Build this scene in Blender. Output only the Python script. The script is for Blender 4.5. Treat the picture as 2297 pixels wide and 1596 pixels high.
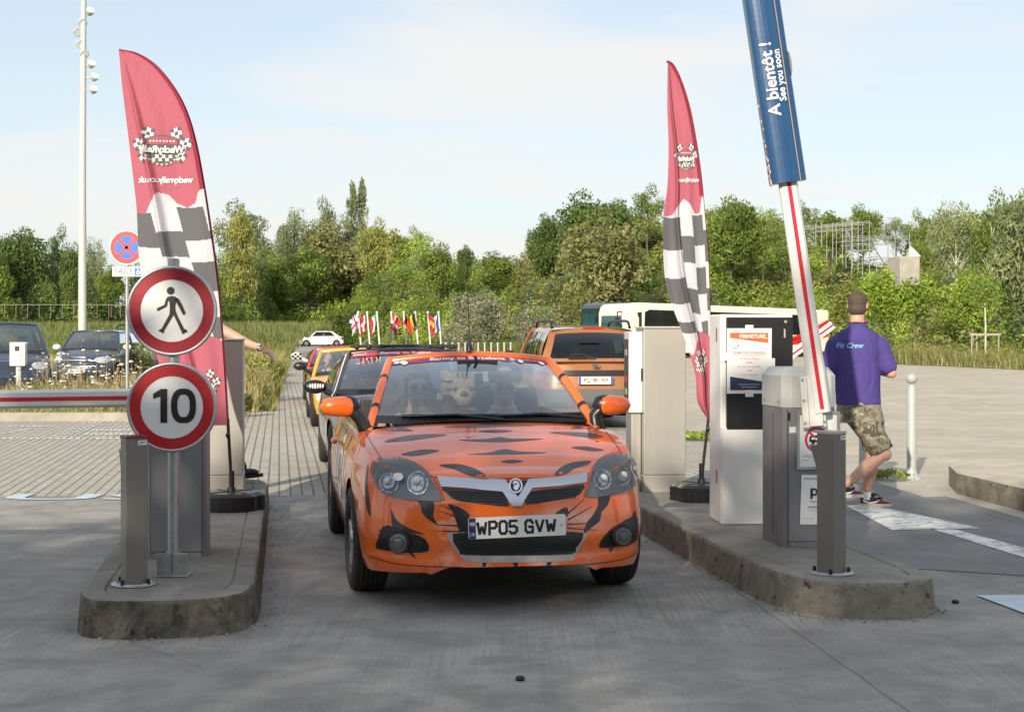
import bpy, bmesh, math, random
import numpy as np
from mathutils import Vector, Matrix, Euler
from mathutils.bvhtree import BVHTree
R = math.radians
random.seed(7)
for o in list(bpy.data.objects): bpy.data.objects.remove(o)
S = bpy.context.scene
COL = S.collection
# ---------------------------------------------------------------- camera
CAMH, FOC, CX, HZ = 1.5, 3296.0, 1148.5, 741.0      # measured on the photograph at 2297 px width
cam = bpy.data.cameras.new('camera'); camo = bpy.data.objects.new('camera', cam); COL.objects.link(camo)
camo.location = (0, 0, CAMH); camo.rotation_euler = (R(90), 0, 0)
cam.sensor_width = 36; cam.lens = FOC/2297*36; cam.shift_y = -(798-HZ)/2297; cam.clip_end = 6000; cam.clip_start = 0.05
S.camera = camo
# ---------------------------------------------------------------- light
SUN_EL, SUN_AZ = 22.0, 198.0                          # azimuth clockwise from +Y
w = bpy.data.worlds.new("World"); S.world = w; w.use_nodes = True
wn = w.node_tree; wn.nodes.clear()
def wnode(t, **k):
    n = wn.nodes.new(t)
    for a, b in k.items(): setattr(n, a, b)
    return n
sky = wnode('ShaderNodeTexSky', sky_type='NISHITA', sun_disc=False)
sky.sun_elevation = R(SUN_EL); sky.sun_rotation = R(SUN_AZ); sky.air_density = 1.0; sky.dust_density = 2.0; sky.ozone_density = 1.0
tc = wnode('ShaderNodeTexCoord')
sep = wnode('ShaderNodeSeparateXYZ'); wn.links.new(tc.outputs['Generated'], sep.inputs[0])
def wmath(op, a, b=None):
    n = wnode('ShaderNodeMath', operation=op)
    for i, q in enumerate((a, b)):
        if q is None: continue
        if isinstance(q, (int, float)): n.inputs[i].default_value = q
        else: wn.links.new(q, n.inputs[i])
    return n.outputs[0]
zc = wmath('ADD', wmath('MAXIMUM', sep.outputs[2], 0.0), 0.12)
comb = wnode('ShaderNodeCombineXYZ')
wn.links.new(wmath('DIVIDE', sep.outputs[0], zc), comb.inputs[0]); wn.links.new(wmath('DIVIDE', sep.outputs[1], zc), comb.inputs[1])
n1 = wnode('ShaderNodeTexNoise'); n1.inputs['Scale'].default_value = 0.62; n1.inputs['Detail'].default_value = 9; n1.inputs['Roughness'].default_value = 0.5; n1.inputs['Distortion'].default_value = 0.6
mp = wnode('ShaderNodeMapping'); mp.inputs['Location'].default_value = (1.1, 4.3, 0); mp.inputs['Scale'].default_value = (1.0, 1.5, 1.0)
wn.links.new(comb.outputs[0], mp.inputs[0]); wn.links.new(mp.outputs[0], n1.inputs['Vector'])
cr = wnode('ShaderNodeValToRGB'); cr.color_ramp.elements[0].position = 0.45; cr.color_ramp.elements[1].position = 0.62
cr.color_ramp.elements[0].color = (0, 0, 0, 1); cr.color_ramp.elements[1].color = (1, 1, 1, 1)
wn.links.new(n1.outputs['Fac'], cr.inputs[0])
mx = wnode('ShaderNodeMix', data_type='RGBA'); veil = wnode('ShaderNodeMix', data_type='RGBA')
CLOUD = (3.75, 3.66, 3.52, 1)
wn.links.new(wmath('MULTIPLY', cr.outputs[0], 0.8), mx.inputs[0]); wn.links.new(veil.outputs[2], mx.inputs[6]); mx.inputs[7].default_value = CLOUD
# thin high haze that whitens the whole sky
veil.inputs[0].default_value = 0.72; wn.links.new(sky.outputs[0], veil.inputs[6]); vr = wnode('ShaderNodeValToRGB'); wn.links.new(sep.outputs[2], vr.inputs[0]); vr.color_ramp.elements[0].color = (3.20, 3.36, 3.44, 1); vr.color_ramp.elements[1].position = .34; vr.color_ramp.elements[1].color = (2.25, 2.58, 2.88, 1)
wn.links.new(vr.outputs[0], veil.inputs[7])
bg = wnode('ShaderNodeBackground'); bg.inputs[1].default_value = 0.135
wo = wnode('ShaderNodeOutputWorld'); wn.links.new(mx.outputs[2], bg.inputs[0]); wn.links.new(bg.outputs[0], wo.inputs[0])
sl = bpy.data.lights.new('sun', 'SUN'); sl.energy = 3.2; sl.angle = R(0.6); sl.color = (1.0, 0.89, 0.71)
so = bpy.data.objects.new('sun', sl); COL.objects.link(so)
sd = Vector((math.sin(R(SUN_AZ))*math.cos(R(SUN_EL)), math.cos(R(SUN_AZ))*math.cos(R(SUN_EL)), math.sin(R(SUN_EL))))
so.rotation_euler = sd.to_track_quat('Z', 'Y').to_euler(); so.location = (-10, -10, 20)
S.view_settings.view_transform = 'Standard'; S.view_settings.look = 'None'; S.view_settings.gamma = 1
S.view_settings.exposure = 0.90
S.render.engine = 'CYCLES'; S.cycles.max_bounces = 6; S.cycles.transparent_max_bounces = 10
# ---------------------------------------------------------------- helpers
def at(px, py, d): return Vector(((px-CX)*d/FOC, d, CAMH-(py-HZ)*d/FOC))
def gd(py, h=0.0): return (CAMH-h)*FOC/(py-HZ)
def gp(px, py, h=0.0): return at(px, py, gd(py, h))
def tag(o, label=None, cat=None, group=None, kind=None):
    if label: o['label'] = label
    if cat: o['category'] = cat
    if group: o['group'] = group
    if kind: o['kind'] = kind
    return o
def empty(name, loc=(0, 0, 0), rz=0, label=None, cat=None, group=None):
    o = bpy.data.objects.new(name, None); COL.objects.link(o); o.location = loc; o.rotation_euler = (0, 0, rz)
    o.empty_display_size = 0.2
    return tag(o, label, cat, group)
def copy_tree(o, parent=None):
    c = o.copy(); COL.objects.link(c)
    if parent: c.parent = parent
    for ch in list(o.children): copy_tree(ch, c)
    return c
def catmull(pts, n):
    P = [Vector(p) for p in pts]; P = [2*P[0]-P[1]]+P+[2*P[-1]-P[-2]]; out = []
    m = len(P)-3
    for k in range(n+1):
        t = k/n*m; i = min(int(t), m-1); f = t-i; a, b, c, d = P[i:i+4]
        out.append(0.5*((2*b)+(c-a)*f+(2*a-5*b+4*c-d)*f*f+(3*b-a-3*c+d)*f**3))
    return out
def interp(tab, x):
    if x <= tab[0][0]: return tab[0][1]
    for (a, b), (c, d) in zip(tab, tab[1:]):
        if x <= c: 
            t = (x-a)/(c-a); t = t*t*(3-2*t)*0.5+t*0.5
            return b+(d-b)*t
    return tab[-1][1]
class MB:
    def __init__(s): s.v = []; s.f = []; s.m = []; s.s = []
    def add(s, vs, fs, m=0, sm=False, M=None):
        b = len(s.v)
        s.v += [tuple(M @ Vector(v)) if M else tuple(v) for v in vs]
        for f in fs: s.f.append(tuple(i+b for i in f)); s.m.append(m); s.s.append(sm)
        return s
    def box(s, c, d, m=0, M=None):
        x, y, z = (q/2 for q in d)
        vs = [(c[0]+i*x, c[1]+j*y, c[2]+k*z) for i in (-1, 1) for j in (-1, 1) for k in (-1, 1)]
        return s.add(vs, [(0, 1, 3, 2), (4, 6, 7, 5), (0, 4, 5, 1), (2, 3, 7, 6), (0, 2, 6, 4), (1, 5, 7, 3)], m, False, M)
    def prism(s, poly, z0, z1, m=0, sc=1.0, M=None, capm=None, sm=False):
        n = len(poly); cx = sum(p[0] for p in poly)/n; cy = sum(p[1] for p in poly)/n
        vs = [(p[0], p[1], z0) for p in poly]+[(cx+(p[0]-cx)*sc, cy+(p[1]-cy)*sc, z1) for p in poly]
        s.add(vs, [(i, (i+1) % n, n+(i+1) % n, n+i) for i in range(n)], m, sm, M)
        s.add(vs[:n], [tuple(reversed(range(n)))], m, False, M); s.add(vs[n:], [tuple(range(n))], m if capm is None else capm, False, M)
        return s
    def tube(s, pts, rad, n=8, m=0, sm=True, M=None, cap=True, flat=1.0):
        P = [Vector(p) for p in pts]
        if not hasattr(rad, '__len__'): rad = [rad]*len(P)
        vs = []; up = None
        for i, p in enumerate(P):
            t = (P[min(i+1, len(P)-1)]-P[max(i-1, 0)]).normalized()
            if up is None: up = t.orthogonal().normalized()
            up = (up-t*up.dot(t)).normalized(); sd_ = t.cross(up)
            for k in range(n):
                a = 2*math.pi*k/n; vs.append(p+(up*math.cos(a)+sd_*math.sin(a)*flat)*rad[i])
        fs = [(i*n+k, i*n+(k+1) % n, (i+1)*n+(k+1) % n, (i+1)*n+k) for i in range(len(P)-1) for k in range(n)]
        s.add(vs, fs, m, sm, M)
        if cap:
            s.add(vs[:n], [tuple(reversed(range(n)))], m, False, M); s.add(vs[-n:], [tuple(range(n))], m, False, M)
        return s
    def cyl(s, a, b, r, r2=None, n=16, m=0, M=None): return s.tube([a, b], [r, r if r2 is None else r2], n, m, True, M)
    def lathe(s, prof, n=32, m=0, M=None, sm=True):    # profile (r,z) round local z
        vs = [(r*math.cos(2*math.pi*k/n), r*math.sin(2*math.pi*k/n), z) for r, z in prof for k in range(n)]
        fs = [(i*n+k, i*n+(k+1) % n, (i+1)*n+(k+1) % n, (i+1)*n+k) for i in range(len(prof)-1) for k in range(n)]
        return s.add(vs, fs, m, sm, M)
    def ell(s, c, r, n=16, k=10, m=0, M=None):
        vs = []; 
        for i in range(k+1):
            th = math.pi*i/k
            for j in range(n):
                a = 2*math.pi*j/n; vs.append((c[0]+r[0]*math.sin(th)*math.cos(a), c[1]+r[1]*math.sin(th)*math.sin(a), c[2]+r[2]*math.cos(th)))
        fs = [(i*n+j, (i+1)*n+j, (i+1)*n+(j+1) % n, i*n+(j+1) % n) for i in range(k) for j in range(n)]
        return s.add(vs, fs, m, True, M)
    def grid(s, fn, nu, nv, m=0, sm=True, M=None):
        vs = [fn(i/nu, j/nv) for j in range(nv+1) for i in range(nu+1)]
        fs = [(j*(nu+1)+i, j*(nu+1)+i+1, (j+1)*(nu+1)+i+1, (j+1)*(nu+1)+i) for j in range(nv) for i in range(nu)]
        return s.add(vs, fs, m, sm, M)
    def text(s, txt, size, M, m=0, depth=0.0, align='CENTER', sx=1.0, bold=0.0, space=1.0, shear=0.0):
        c = bpy.data.curves.new('t', 'FONT'); c.body = txt; c.size = size; c.align_x = align; c.align_y = 'CENTER'
        c.extrude = depth; c.offset = bold; c.space_character = space; c.resolution_u = 3; c.shear = shear
        o = bpy.data.objects.new('t', c); COL.objects.link(o)
        me = bpy.data.meshes.new_from_object(o.evaluated_get(bpy.context.evaluated_depsgraph_get()))
        vs = [(v.co.x*sx, v.co.y, v.co.z) for v in me.vertices]; fs = [tuple(p.vertices) for p in me.polygons]
        bpy.data.objects.remove(o); bpy.data.curves.remove(c); bpy.data.meshes.remove(me)
        return s.add(vs, fs, m, False, M)
    def build(s, name, mats, parent=None, bevel=0, seg=2, merge=False):
        me = bpy.data.meshes.new(name); me.from_pydata(s.v, [], s.f)
        if not isinstance(mats, (list, tuple)): mats = [mats]
        for q in mats: me.materials.append(q)
        me.polygons.foreach_set('material_index', s.m); me.polygons.foreach_set('use_smooth', s.s)
        if merge:
            bm = bmesh.new(); bm.from_mesh(me); bmesh.ops.remove_doubles(bm, verts=bm.verts, dist=1e-4); bm.to_mesh(me); bm.free()
        me.update()
        o = bpy.data.objects.new(name, me); COL.objects.link(o)
        if parent: o.parent = parent
        if bevel:
            b = o.modifiers.new('bevel', 'BEVEL'); b.width = bevel; b.segments = seg; b.limit_method = 'ANGLE'; b.angle_limit = R(40); b.harden_normals = False
        return o
# ---------------------------------------------------------------- materials
def sock(nt, n, idx, v):
    if isinstance(v, bpy.types.NodeSocket): nt.links.new(v, n.inputs[idx])
    elif v is not None:
        if isinstance(v, (tuple, list)) and len(v) == 3 and n.inputs[idx].type == 'RGBA': v = (*v, 1)
        n.inputs[idx].default_value = v
class NT:
    def __init__(s, name):
        s.mat = bpy.data.materials.new(name); s.mat.use_nodes = True; s.nt = s.mat.node_tree
        s.b = s.nt.nodes['Principled BSDF']; s.out = s.nt.nodes['Material Output']; s._tc = None
    def n(s, t, ins={}, **k):
        q = s.nt.nodes.new(t)
        for a, b in k.items(): setattr(q, a, b)
        for a, b in ins.items(): sock(s.nt, q, a, b)
        return q
    @property
    def obj(s):
        if not s._tc: s._tc = s.n('ShaderNodeTexCoord')
        return s._tc.outputs['Object']
    def math(s, op, a, b=None, c=None, clamp=False):
        q = s.n('ShaderNodeMath', operation=op, use_clamp=clamp)
        for i, v in enumerate((a, b, c)):
            if v is not None: sock(s.nt, q, i, v)
        return q.outputs[0]
    def noise(s, scale, detail=4, rough=0.5, vec=None, dist=0.0, stretch=None):
        v = vec or s.obj
        if stretch: v = s.n('ShaderNodeMapping', {0: v, 'Scale': stretch}).outputs[0]
        return s.n('ShaderNodeTexNoise', {'Vector': v, 'Scale': scale, 'Detail': detail, 'Roughness': rough, 'Distortion': dist}).outputs['Fac']
    def ramp(s, f, stops):
        q = s.n('ShaderNodeValToRGB', {0: f}); e = q.color_ramp.elements
        while len(e) < len(stops): e.new(0.5)
        for i, (p, c) in enumerate(stops):
            e[i].position = p; e[i].color = (c, c, c, 1) if isinstance(c, (int, float)) else (*c, 1)
        return q.outputs[0]
    def mix(s, f, a, b, mode='MIX'):
        q = s.n('ShaderNodeMix', data_type='RGBA', blend_type=mode); sock(s.nt, q, 0, f); sock(s.nt, q, 6, a); sock(s.nt, q, 7, b); return q.outputs[2]
    def bump(s, h, st=0.3, dist=0.01):
        q = s.n('ShaderNodeBump', {'Height': h, 'Strength': st, 'Distance': dist}); s.nt.links.new(q.outputs[0], s.b.inputs['Normal'])
    def set(s, **k):
        nm = {'color': 'Base Color', 'rough': 'Roughness', 'metal': 'Metallic', 'coat': 'Coat Weight', 'spec': 'Specular IOR Level'}
        for a, b in k.items(): sock(s.nt, s.b, nm.get(a, a), b)
        return s
MATS = {}
def grimy(name, c, rough=.45, metal=0.0, dirt=.5, stain=(.10, .085, .06)):
    t = NT(name); big = t.noise(2.2, 6, .65); st_ = t.noise(1.0, 5, .6, stretch=(26, 26, 1.6)); sp = t.noise(55, 3, .7)
    k = t.mix(t.ramp(big, [(.35, 0), (.7, 1)]), tuple(x*.90 for x in c), tuple(min(1, x*1.06) for x in c))
    k = t.mix(t.math('MULTIPLY', t.ramp(st_, [(.55, 0), (.75, 1)]), .22*dirt), k, stain); k = t.mix(t.math('MULTIPLY', t.ramp(sp, [(.70, 0), (.76, 1)]), .55*dirt), k, stain)
    k = t.mix(t.math('MULTIPLY', t.ramp(t.noise(6, 8, .75), [(.60, 0), (.72, 1)]), .25*dirt), k, stain)
    t.set(color=k, metal=metal, rough=t.math('ADD', t.math('MULTIPLY', big, .25), rough-.12)); t.bump(t.noise(3, 3), .05, .01); MATS[name] = t.mat; return t.mat
def mat(name, color, rough=0.5, metal=0.0, coat=0.0, var=0.0, vscale=6.0, bump=0.0, bscale=60.0, spec=0.5):
    if name in MATS: return MATS[name]
    t = NT(name); c = color
    if var:
        f = t.noise(vscale, 6, 0.6)
        c = t.mix(t.ramp(f, [(0.3, 0.0), (0.7, 1.0)]), tuple(x*(1-var) for x in color), tuple(min(1, x*(1+var)) for x in color))
        t.set(rough=t.math('ADD', t.math('MULTIPLY', t.noise(vscale*3, 4), 0.2), rough-0.1))
    else: t.set(rough=rough)
    t.set(color=c, metal=metal, coat=coat, spec=spec)
    if coat: t.b.inputs['Coat Roughness'].default_value = 0.04
    if bump: t.bump(t.noise(bscale, 5), bump)
    MATS[name] = t.mat; return t.mat
def glassmat(name, tint=(0.75, 0.82, 0.82), refl=1.0, ior=1.45):
    if name in MATS: return MATS[name]
    t = NT(name); nt = t.nt; nt.nodes.remove(t.b)
    tr = t.n('ShaderNodeBsdfTransparent', {0: tint}); gl = t.n('ShaderNodeBsdfGlossy', {0: (1, 1, 1), 'Roughness': 0.01})
    fr = t.n('ShaderNodeFresnel', {0: ior}); f = t.math('MULTIPLY', fr.outputs[0], refl, clamp=True)
    ms = t.n('ShaderNodeMixShader', {0: f, 1: tr.outputs[0], 2: gl.outputs[0]}); nt.links.new(ms.outputs[0], t.out.inputs[0])
    MATS[name] = t.mat; return t.mat
def rotm(rx=0, ry=0, rz=0, loc=(0, 0, 0)): return Matrix.Translation(loc) @ Euler((rx, ry, rz)).to_matrix().to_4x4()
FRONT = Euler((R(90), 0, 0)).to_matrix().to_4x4()      # text standing up, read from -Y
def face(loc, rz=0, rx=90): return Matrix.Translation(loc) @ Euler((0, 0, rz)).to_matrix().to_4x4() @ Euler((R(rx), 0, 0)).to_matrix().to_4x4()
# ---------------------------------------------------------------- decals laid on a surface
def flat_mesh(poly, step):
    bm = bmesh.new(); vs = [bm.verts.new((p[0], p[1], 0)) for p in poly]; bm.faces.new(vs)
    for ax in (0, 1):
        lo = min(p[ax] for p in poly); hi = max(p[ax] for p in poly); k = lo+step
        while k < hi:
            n = Vector((1, 0, 0)) if ax == 0 else Vector((0, 1, 0))
            bmesh.ops.bisect_plane(bm, geom=bm.verts[:]+bm.edges[:]+bm.faces[:], plane_co=n*k, plane_no=n, dist=1e-7); k += step
    bmesh.ops.triangulate(bm, faces=[f for f in bm.faces if len(f.verts) > 4])
    bm.verts.index_update(); bd = [tuple(v.index for v in e.verts) for e in bm.edges if len(e.link_faces) == 1]
    V = [(v.co.x, v.co.y) for v in bm.verts]; F = [tuple(v.index for v in f.verts) for f in bm.faces]; bm.free()
    return V, F, bd
def decal(mb, bvh, poly, ray, off=0.002, m=0, step=0.03, skirt=False, sm=True):
    V, F, bd = flat_mesh(poly, step); out = []; base = []
    for a, b in V:
        o, d = ray(a, b); loc, nor, i, dist = bvh.ray_cast(o, d)
        if loc is None:
            loc, nor, i, dist = bvh.find_nearest(o+d*out_dist(o))
        if nor.dot(d) > 0: nor = -nor
        out.append(loc+nor*off); base.append(loc-nor*0.004)
    # make faces look towards the ray origin
    o, d = ray(*V[0]); f = F[0]; nn = (out[f[1]]-out[f[0]]).cross(out[f[2]]-out[f[0]])
    if nn.dot(d) > 0: F = [tuple(reversed(q)) for q in F]
    mb.add(out, F, m, sm)
    if skirt:
        n = len(out); mb.add(out+base, [(a, b, b+n, a+n) for a, b in bd], m, False)
    return sum(out, Vector())/len(out)
def out_dist(o): return 8.5
def smooth_poly(pts, n=4):
    P = [Vector((p[0], p[1])) for p in pts]; out = []; N = len(P)
    for i in range(N):
        a, b, c, d = P[i-1], P[i], P[(i+1) % N], P[(i+2) % N]
        for k in range(n):
            f = k/n; out.append(0.5*((2*b)+(c-a)*f+(2*a-5*b+4*c-d)*f*f+(3*b-a-3*c+d)*f**3))
    return [(p.x, p.y) for p in out]
# ================================================================ ground
LA = R(9.0)                                             # the lanes run nine degrees off the camera axis
def lane(a, b, o=(0, 0)): return (o[0]+a*math.cos(LA)-b*math.sin(LA), o[1]+a*math.sin(LA)+b*math.cos(LA))
def line_mask(t, p, q, width):                          # dark joint between two points, in world metres
    p, q = Vector(p), Vector(q); d = (q-p).normalized(); n = Vector((-d.y, d.x)); L = (q-p).length
    s = t.n('ShaderNodeSeparateXYZ', {0: t.obj})
    def lin(v): return t.math('ADD', t.math('ADD', t.math('MULTIPLY', s.outputs[0], v.x), t.math('MULTIPLY', s.outputs[1], v.y)), -p.dot(v))
    wob = t.math('MULTIPLY', t.math('SUBTRACT', t.noise(3.0, 3), 0.5), 0.03)
    dist = t.math('ABSOLUTE', t.math('ADD', lin(n), wob)); al = lin(d)
    m = t.math('LESS_THAN', dist, width)
    return t.math('MULTIPLY', m, t.math('MULTIPLY', t.math('GREATER_THAN', al, 0.0), t.math('LESS_THAN', al, L)))
def concrete_mat(name, c0, c1, joints=(), broom=True, stain=0.5):
    t = NT(name)
    big = t.noise(0.55, 5, 0.6); mid = t.noise(2.6, 7, 0.65, dist=0.4); fine = t.noise(70, 4, 0.7); grit = t.noise(260, 2, 0.6)
    c = t.mix(t.ramp(big, [(0.35, 0.0), (0.65, 1.0)]), c0, c1)
    c = t.mix(t.math('MULTIPLY', t.ramp(mid, [(0.40, 0.0), (0.62, 1.0)]), stain), c, tuple(x*0.66 for x in c0))
    c = t.mix(t.math('MULTIPLY', t.ramp(t.noise(1.1, 6, 0.7, dist=1.0), [(0.54, 0.0), (0.68, 1.0)]), 0.45), c, tuple(min(1, x*1.22) for x in c1))
    c = t.mix(t.ramp(fine, [(0.35, 0.0), (0.75, 0.6)]), c, tuple(x*0.72 for x in c0))
    c = t.mix(t.ramp(t.noise(9, 8, 0.75), [(0.62, 0.0), (0.70, 0.55)]), c, (0.07, 0.065, 0.058))
    c = t.mix(t.ramp(grit, [(0.62, 0.0), (0.75, 0.5)]), c, tuple(x*0.5 for x in c0))
    h = t.math('ADD', fine, grit)
    if broom:
        rot = t.n('ShaderNodeMapping', {0: t.obj, 'Rotation': (0, 0, -LA-R(8)), 'Scale': (52.0, 0.9, 1.0)}).outputs[0]
        br = t.n('ShaderNodeTexNoise', {'Vector': rot, 'Scale': 1.0, 'Detail': 5, 'Roughness': 0.7}).outputs['Fac']
        area = t.ramp(t.noise(0.35, 3), [(0.42, 0.15), (0.6, 1.0)])
        c = t.mix(t.math('MULTIPLY', t.ramp(br, [(0.48, 0.0), (0.64, 0.7)]), area), c, tuple(x*0.62 for x in c0))
        h = t.math('ADD', h, t.math('MULTIPLY', br, 2.0))
    for p, q, wd in joints: c = t.mix(t.math('MULTIPLY', line_mask(t, p, q, wd*.55), 0.6), c, (0.03, 0.028, 0.026))
    t.set(color=c, rough=0.92, spec=0.25); t.bump(h, 0.35, 0.006); return t.mat
JO = [((1.342, 8.08), (1.66, 4.8), 0.007), ((0.95, 10.9), (1.342, 8.08), 0.006), (gp(195, 1390)[:2], gp(-250, 1385)[:2], 0.008),
      (gp(1090, 1336)[:2], gp(1560, 1300)[:2], 0.006), (gp(200, 1400)[:2], gp(460, 1500)[:2], 0.004), (gp(1560, 1380)[:2], gp(1700, 1356)[:2], 0.005),
      (gp(-400, 1112)[:2], gp(740, 1101)[:2], 0.02), ((2.3, 11.4), (6.5, 10.6), 0.006)]
M_CONC = concrete_mat('worn_concrete', (0.31, 0.298, 0.278), (0.46, 0.44, 0.40), JO, stain=.7)
M_LOT = concrete_mat('pale_concrete', (0.46, 0.41, 0.335), (0.60, 0.54, 0.45), [((4.5, 19), (11, 17.5), .012), ((3, 27), (20, 24), .02)], broom=False, stain=0.35)
M_ASPH = concrete_mat('asphalt', (0.215, 0.21, 0.205), (0.30, 0.295, 0.285), broom=False, stain=0.35)
def sheet(name, poly, z, m, label=None):
    b = MB(); b.add([(x, y, z) for x, y in poly], [tuple(range(len(poly)))]); o = b.build(name, m); return tag(o, kind='structure')
# base earth, reaching the horizon
te = NT('dry_earth'); te.set(rough=1.0, color=te.mix(te.ramp(te.noise(0.05, 6), [(0.4, 0.0), (0.6, 1.0)]), (0.20, 0.19, 0.085), (0.13, 0.15, 0.05)))
sheet('ground', [(-840, -440), (840, -440), (840, 1040), (-840, 1040)], -0.06, te.mat)
YB = 13.5
# forecourt (near concrete)
LB = [lane(-0.0, 0)]
sheet('forecourt', [(-40, -40), (60, -40), (60, 10.0), (3.98, 10.95), (3.72, 13.2), (3.6, YB), (-40, YB-0.9)], 0.0, M_CONC)
sheet('asphalt_lane', [(2.42, 9.3), (3.98, 8.6), (3.98, 10.95), (3.72, 13.2), (3.55, 15.0), (1.3, 15.0)], 0.004, M_ASPH)
sheet('parking_lot', [(60, 10.0), (60, 95), (-5.0, 140), (2.2, 60), (2.6, 20), (3.55, 15.0), (3.72, 13.2), (3.98, 10.95)], 0.0, M_LOT)
# block paving
tp = NT('block_paving')
mpv = tp.n('ShaderNodeMapping', {0: tp.obj, 'Rotation': (0, 0, R(90)-LA)}).outputs[0]
bt = tp.n('ShaderNodeTexBrick', {'Vector': mpv, 'Color1': (0.50, 0.46, 0.40, 1), 'Color2': (0.40, 0.375, 0.33, 1), 'Mortar': (0.15, 0.135, 0.115, 1), 'Scale': 1.0,
     'Mortar Size': 0.010, 'Mortar Smooth': 0.2, 'Bias': 0.0, 'Brick Width': 0.22, 'Row Height': 0.105})
c = tp.mix(tp.ramp(tp.noise(0.7, 6, 0.6), [(0.35, 0.0), (0.7, 0.45)]), bt.outputs[0], (0.38, 0.35, 0.30))
c = tp.mix(tp.ramp(tp.noise(40, 4), [(0.5, 0.0), (0.8, 0.4)]), c, (0.16, 0.15, 0.13))
tp.set(color=c, rough=0.95, spec=0.2); tp.bump(tp.math('SUBTRACT', 1.0, bt.outputs[1]), 0.5, 0.01)
def road_left(y): return -4.55-(y-26)*0.145
sheet('block_paving', [(-60, YB-1.2), (-40, YB-0.9), (3.6, YB), (3.55, 15.0), (2.6, 20), (2.2, 60), (-5, 140), (-20.0, 170), (-22, 150), (road_left(60), 60), (road_left(27), 27), (-60, 25.6)], 0.0, tp.mat)
# far lane along which the distant cars wait
M_PAINT = NT('road_paint'); _f = M_PAINT.ramp(M_PAINT.noise(7, 8, 0.75), [(0.47, 0.0), (0.56, 1.0)])
M_PAINT.set(color=M_PAINT.mix(_f, (0.74, 0.74, 0.72), (0.40, 0.39, 0.37)), rough=0.8); M_PAINT = M_PAINT.mat
def mark(pts, z=0.008, m=None, name='road_marking'):
    b = MB(); P = [gp(*p) for p in pts]; b.add([(p.x, p.y, z) for p in P], [tuple(range(len(P)))]); return tag(b.build(name, m or M_PAINT), kind='structure')
mark([(1898, 1135), (1945, 1132), (2080, 1160), (2200, 1186), (2000, 1190)])
mark([(2088, 1187), (2140, 1188), (2420, 1262), (2420, 1290)])
mark([(2190, 1337), (2460, 1334), (2460, 1395), (2300, 1378)], m=mat('pale_blue_paint', (0.50, 0.58, 0.66), 0.8, var=0.15, vscale=9))
# dashed parking hatching on the blocks at the left
b = MB()
def q4(pts, z=0.006): P = [gp(*p) for p in pts]; b.add([(p.x, p.y, z) for p in P], [tuple(range(4))])
for i in range(22): x = i*15-40; q4([(x, 985), (x+9, 985), (x+9, 982), (x, 982)])
for r_ in range(4):
    for i in range(9):
        x = 120+i*8+r_*12; y = 979-i*3.6; q4([(x, y), (x+7, y), (x+10, y-2), (x+3, y-2)])
for i in range(9): x = 205+i*10; q4([(x, 966), (x+7, 966), (x+8, 963), (x+1, 963)])
for i in range(10): x = 190+i*11; q4([(x, 975), (x+8, 975), (x+9, 972), (x+1, 972)])
for i in range(12): x = -10+i*7; y = 976-i*1.2; q4([(x, y), (x+5, y), (x+7, y-2), (x+2, y-2)])
for i in range(8): x = 20+i*13; q4([(x, 957), (x+9, 957), (x+9, 955), (x, 955)])
tag(b.build('parking_marking', M_PAINT), kind='structure')
b = MB(); tx = gp(100, 1115); b.text('BUS', 1.0, Matrix.Translation((tx.x, tx.y-0.02, 0.007)) @ Matrix.Scale(0.62, 4, (0, 1, 0)), 0, sx=1.3, bold=0.02)
tag(b.build('lane_lettering', mat('pale_blue_paint', (0.50, 0.58, 0.66), 0.8, var=0.15, vscale=9)), kind='structure')
# ---------------------------------------------------------------- kerbed islands
def island_mats(nm, side0, side1):
    t = NT('kerb_side_'+nm)
    c = t.mix(t.ramp(t.noise(7, 9, 0.7, dist=0.5), [(0.38, 0.0), (0.6, 1.0)]), side0, side1)
    c = t.mix(t.ramp(t.noise(22, 6, 0.75), [(0.60, 0.0), (0.70, 0.8)]), c, (0.30, 0.29, 0.26))
    c = t.mix(t.ramp(t.noise(12, 4, 0.7), [(0.30, 0.9), (0.42, 0.0)]), c, (0.022, 0.02, 0.016))
    c = t.mix(t.ramp(t.noise(1.5, 3, 0.7), [(0.60, 0.0), (0.70, 0.5)]), c, (0.03, 0.028, 0.02))
    t.set(color=c, rough=0.95, spec=0.2); t.bump(t.noise(45, 7, 0.75), 0.8, 0.012)
    return t.mat
KS1 = island_mats('mossy', (0.075, 0.066, 0.05), (0.19, 0.172, 0.14)); KS2 = island_mats('worn', (0.19, 0.172, 0.14), (0.29, 0.265, 0.215))
M_TOP = concrete_mat('island_concrete', (0.24, 0.228, 0.20), (0.36, 0.34, 0.30), (), broom=False, stain=0.7)
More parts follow.
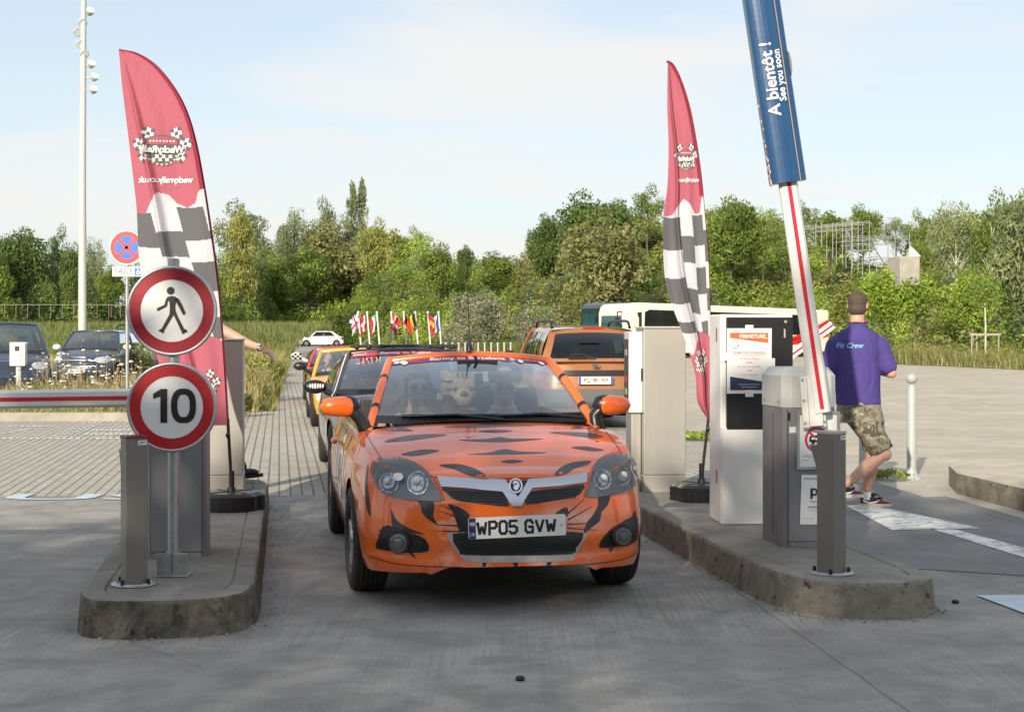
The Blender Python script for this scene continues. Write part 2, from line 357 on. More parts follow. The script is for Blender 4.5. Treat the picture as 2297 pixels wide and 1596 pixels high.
def island(outline, o, side, H=0.19):
    pts = outline; n = len(pts); cx = sum(p[0] for p in pts)/n; cy = sum(p[1] for p in pts)/n
    rings = [(0.02, -0.02), (0.012, 0.03), (0.0, H-0.022), (-0.008, H-0.007), (-0.024, H), (-0.115, H+0.001), (-0.121, H-0.008), (-0.128, H-0.001)]
    P = [Vector((p[0], p[1])) for p in pts]; N = []
    for i in range(n):
        t = (P[(i+1) % n]-P[i-1]).normalized(); N.append(Vector((t.y, -t.x)))
    b = MB(); vs = []; rnd = random.Random(3)
    for r, z in rings:
        for i in range(n):
            q = P[i]+N[i]*(r+rnd.uniform(-0.003, 0.003)); x, y = lane(q.x, q.y, o); vs.append((x, y, z+rnd.uniform(-.0015, .0015)))
    for k in range(len(rings)-1):
        b.add([], [])
    b.add(vs, [], 0)
    for k in range(len(rings)-1):
        for i in range(n):
            b.f.append((k*n+i, k*n+(i+1) % n, (k+1)*n+(i+1) % n, (k+1)*n+i)); b.m.append(0 if k < 3 else 1); b.s.append(False)
    k = len(rings)-1; b.f.append(tuple(k*n+i for i in range(n))); b.m.append(1); b.s.append(False)
    for s_, a_ in ((-1, min(p[0] for p in outline)), (1, max(p[0] for p in outline))):   # joints between the kerb stones
        for bb in [.95+1.0*k for k in range(6)]:
            near = min((p for p in outline if p[0]*s_ > 0 or a_*s_ < .3), key=lambda p: abs(p[1]-bb)+abs(p[0]-a_)*.5); e0 = near[0]
            V = []
            for r_, z_ in ((s_*.0215, .0), (s_*.004, H-.012), (-s_*.012, H+.0015), (-s_*.116, H+.003)):
                for db in (-.004, .004): x, y = lane(e0+r_, bb+db, o); V.append((x, y, z_))
            b.add(V, [(0, 1, 3, 2), (2, 3, 5, 4), (4, 5, 7, 6)], 2)
    return tag(b.build('traffic_island', [side, M_TOP, mat('joint_dark', (.05, .045, .038), .95)]), kind='structure')
def seg(a, b_, n): return [(a[0]+(b_[0]-a[0])*i/n, a[1]+(b_[1]-a[1])*i/n) for i in range(n)]
def curve(pts, n): return [(p.x, p.y) for p in catmull([(p[0], p[1], 0) for p in pts], n)][:-1]
OL = (-1.70, 7.17); OR_ = (1.78, 7.62)
island(curve([(-.44, .55), (-.43, .3), (-.37, .1), (-.2, .01), (0, 0), (.2, .02), (.36, .13), (.43, .4), (.44, .7)], 30)+seg((.44, .7), (.46, 5.4), 24)+curve([(.46, 5.4), (.42, 5.72), (.3, 5.85), (0, 5.9), (-.3, 5.85), (-.42, 5.7), (-.46, 5.4)], 16)+seg((-.46, 5.4), (-.44, .55), 20), OL, KS1)
island(curve([(-.30, .85), (-.28, .55), (-.2, .25), (-.02, .06), (.16, .0), (.34, .02), (.48, .12), (.54, .35), (.56, .6)], 30)+seg((.56, .6), (.64, 7.0), 24)+curve([(.64, 7.0), (.5, 7.3), (.2, 7.4), (-.15, 7.3), (-.28, 7.0)], 14)+seg((-.28, 7.0), (-.30, .85), 24), OR_, KS2)
# raised pavement at the right edge
b = MB(); pr = [(4.09, 13.5), (4.24, 12.2), (4.7, 9.0), (12, 8.0), (12, 17.2), (5.2, 15.4), (4.25, 14.3)]
n = len(pr); b.add([(x, y, -0.02) for x, y in pr]+[(x, y, 0.19) for x, y in pr]+[(x+(8-x)*0.02, y+(12.5-y)*0.02, 0.215) for x, y in pr], [(i, (i+1) % n, n+(i+1) % n, n+i) for i in range(n)]+[(n+i, n+(i+1) % n, 2*n+(i+1) % n, 2*n+i) for i in range(n)]+[tuple(range(2*n, 3*n))])
b.m = [0]*n+[1]*(n+1); tag(b.build('raised_pavement', [KS2, M_LOT]), kind='structure')
# drain gutter strip in front of it
sheet('gutter', [(3.98, 10.95), (4.15, 10.95), (3.92, 13.3), (3.72, 13.2)], 0.005, M_ASPH)
# bottle caps / pebbles on the concrete
for (px, py), lb in (((1167, 1525), 'small round black plastic cap lying on the concrete in front of the orange car'), ((2143, 1352), 'small black plastic cap lying right of the kerb island end')):
    p = gp(px, py); b = MB(); b.lathe([(0, .0), (.017, 0), (.02, .004), (.02, .012), (.016, .017), (.006, .015), (0, .014)], 20)
    o = tag(b.build('plastic_cap', mat('black_rubber', (0.012, 0.012, 0.013), 0.6)), lb, 'cap'); o.location = (p.x, p.y, 0.001)
# ================================================================ gate equipment
KH = 0.19
M_BRUSH = NT('brushed_steel')
_b = M_BRUSH.noise(1.0, 5, 0.6, stretch=(160, 160, 1.2)); _l = M_BRUSH.noise(1.3, 3)
M_BRUSH.set(color=M_BRUSH.mix(_l, (0.42, 0.41, 0.38), (0.56, 0.54, 0.50)), metal=0.75, rough=M_BRUSH.math('ADD', M_BRUSH.math('MULTIPLY', _b, 0.18), 0.33)); M_BRUSH.bump(_b, 0.08, 0.002); M_BRUSH = M_BRUSH.mat
M_TAUPE = grimy('taupe_powder_coat', (0.185, 0.170, 0.150), 0.42, dirt=.5, stain=(.25, .23, .2))
M_GREY = grimy('grey_powder_coat', (0.20, 0.205, 0.215), 0.45, dirt=.7, stain=(.26, .25, .23))
M_LGREY = grimy('light_grey_plastic', (0.50, 0.51, 0.49), 0.45, dirt=.8, stain=(.22, .20, .16))
M_GALV = mat('galvanised_steel', (0.40, 0.41, 0.42), 0.42, metal=0.7, var=0.15, vscale=18)
M_WHITE = grimy('white_painted_metal', (0.70, 0.70, 0.68), 0.38, dirt=.6, stain=(.30, .28, .24))
M_KIOSK = grimy('kiosk_white_paint', (0.82, 0.82, 0.80), 0.38, dirt=.35, stain=(.45, .43, .38))
M_BLACK = mat('black_plastic', (0.014, 0.014, 0.016), 0.35)
M_RUBBER = mat('black_rubber', (0.012, 0.012, 0.013), 0.6)
M_RED = mat('sign_red', (0.42, 0.012, 0.02), 0.35); M_RED2 = mat('sign_dark_red', (0.30, 0.008, 0.022), 0.35)
M_SIGNW = mat('sign_white', (0.72, 0.72, 0.72), 0.35, var=0.03, vscale=8); M_SIGNK = mat('sign_black', (0.01, 0.01, 0.012), 0.4); M_BLUE = mat('sign_blue', (0.02, 0.13, 0.55), 0.35)
M_PAPER = mat('white_paper', (0.78, 0.78, 0.77), 0.55, var=0.02)
M_INK = mat('grey_ink', (0.12, 0.12, 0.14), 0.6); M_REDINK = mat('red_ink', (0.62, 0.16, 0.17), 0.6); M_NAVY = mat('navy_print', (0.015, 0.035, 0.10), 0.5); M_ORANGE = mat('orange_print', (0.75, 0.13, 0.035), 0.5)
def arc(r, n, a0=0, a1=360): return [(r*math.cos(R(a0+(a1-a0)*i/n)), r*math.sin(R(a0+(a1-a0)*i/n))) for i in range(n)]
def disc(mb, r, z, m, M, n=48): mb.add([(x, y, z) for x, y in arc(r, n)], [tuple(range(n))], m, False, M)
def annulus(mb, r0, r1, z, m, M, n=64):
    a, c = arc(r0, n), arc(r1, n); mb.add([(x, y, z) for x, y in a+c], [(i, (i+1) % n, n+(i+1) % n, n+i) for i in range(n)], m, False, M)
def rect(mb, x0, x1, y0, y1, z, m, M): mb.add([(x0, y0, z), (x1, y0, z), (x1, y1, z), (x0, y1, z)], [(0, 1, 2, 3)], m, False, M)
# ---- photocell posts
def photocell_post(px, py, d, ang, label, hood):
    p = at(px, 0, d); root = empty('photocell_post', (p.x, d, KH), 0, label, 'post', 'steel sensor posts on the islands')
    b = MB(); s = 0.056; poly = [(-s, -s), (s, -s), (s, s), (-s, s)]; b.prism(poly, 0.006, 0.76, M=rotm(rz=R(ang)))
    b.build('column', M_TAUPE, root, bevel=0.006)
    b = MB(); b.prism([(-s-.002, -s-.002), (s+.002, -s-.002), (s+.002, s+.002), (-s-.002, s+.002)], 0.755, 0.768, M=rotm(rz=R(ang))); b.build('cap', M_BRUSH if hood > 1 else mat('dark_red_cap', (0.16, 0.02, 0.03), 0.4), root, bevel=0.002)
    b = MB(); h = [(0, .70), (0, .55), (.045, .68), (.05, .70)]; M = rotm(rz=R(ang+90)) @ Matrix.Translation((-0.03, s, 0))
    M = rotm(rz=R(ang-90)) @ Matrix.Translation((-s, 0.0, 0)) 
    b.add([(0, -.05, .69), (0, .05, .69), (0, .05, .55), (0, -.05, .55), (-.055, -.05, .69), (-.055, .05, .69), (-.045, .05, .675), (-.045, -.05, .675)], [(0, 1, 2, 3), (0, 4, 5, 1), (4, 7, 6, 5), (0, 3, 7, 4), (1, 5, 6, 2), (3, 2, 6, 7)], 0, False, M); b.build('sensor_hood', M_TAUPE, root)
    b = MB(); M = rotm(rz=R(ang)); e = [Vector((s+.001, -.0, .72)), ]
    rect(b, .004, .05, .725, .748, -s-.0015, 0, rotm(rz=R(ang)) @ rotm(rx=R(90))) if False else b.add([(.004, -s-.0015, .722), (.05, -s-.0015, .722), (.05, -s-.0015, .746), (.004, -s-.0015, .746)], [(0, 1, 2, 3)], 0, False, M)
    b.add([(.009, -s-.0025, .735), (.045, -s-.0025, .735), (.045, -s-.0025, .739), (.009, -s-.0025, .739), (.009, -s-.0025, .728), (.03, -s-.0025, .728), (.03, -s-.0025, .731), (.009, -s-.0025, .731)], [(0, 1, 2, 3), (4, 5, 6, 7)], 1, False, M)
    b.build('sticker', [M_PAPER, M_INK], root)
    b = MB(); b.lathe([(0, .001), (.115, .001), (.118, .004), (.115, .008), (.06, .009)], 40); b.lathe([(.085, .0085), (.088, .014), (.094, .014), (.097, .0085)], 36); b.build('base_plate', M_GALV, root)
    for k in range(4):
        a = R(ang+20+90*k+15); b = MB(); b.cyl((0, 0, .006), (0, 0, .028), .011, .010, 10); b.ell((0, 0, .030), (.010, .010, .008), 10, 6)
        n_ = b.build('bolt_cap', M_RUBBER, root); n_.location = (math.cos(a)*.09, math.sin(a)*.09, 0.0)
    return root
photocell_post(301, 1310, 7.59, 30, 'square taupe sensor post on the left kerb island beside the round signs', 1)
photocell_post(1865, 1283, 7.94, 40, 'square taupe sensor post at the near end of the right kerb island', 2)
# ---- round signs on a pole
def round_sign(parent, z, r, ring, kind, y=-0.045, name='sign_plate', label=None):
    M = face((0, y, z)); b = MB()
    b.lathe([(0, -.014), (r-.012, -.014), (r-.004, -.013), (r, -.006), (r, .006), (r-.004, .0115), (r-.016, .0105), (r-.018, 0.004), (0, .004)], 72, 1, M)
    disc(b, r-.017, .0055, 0, M, 72); annulus(b, r*.69, r*.945, .0075, 2, M, 72)
    o = b.build(name, [M_SIGNW, M_GALV, ring], parent)
    if label: o['label'] = label
    b = MB()
    if kind == 'walk':
        k = 0.00164
        def P(x, y_): return ((x-1100)*k*0.50-0.0, -(y_-668)*k*0.50)
        def poly(pts): b.add([(*P(*q), .0085) for q in pts], [tuple(range(len(pts)))], 0, False, M)
        cx_, cy_ = P(1093, 538); b.add([(cx_+.0205*math.cos(t*math.pi/12), cy_+.0205*math.sin(t*math.pi/12), .0085) for t in range(24)], [tuple(range(24))], 0, False, M)
        poly([(1082, 575), (1105, 572), (1125, 578), (1140, 600), (1128, 610), (1122, 640), (1125, 670), (1135, 695), (1180, 785), (1195, 790), (1203, 803), (1168, 820), (1163, 805), (1112, 695), (1052, 795), (1048, 815), (1015, 800), (1020, 790), (1034, 785), (1085, 690), (1088, 650), (1085, 612), (1075, 600)])
        poly([(1082, 575), (1076, 600), (1070, 637), (1060, 645), (1010, 670), (1003, 660), (1008, 650), (1052, 630), (1062, 595), (1070, 580)])
        poly([(1118, 575), (1145, 590), (1165, 625), (1188, 680), (1187, 692), (1172, 694), (1165, 680), (1145, 640), (1128, 612)])
        b.build('pictogram', M_SIGNK, parent)
    elif kind == '10':
        def S_(pts): b.add([(*q, .0085) for q in pts], [tuple(range(len(pts)))], 0, False, M)
        S_([(-.024, .098), (-.024, -.082), (-.060, -.082), (-.060, .058), (-.098, .045), (-.098, .072), (-.058, .098)])
        n = 40; o_ = [(.062+(.066)*math.copysign(abs(math.cos(a))**.8, math.cos(a)), .008+.092*math.copysign(abs(math.sin(a))**.8, math.sin(a))) for a in [2*math.pi*i/n for i in range(n)]]
        i_ = [(.062+(.033)*math.copysign(abs(math.cos(a))**.8, math.cos(a)), .008+.060*math.copysign(abs(math.sin(a))**.8, math.sin(a))) for a in [2*math.pi*i/n for i in range(n)]]
        b.add([(*q, .0085) for q in o_+i_], [(i, (i+1) % n, n+(i+1) % n, n+i) for i in range(n)], 0, False, M)
        b.build('numerals', M_SIGNK, parent)
    return o
root = empty('sign_post', (-1.812, 7.87, KH), R(2), 'galvanised post with a no pedestrians sign above a 10 speed limit sign', 'road sign')
b = MB(); b.tube([(0, 0, 0.0), (0, 0, 1.69)], .031, 20); b.ell((0, 0, 1.69), (.031, .031, .008), 20, 6); b.build('pole', M_GALV, root)
s1 = round_sign(root, 1.605-KH, .240, M_RED2, 'walk', label='no pedestrians sign with a dark red ring'); s2 = round_sign(root, 1.092-KH, .240, M_RED, '10', label='speed limit sign with a bright red ring')
for z in (1.605-KH, 1.092-KH):
    for dz in (-.12, .12):
        b = MB(); b.box((0, -.0, z+dz), (.10, .075, .03)); b.build('clamp', M_GALV, root, bevel=.006)
b = MB(); b.box((0, -.0, .005), (.17, .13, .01)); b.box((-.045, -.045, .065), (.075, .006, .12)); b.box((.045, -.045, .065), (.075, .006, .12)); b.tube([(0, 0, .0), (0, 0, .13)], .039, 20); b.build('base_bracket', M_GALV, root, bevel=.003)
for x in (-.065, .065):
    for z in (.03, .10):
        b = MB(); b.cyl((x, -.048, z), (x, -.06, z), .009, .009, 6); b.build('bolt', M_GALV, root)
# ---- barrier machines (right one lifted, left one lowered)
def barrier(loc, w, dp, label, posters, rz=LA, top=1.04, hh=.235):
    root = empty('barrier_machine', loc, rz, label, 'barrier', 'parking barriers at the gate')
    H = top-KH
    def oct_(w, d, c): return [(-w/2+c, -d/2), (w/2-c, -d/2), (w/2, -d/2+c), (w/2, d/2-c), (w/2-c, d/2), (-w/2+c, d/2), (-w/2, d/2-c), (-w/2, -d/2+c)]
    b = MB(); b.prism(oct_(w, dp, .035), 0, H); b.build('body', M_GREY, root, bevel=.008)
    b = MB(); b.prism(oct_(w+.012, dp+.012, .045), H-.005, H+hh-.05); b.prism(oct_(w+.012, dp+.012, .045), H+hh-.0505, H+hh, sc=.80); b.build('hood', M_LGREY, root, bevel=.008)
    b = MB(); b.box((-w/2+.03-.0, -dp/2-.001, H-.06), (.018, .006, .05)); b.build('lock', M_BLACK, root, bevel=.003)
    b = MB()
    for x_ in (-w/2+.022, w/2-.022): b.box((x_-(.0), -dp/2-.0005, H/2), (.003, .003, H-.03))
    b.box((0, -dp/2-.0005, .035), (w-.05, .003, .003)); b.box((-w/2-.0005, -.02, H/2), (.003, .003, H-.1)); b.build('door_seam', M_BLACK, root)
    b = MB()
    for x_ in (-w/2+.05, w/2-.05):
        for z_ in (.02, H-.02): b.cyl((x_, -dp/2, z_), (x_, -dp/2-.005, z_), .006, .006, 8)
    for y_ in (-.14, .12): b.cyl((-w/2-.006, y_, H+.03), (-w/2-.012, y_, H+.03), .008, .008, 8)
    b.build('screw', M_GALV, root)
    return root, H
rB, HB = barrier((1.775, 9.12, KH), .335, .44, 'grey parking barrier machine with light grey hood and taped notices on the right island', True)
b = MB(); M = face((-.10, -.222, HB-.14)); rect(b, -.035, .035, -.018, .018, 0, 0, M); rect(b, .0, .033, -.015, .012, .001, 1, M); b.build('sticker', [M_PAPER, mat('pale_blue_print', (.35, .6, .75), .5)], rB)
# framed notice: no camper vans
b = MB(); M = face((.022, -.226, HB-.215)); rect(b, -.10, .145, -.15, .17, .0, 0, M); b.build('notice_backing', M_PAPER, rB)
fr = MB()
for x0, x1, y0, y1 in ((-.115, -.098, -.165, .185), (.142, .16, -.165, .185), (-.098, .142, .168, .185), (-.098, .142, -.165, -.148)): fr.prism([(x0, y0), (x1, y0), (x1, y1), (x0, y1)], -.004, .010, M=M)
fr.build('notice_frame', M_GALV, rB, bevel=.002)
b = MB(); M2 = face((.037, -.2275, HB-.20))
annulus(b, .062, .077, 0.0005, 0, M2, 40); b.add([(-.052, .040, .001), (-.042, .050, .001), (.052, -.040, .001), (.042, -.050, .001)], [(0, 1, 2, 3)], 0, False, M2)
b.add([(-.05, -.012, .0006), (.045, -.022, .0006), (.055, .0, .0006), (.03, .014, .0006), (.02, .030, .0006), (-.045, .022, .0006)], [(0, 1, 2, 3, 4, 5)], 1, False, M2)
for cx_ in (-.025, .025): b.add([(cx_+x, -.018+y, .0008) for x, y in arc(.011, 14)], [tuple(range(14))], 1, False, M2)
rect(b, -.035, -.015, .0, .013, .0012, 2, M2); rect(b, -.010, .010, -.002, .011, .0012, 2, M2)
b.text('CAMPING CARS', .013, M2 @ Matrix.Translation((0, .088, .0006)), 0); rect(b, -.09, .06, .10+.0, .118, .0004, 3, M2); b.text('REGLEMENTATION', .012, M2 @ Matrix.Translation((-.015, .109, .001)), 2)
for i, y in enumerate((-.095, -.105, -.125)): rect(b, -.09, (-.03, .04, -.05)[i], y, y+.003, .0006, 3, M2)
b.build('notice_print', [mat('magenta_red', (.55, .03, .12), .5), M_SIGNK, M_PAPER, mat('pale_grey_print', (.42, .43, .46), .5)], rB)
# second notice, taped on, a little crooked
b = MB(); M = face((.05, -.226, HB-.56)) @ Matrix.Rotation(R(-2), 4, 'Z'); rect(b, -.115, .12, -.155, .145, 0, 0, M); rect(b, -.10, .10, .115, .128, .001, 2, M)
rect(b, -.055, -.04, -.0, .065, .0012, 1, M); annulus(b, .012, .024, .0012, 1, M @ Matrix.Translation((-.032, .042, 0)), 24); b.text('CB', .022, M @ Matrix.Translation((.02, .012, .001)), 1, bold=.001)
rect(b, -.055, .05, -.018, -.014, .0012, 1, M); rect(b, -.07, .08, -.05, -.045, .0012, 1, M); rect(b, -.07, .07, -.06, -.057, .0012, 2, M); rect(b, -.07, .085, -.072, -.069, .0012, 2, M); rect(b, -.10, -.03, -.12, -.117, .0012, 2, M)
b.build('taped_notice', [M_PAPER, M_NAVY, mat('pale_grey_print', (.42, .43, .46), .5)], rB)
# ---- booms
M_STRIPE = mat('boom_red', (.55, .015, .035), .4)
def boom_mesh(L, hw=.055, th=.035):
    b = MB(); n = 10; prof = [(-hw, -.4*th), (-hw*.7, -th), (hw*.7, -th), (hw, -.4*th), (hw, .4*th), (hw*.7, th), (-hw*.7, th), (-hw, .4*th)]
    b.prism(prof, 0, L); b.add([(-.012, -th-.001, .02), (.012, -th-.001, .02), (.012, -th-.001, L), (-.012, -th-.001, L)], [(0, 1, 2, 3)], 1); return b
LEAN = R(-8.4)
bo = boom_mesh(4.1).build('boom', [M_WHITE, M_STRIPE], rB); bo.location = (.035, -.31, 1.13-KH-.12); bo.rotation_euler = (0, LEAN, -LA)
b = MB(); b.prism([(-.07, -.01), (.07, -.01), (.07, .01), (-.07, .01)], -.02, .29); b.prism([(-.035, -.045), (.045, -.045), (.045, -.01), (-.035, -.01)], -.01, .285); b.box((0, .05, .09), (.08, .10, .10))
br = b.build('boom_bracket', M_WHITE, rB, bevel=.004); br.location = (.0, -.285+.0, .98-KH-.04); br.rotation_euler = (0, R(-4), -LA)
for x in (-.058, .058):
    for z in (.01, .145, .27):
        b = MB(); b.cyl((0, -.008, 0), (0, -.02, 0), .008, .008, 6); q = b.build('bolt', M_GALV, br); q.location = (x, 0, z)
# printed sleeve near the boom's tip
t = NT('blue_vinyl'); f = t.noise(14, 8, .7)
t.set(color=t.mix(t.ramp(f, [(.68, 0), (.72, 1)]), (.010, .062, .170), (.45, .5, .55)), rough=.32, coat=.3); t.bump(t.noise(3, 4), .15, .02)
Lc0 = 1.39; b = MB(); prof = []
W_ = .106
for i in range(15):
    a = math.pi*i/14; prof.append((-W_*math.cos(a), -.055*math.sin(a)**.7-.03))
prof += [(W_+.002, .02), (-W_-.002, .02)]
b.prism(prof, Lc0, Lc0+2.7, sm=False)
sl_ = b.build('boom_sleeve', t.mat, bo); 
b = MB(); b.cyl((.062, -.083, Lc0), (.062, -.083, Lc0+2.7), .0035, .0035, 6); b.build('sleeve_seam', mat('beige_thread', (.35, .28, .2), .7), sl_)
b = MB(); M = Matrix.Translation((0, -.088, Lc0+.92)) @ FRONT @ Matrix.Rotation(R(90), 4, 'Z')
b.text('A bientôt !', .100, M @ Matrix.Translation((-0.30, .028, 0)), 0, bold=.0022, align='CENTER'); b.text('See you soon', .057, M @ Matrix.Translation((-.285, -.030, 0)), 0, bold=.0012)
b.build('sleeve_lettering', M_SIGNW, sl_)
b = MB(); M = Matrix.Translation((.106, -.03, Lc0+.70)) @ Euler((0, R(90), 0)).to_matrix().to_4x4(); disc(b, .075, .001, 1, M); disc(b, .06, .003, 0, M); b.build('round_emblem', [mat('coral_red', (.65, .10, .08), .45), M_SIGNW], sl_)
b = MB()
for i in range(26): z = Lc0+random.random()**2*.5; b.ell((-W_+random.uniform(-.002, .004), -.03+random.uniform(-.02, .02), z), (.006, .004, .008+random.random()*.008), 6, 4)
b.build('peeling_edge', mat('peach_worn_edge', (.62, .38, .3), .8), sl_)
rA, HA = barrier((-1.965, 8.68, KH), .34, .44, 'grey parking barrier machine behind the round signs on the left island, its arm lowered', False, top=.93, hh=.16)
ba = boom_mesh(4.3, .053).build('boom', [M_WHITE, M_STRIPE], rA); ba.location = (.0, -.275, 1.12-KH); ba.rotation_euler = (0, R(-90.8), -LA)
b = MB(); b.box((0, -.235, 1.12-KH), (.13, .03, .16)); b.build('boom_bracket', M_WHITE, rA, bevel=.004)
# ---- payment kiosk
root = empty('payment_kiosk', (1.648, 9.95+.19, KH), R(4), 'white payment kiosk with a black front and a taped closure poster', 'kiosk'); KW = .50; KD = .38; KT = 1.61-KH
b = MB(); b.box((0, .01, KT/2), (KW, KD-.02, KT)); b.build('cabinet', M_KIOSK, root, bevel=.012)
b = MB(); b.box((.015, -KD/2+.004, KT-.01-.39), (KW-.045, .03, .76)); b.build('front_panel', M_BLACK, root, bevel=.004)
b = MB(); b.box((-.0, -KD/2+.004, .33), (KW-.006, .026, .655)); b.build('lower_door', M_KIOSK, root, bevel=.003)
for z in (KT-.13, .37-.05):
    b = MB()
    for k in range(8): b.box((-KW/2-.001, -.055, z+k*.012-.05), (.004, .035, .007))
    b.build('vent', M_BLACK, root)
b = MB(); b.box((.185, -KD/2-.014, KT-.13), (.012, .008, .06)); b.cyl((.19, -KD/2-.005, KT-.05), (.19, -KD/2-.02, KT-.05), .01); b.build('lock', M_BRUSH, root, bevel=.002)
M = face((.0, -KD/2-.0125, 0)); PX0, PX1, PZ1, PZ0 = -.232+.02, .095, 1.515-KH, 1.075-KH
po = MB(); rect(po, PX0, PX1, PZ0, PZ1, .001, 0, M); po_ = po.build('poster', M_PAPER, root)
b = MB(); z_ = .0022; a0, a1 = PX0+.022, PX1-.022
b.add([(a0, PZ1-.03, z_), (a1, PZ1-.03, z_), (a1, PZ1-.10, z_), (a0, PZ1-.065, z_)], [(0, 1, 2, 3)], 0, False, M)
b.add([(a0, PZ0+.025, z_), (a1, PZ0+.025, z_), (a1, PZ0+.075, z_), (a0, PZ0+.115, z_)], [(0, 1, 2, 3)], 1, False, M); rect(b, a0, a1, PZ0+.021, PZ0+.026, z_, 0, M)
cxp = (a0+a1)/2
b.text('FERMETURE_', .034, M @ Matrix.Translation((cxp+.03, PZ1-.055, z_+.001)), 3, bold=.0008, sx=1.0)
b.text('FERMETURE DU PARKING', .0185, M @ Matrix.Translation((cxp, PZ1-.165, z_)), 2, bold=.0004); rect(b, a0+.02, a1-.02, PZ1-.180, PZ1-.178, z_, 2, M)
for i, s_ in enumerate(('Du samedi 29 juin', '23h00*', 'Au mercredi 10 juillet', '12h00', 'A tous véhicules')): b.text(s_, .0175, M @ Matrix.Translation((cxp, PZ1-.205-i*.027, z_)), 2)
b.text('Stationnement interdit sous', .013, M @ Matrix.Translation((cxp, PZ0+.062, z_+.001)), 3); b.text("peine d'enlèvement !", .013, M @ Matrix.Translation((cxp, PZ0+.044, z_+.001)), 3)
annulus(b, .020, .023, z_, 1, M @ Matrix.Translation((a0+.04, PZ1-.10, 0)), 30); b.text('i', .03, M @ Matrix.Translation((a0+.04, PZ1-.10, z_)), 1); rect(b, a0+.01, a0+.06, PZ1-.133, PZ1-.130, z_, 1, M); b.add([(a0+.052, PZ1-.113, z_), (a0+.055, PZ1-.110, z_), (a0+.065, PZ1-.124, z_), (a0+.062, PZ1-.127, z_)], [(0, 1, 2, 3)], 1, False, M)
b.build('print', [M_ORANGE, M_NAVY, M_REDINK, M_PAPER], po_)
for x, z, r_ in (((PX0+PX1)/2, PZ1, 1), ((PX0+PX1)/2-.0, PZ0, 1), (PX0, (PZ0+PZ1)/2+.03, 0), (PX1, (PZ0+PZ1)/2-.01, 0)):
    b = MB(); b.box((x, -KD/2-.0155, z), (.055, .002, .045) if r_ else (.045, .002, .055)); b.build('tape', M_PAPER, po_)
# ---- stainless ticket machine (right) and its twin on the left island
def ticket_machine(loc, rz, H, label):
    root = empty('ticket_machine', loc, rz, label, 'ticket machine', 'stainless ticket machines')
    b = MB(); b.box((0, .0, .07), (.345, .50, .14)); b.build('plinth', M_BRUSH, root, bevel=.004)
    b = MB(); b.box((0, .0, .14+(H-.14)/2), (.34, .49, H-.145)); b.build('cabinet', M_BRUSH, root, bevel=.006)
    b = MB(); b.box((0, 0, H+.006), (.36, .52, .014)); b.build('lid', M_LGREY, root, bevel=.004)
    b = MB(); b.box((-.215, .05, (H-.2)/2), (.085, .33, H-.2)); b.build('side_column', M_BRUSH, root, bevel=.01)
    b = MB(); b.box((-.225, -.0, H-.36), (.11, .30, .66)); t_ = b.build('terminal', M_WHITE, root, bevel=.008)
    b = MB(); b.box((-.283, -.0, H-.34), (.008, .22, .5)); b.build('panel', M_BLACK, t_, bevel=.002)
    for z in (H-.2, H-.42, H-.52):
        b = MB(); b.box((-.289, -.02, z), (.006, .12, .05)); b.build('button_plate', mat('red_button', (.4, .03, .03), .4) if z == H-.42 else M_BRUSH, t_, bevel=.002)
    b = MB(); b.box((-.175, -.158, H-.38), (.016, .012, .10)); b.build('latch', M_BLACK, t_)
    return root
ticket_machine((1.225, 12.14, KH), R(3), 1.52-KH, 'stainless ticket machine with a white terminal box beside the orange car')
ticket_machine((-2.38, 12.1, KH), LA, 1.42-KH, 'stainless ticket machine on the left island with an arm resting over its top')
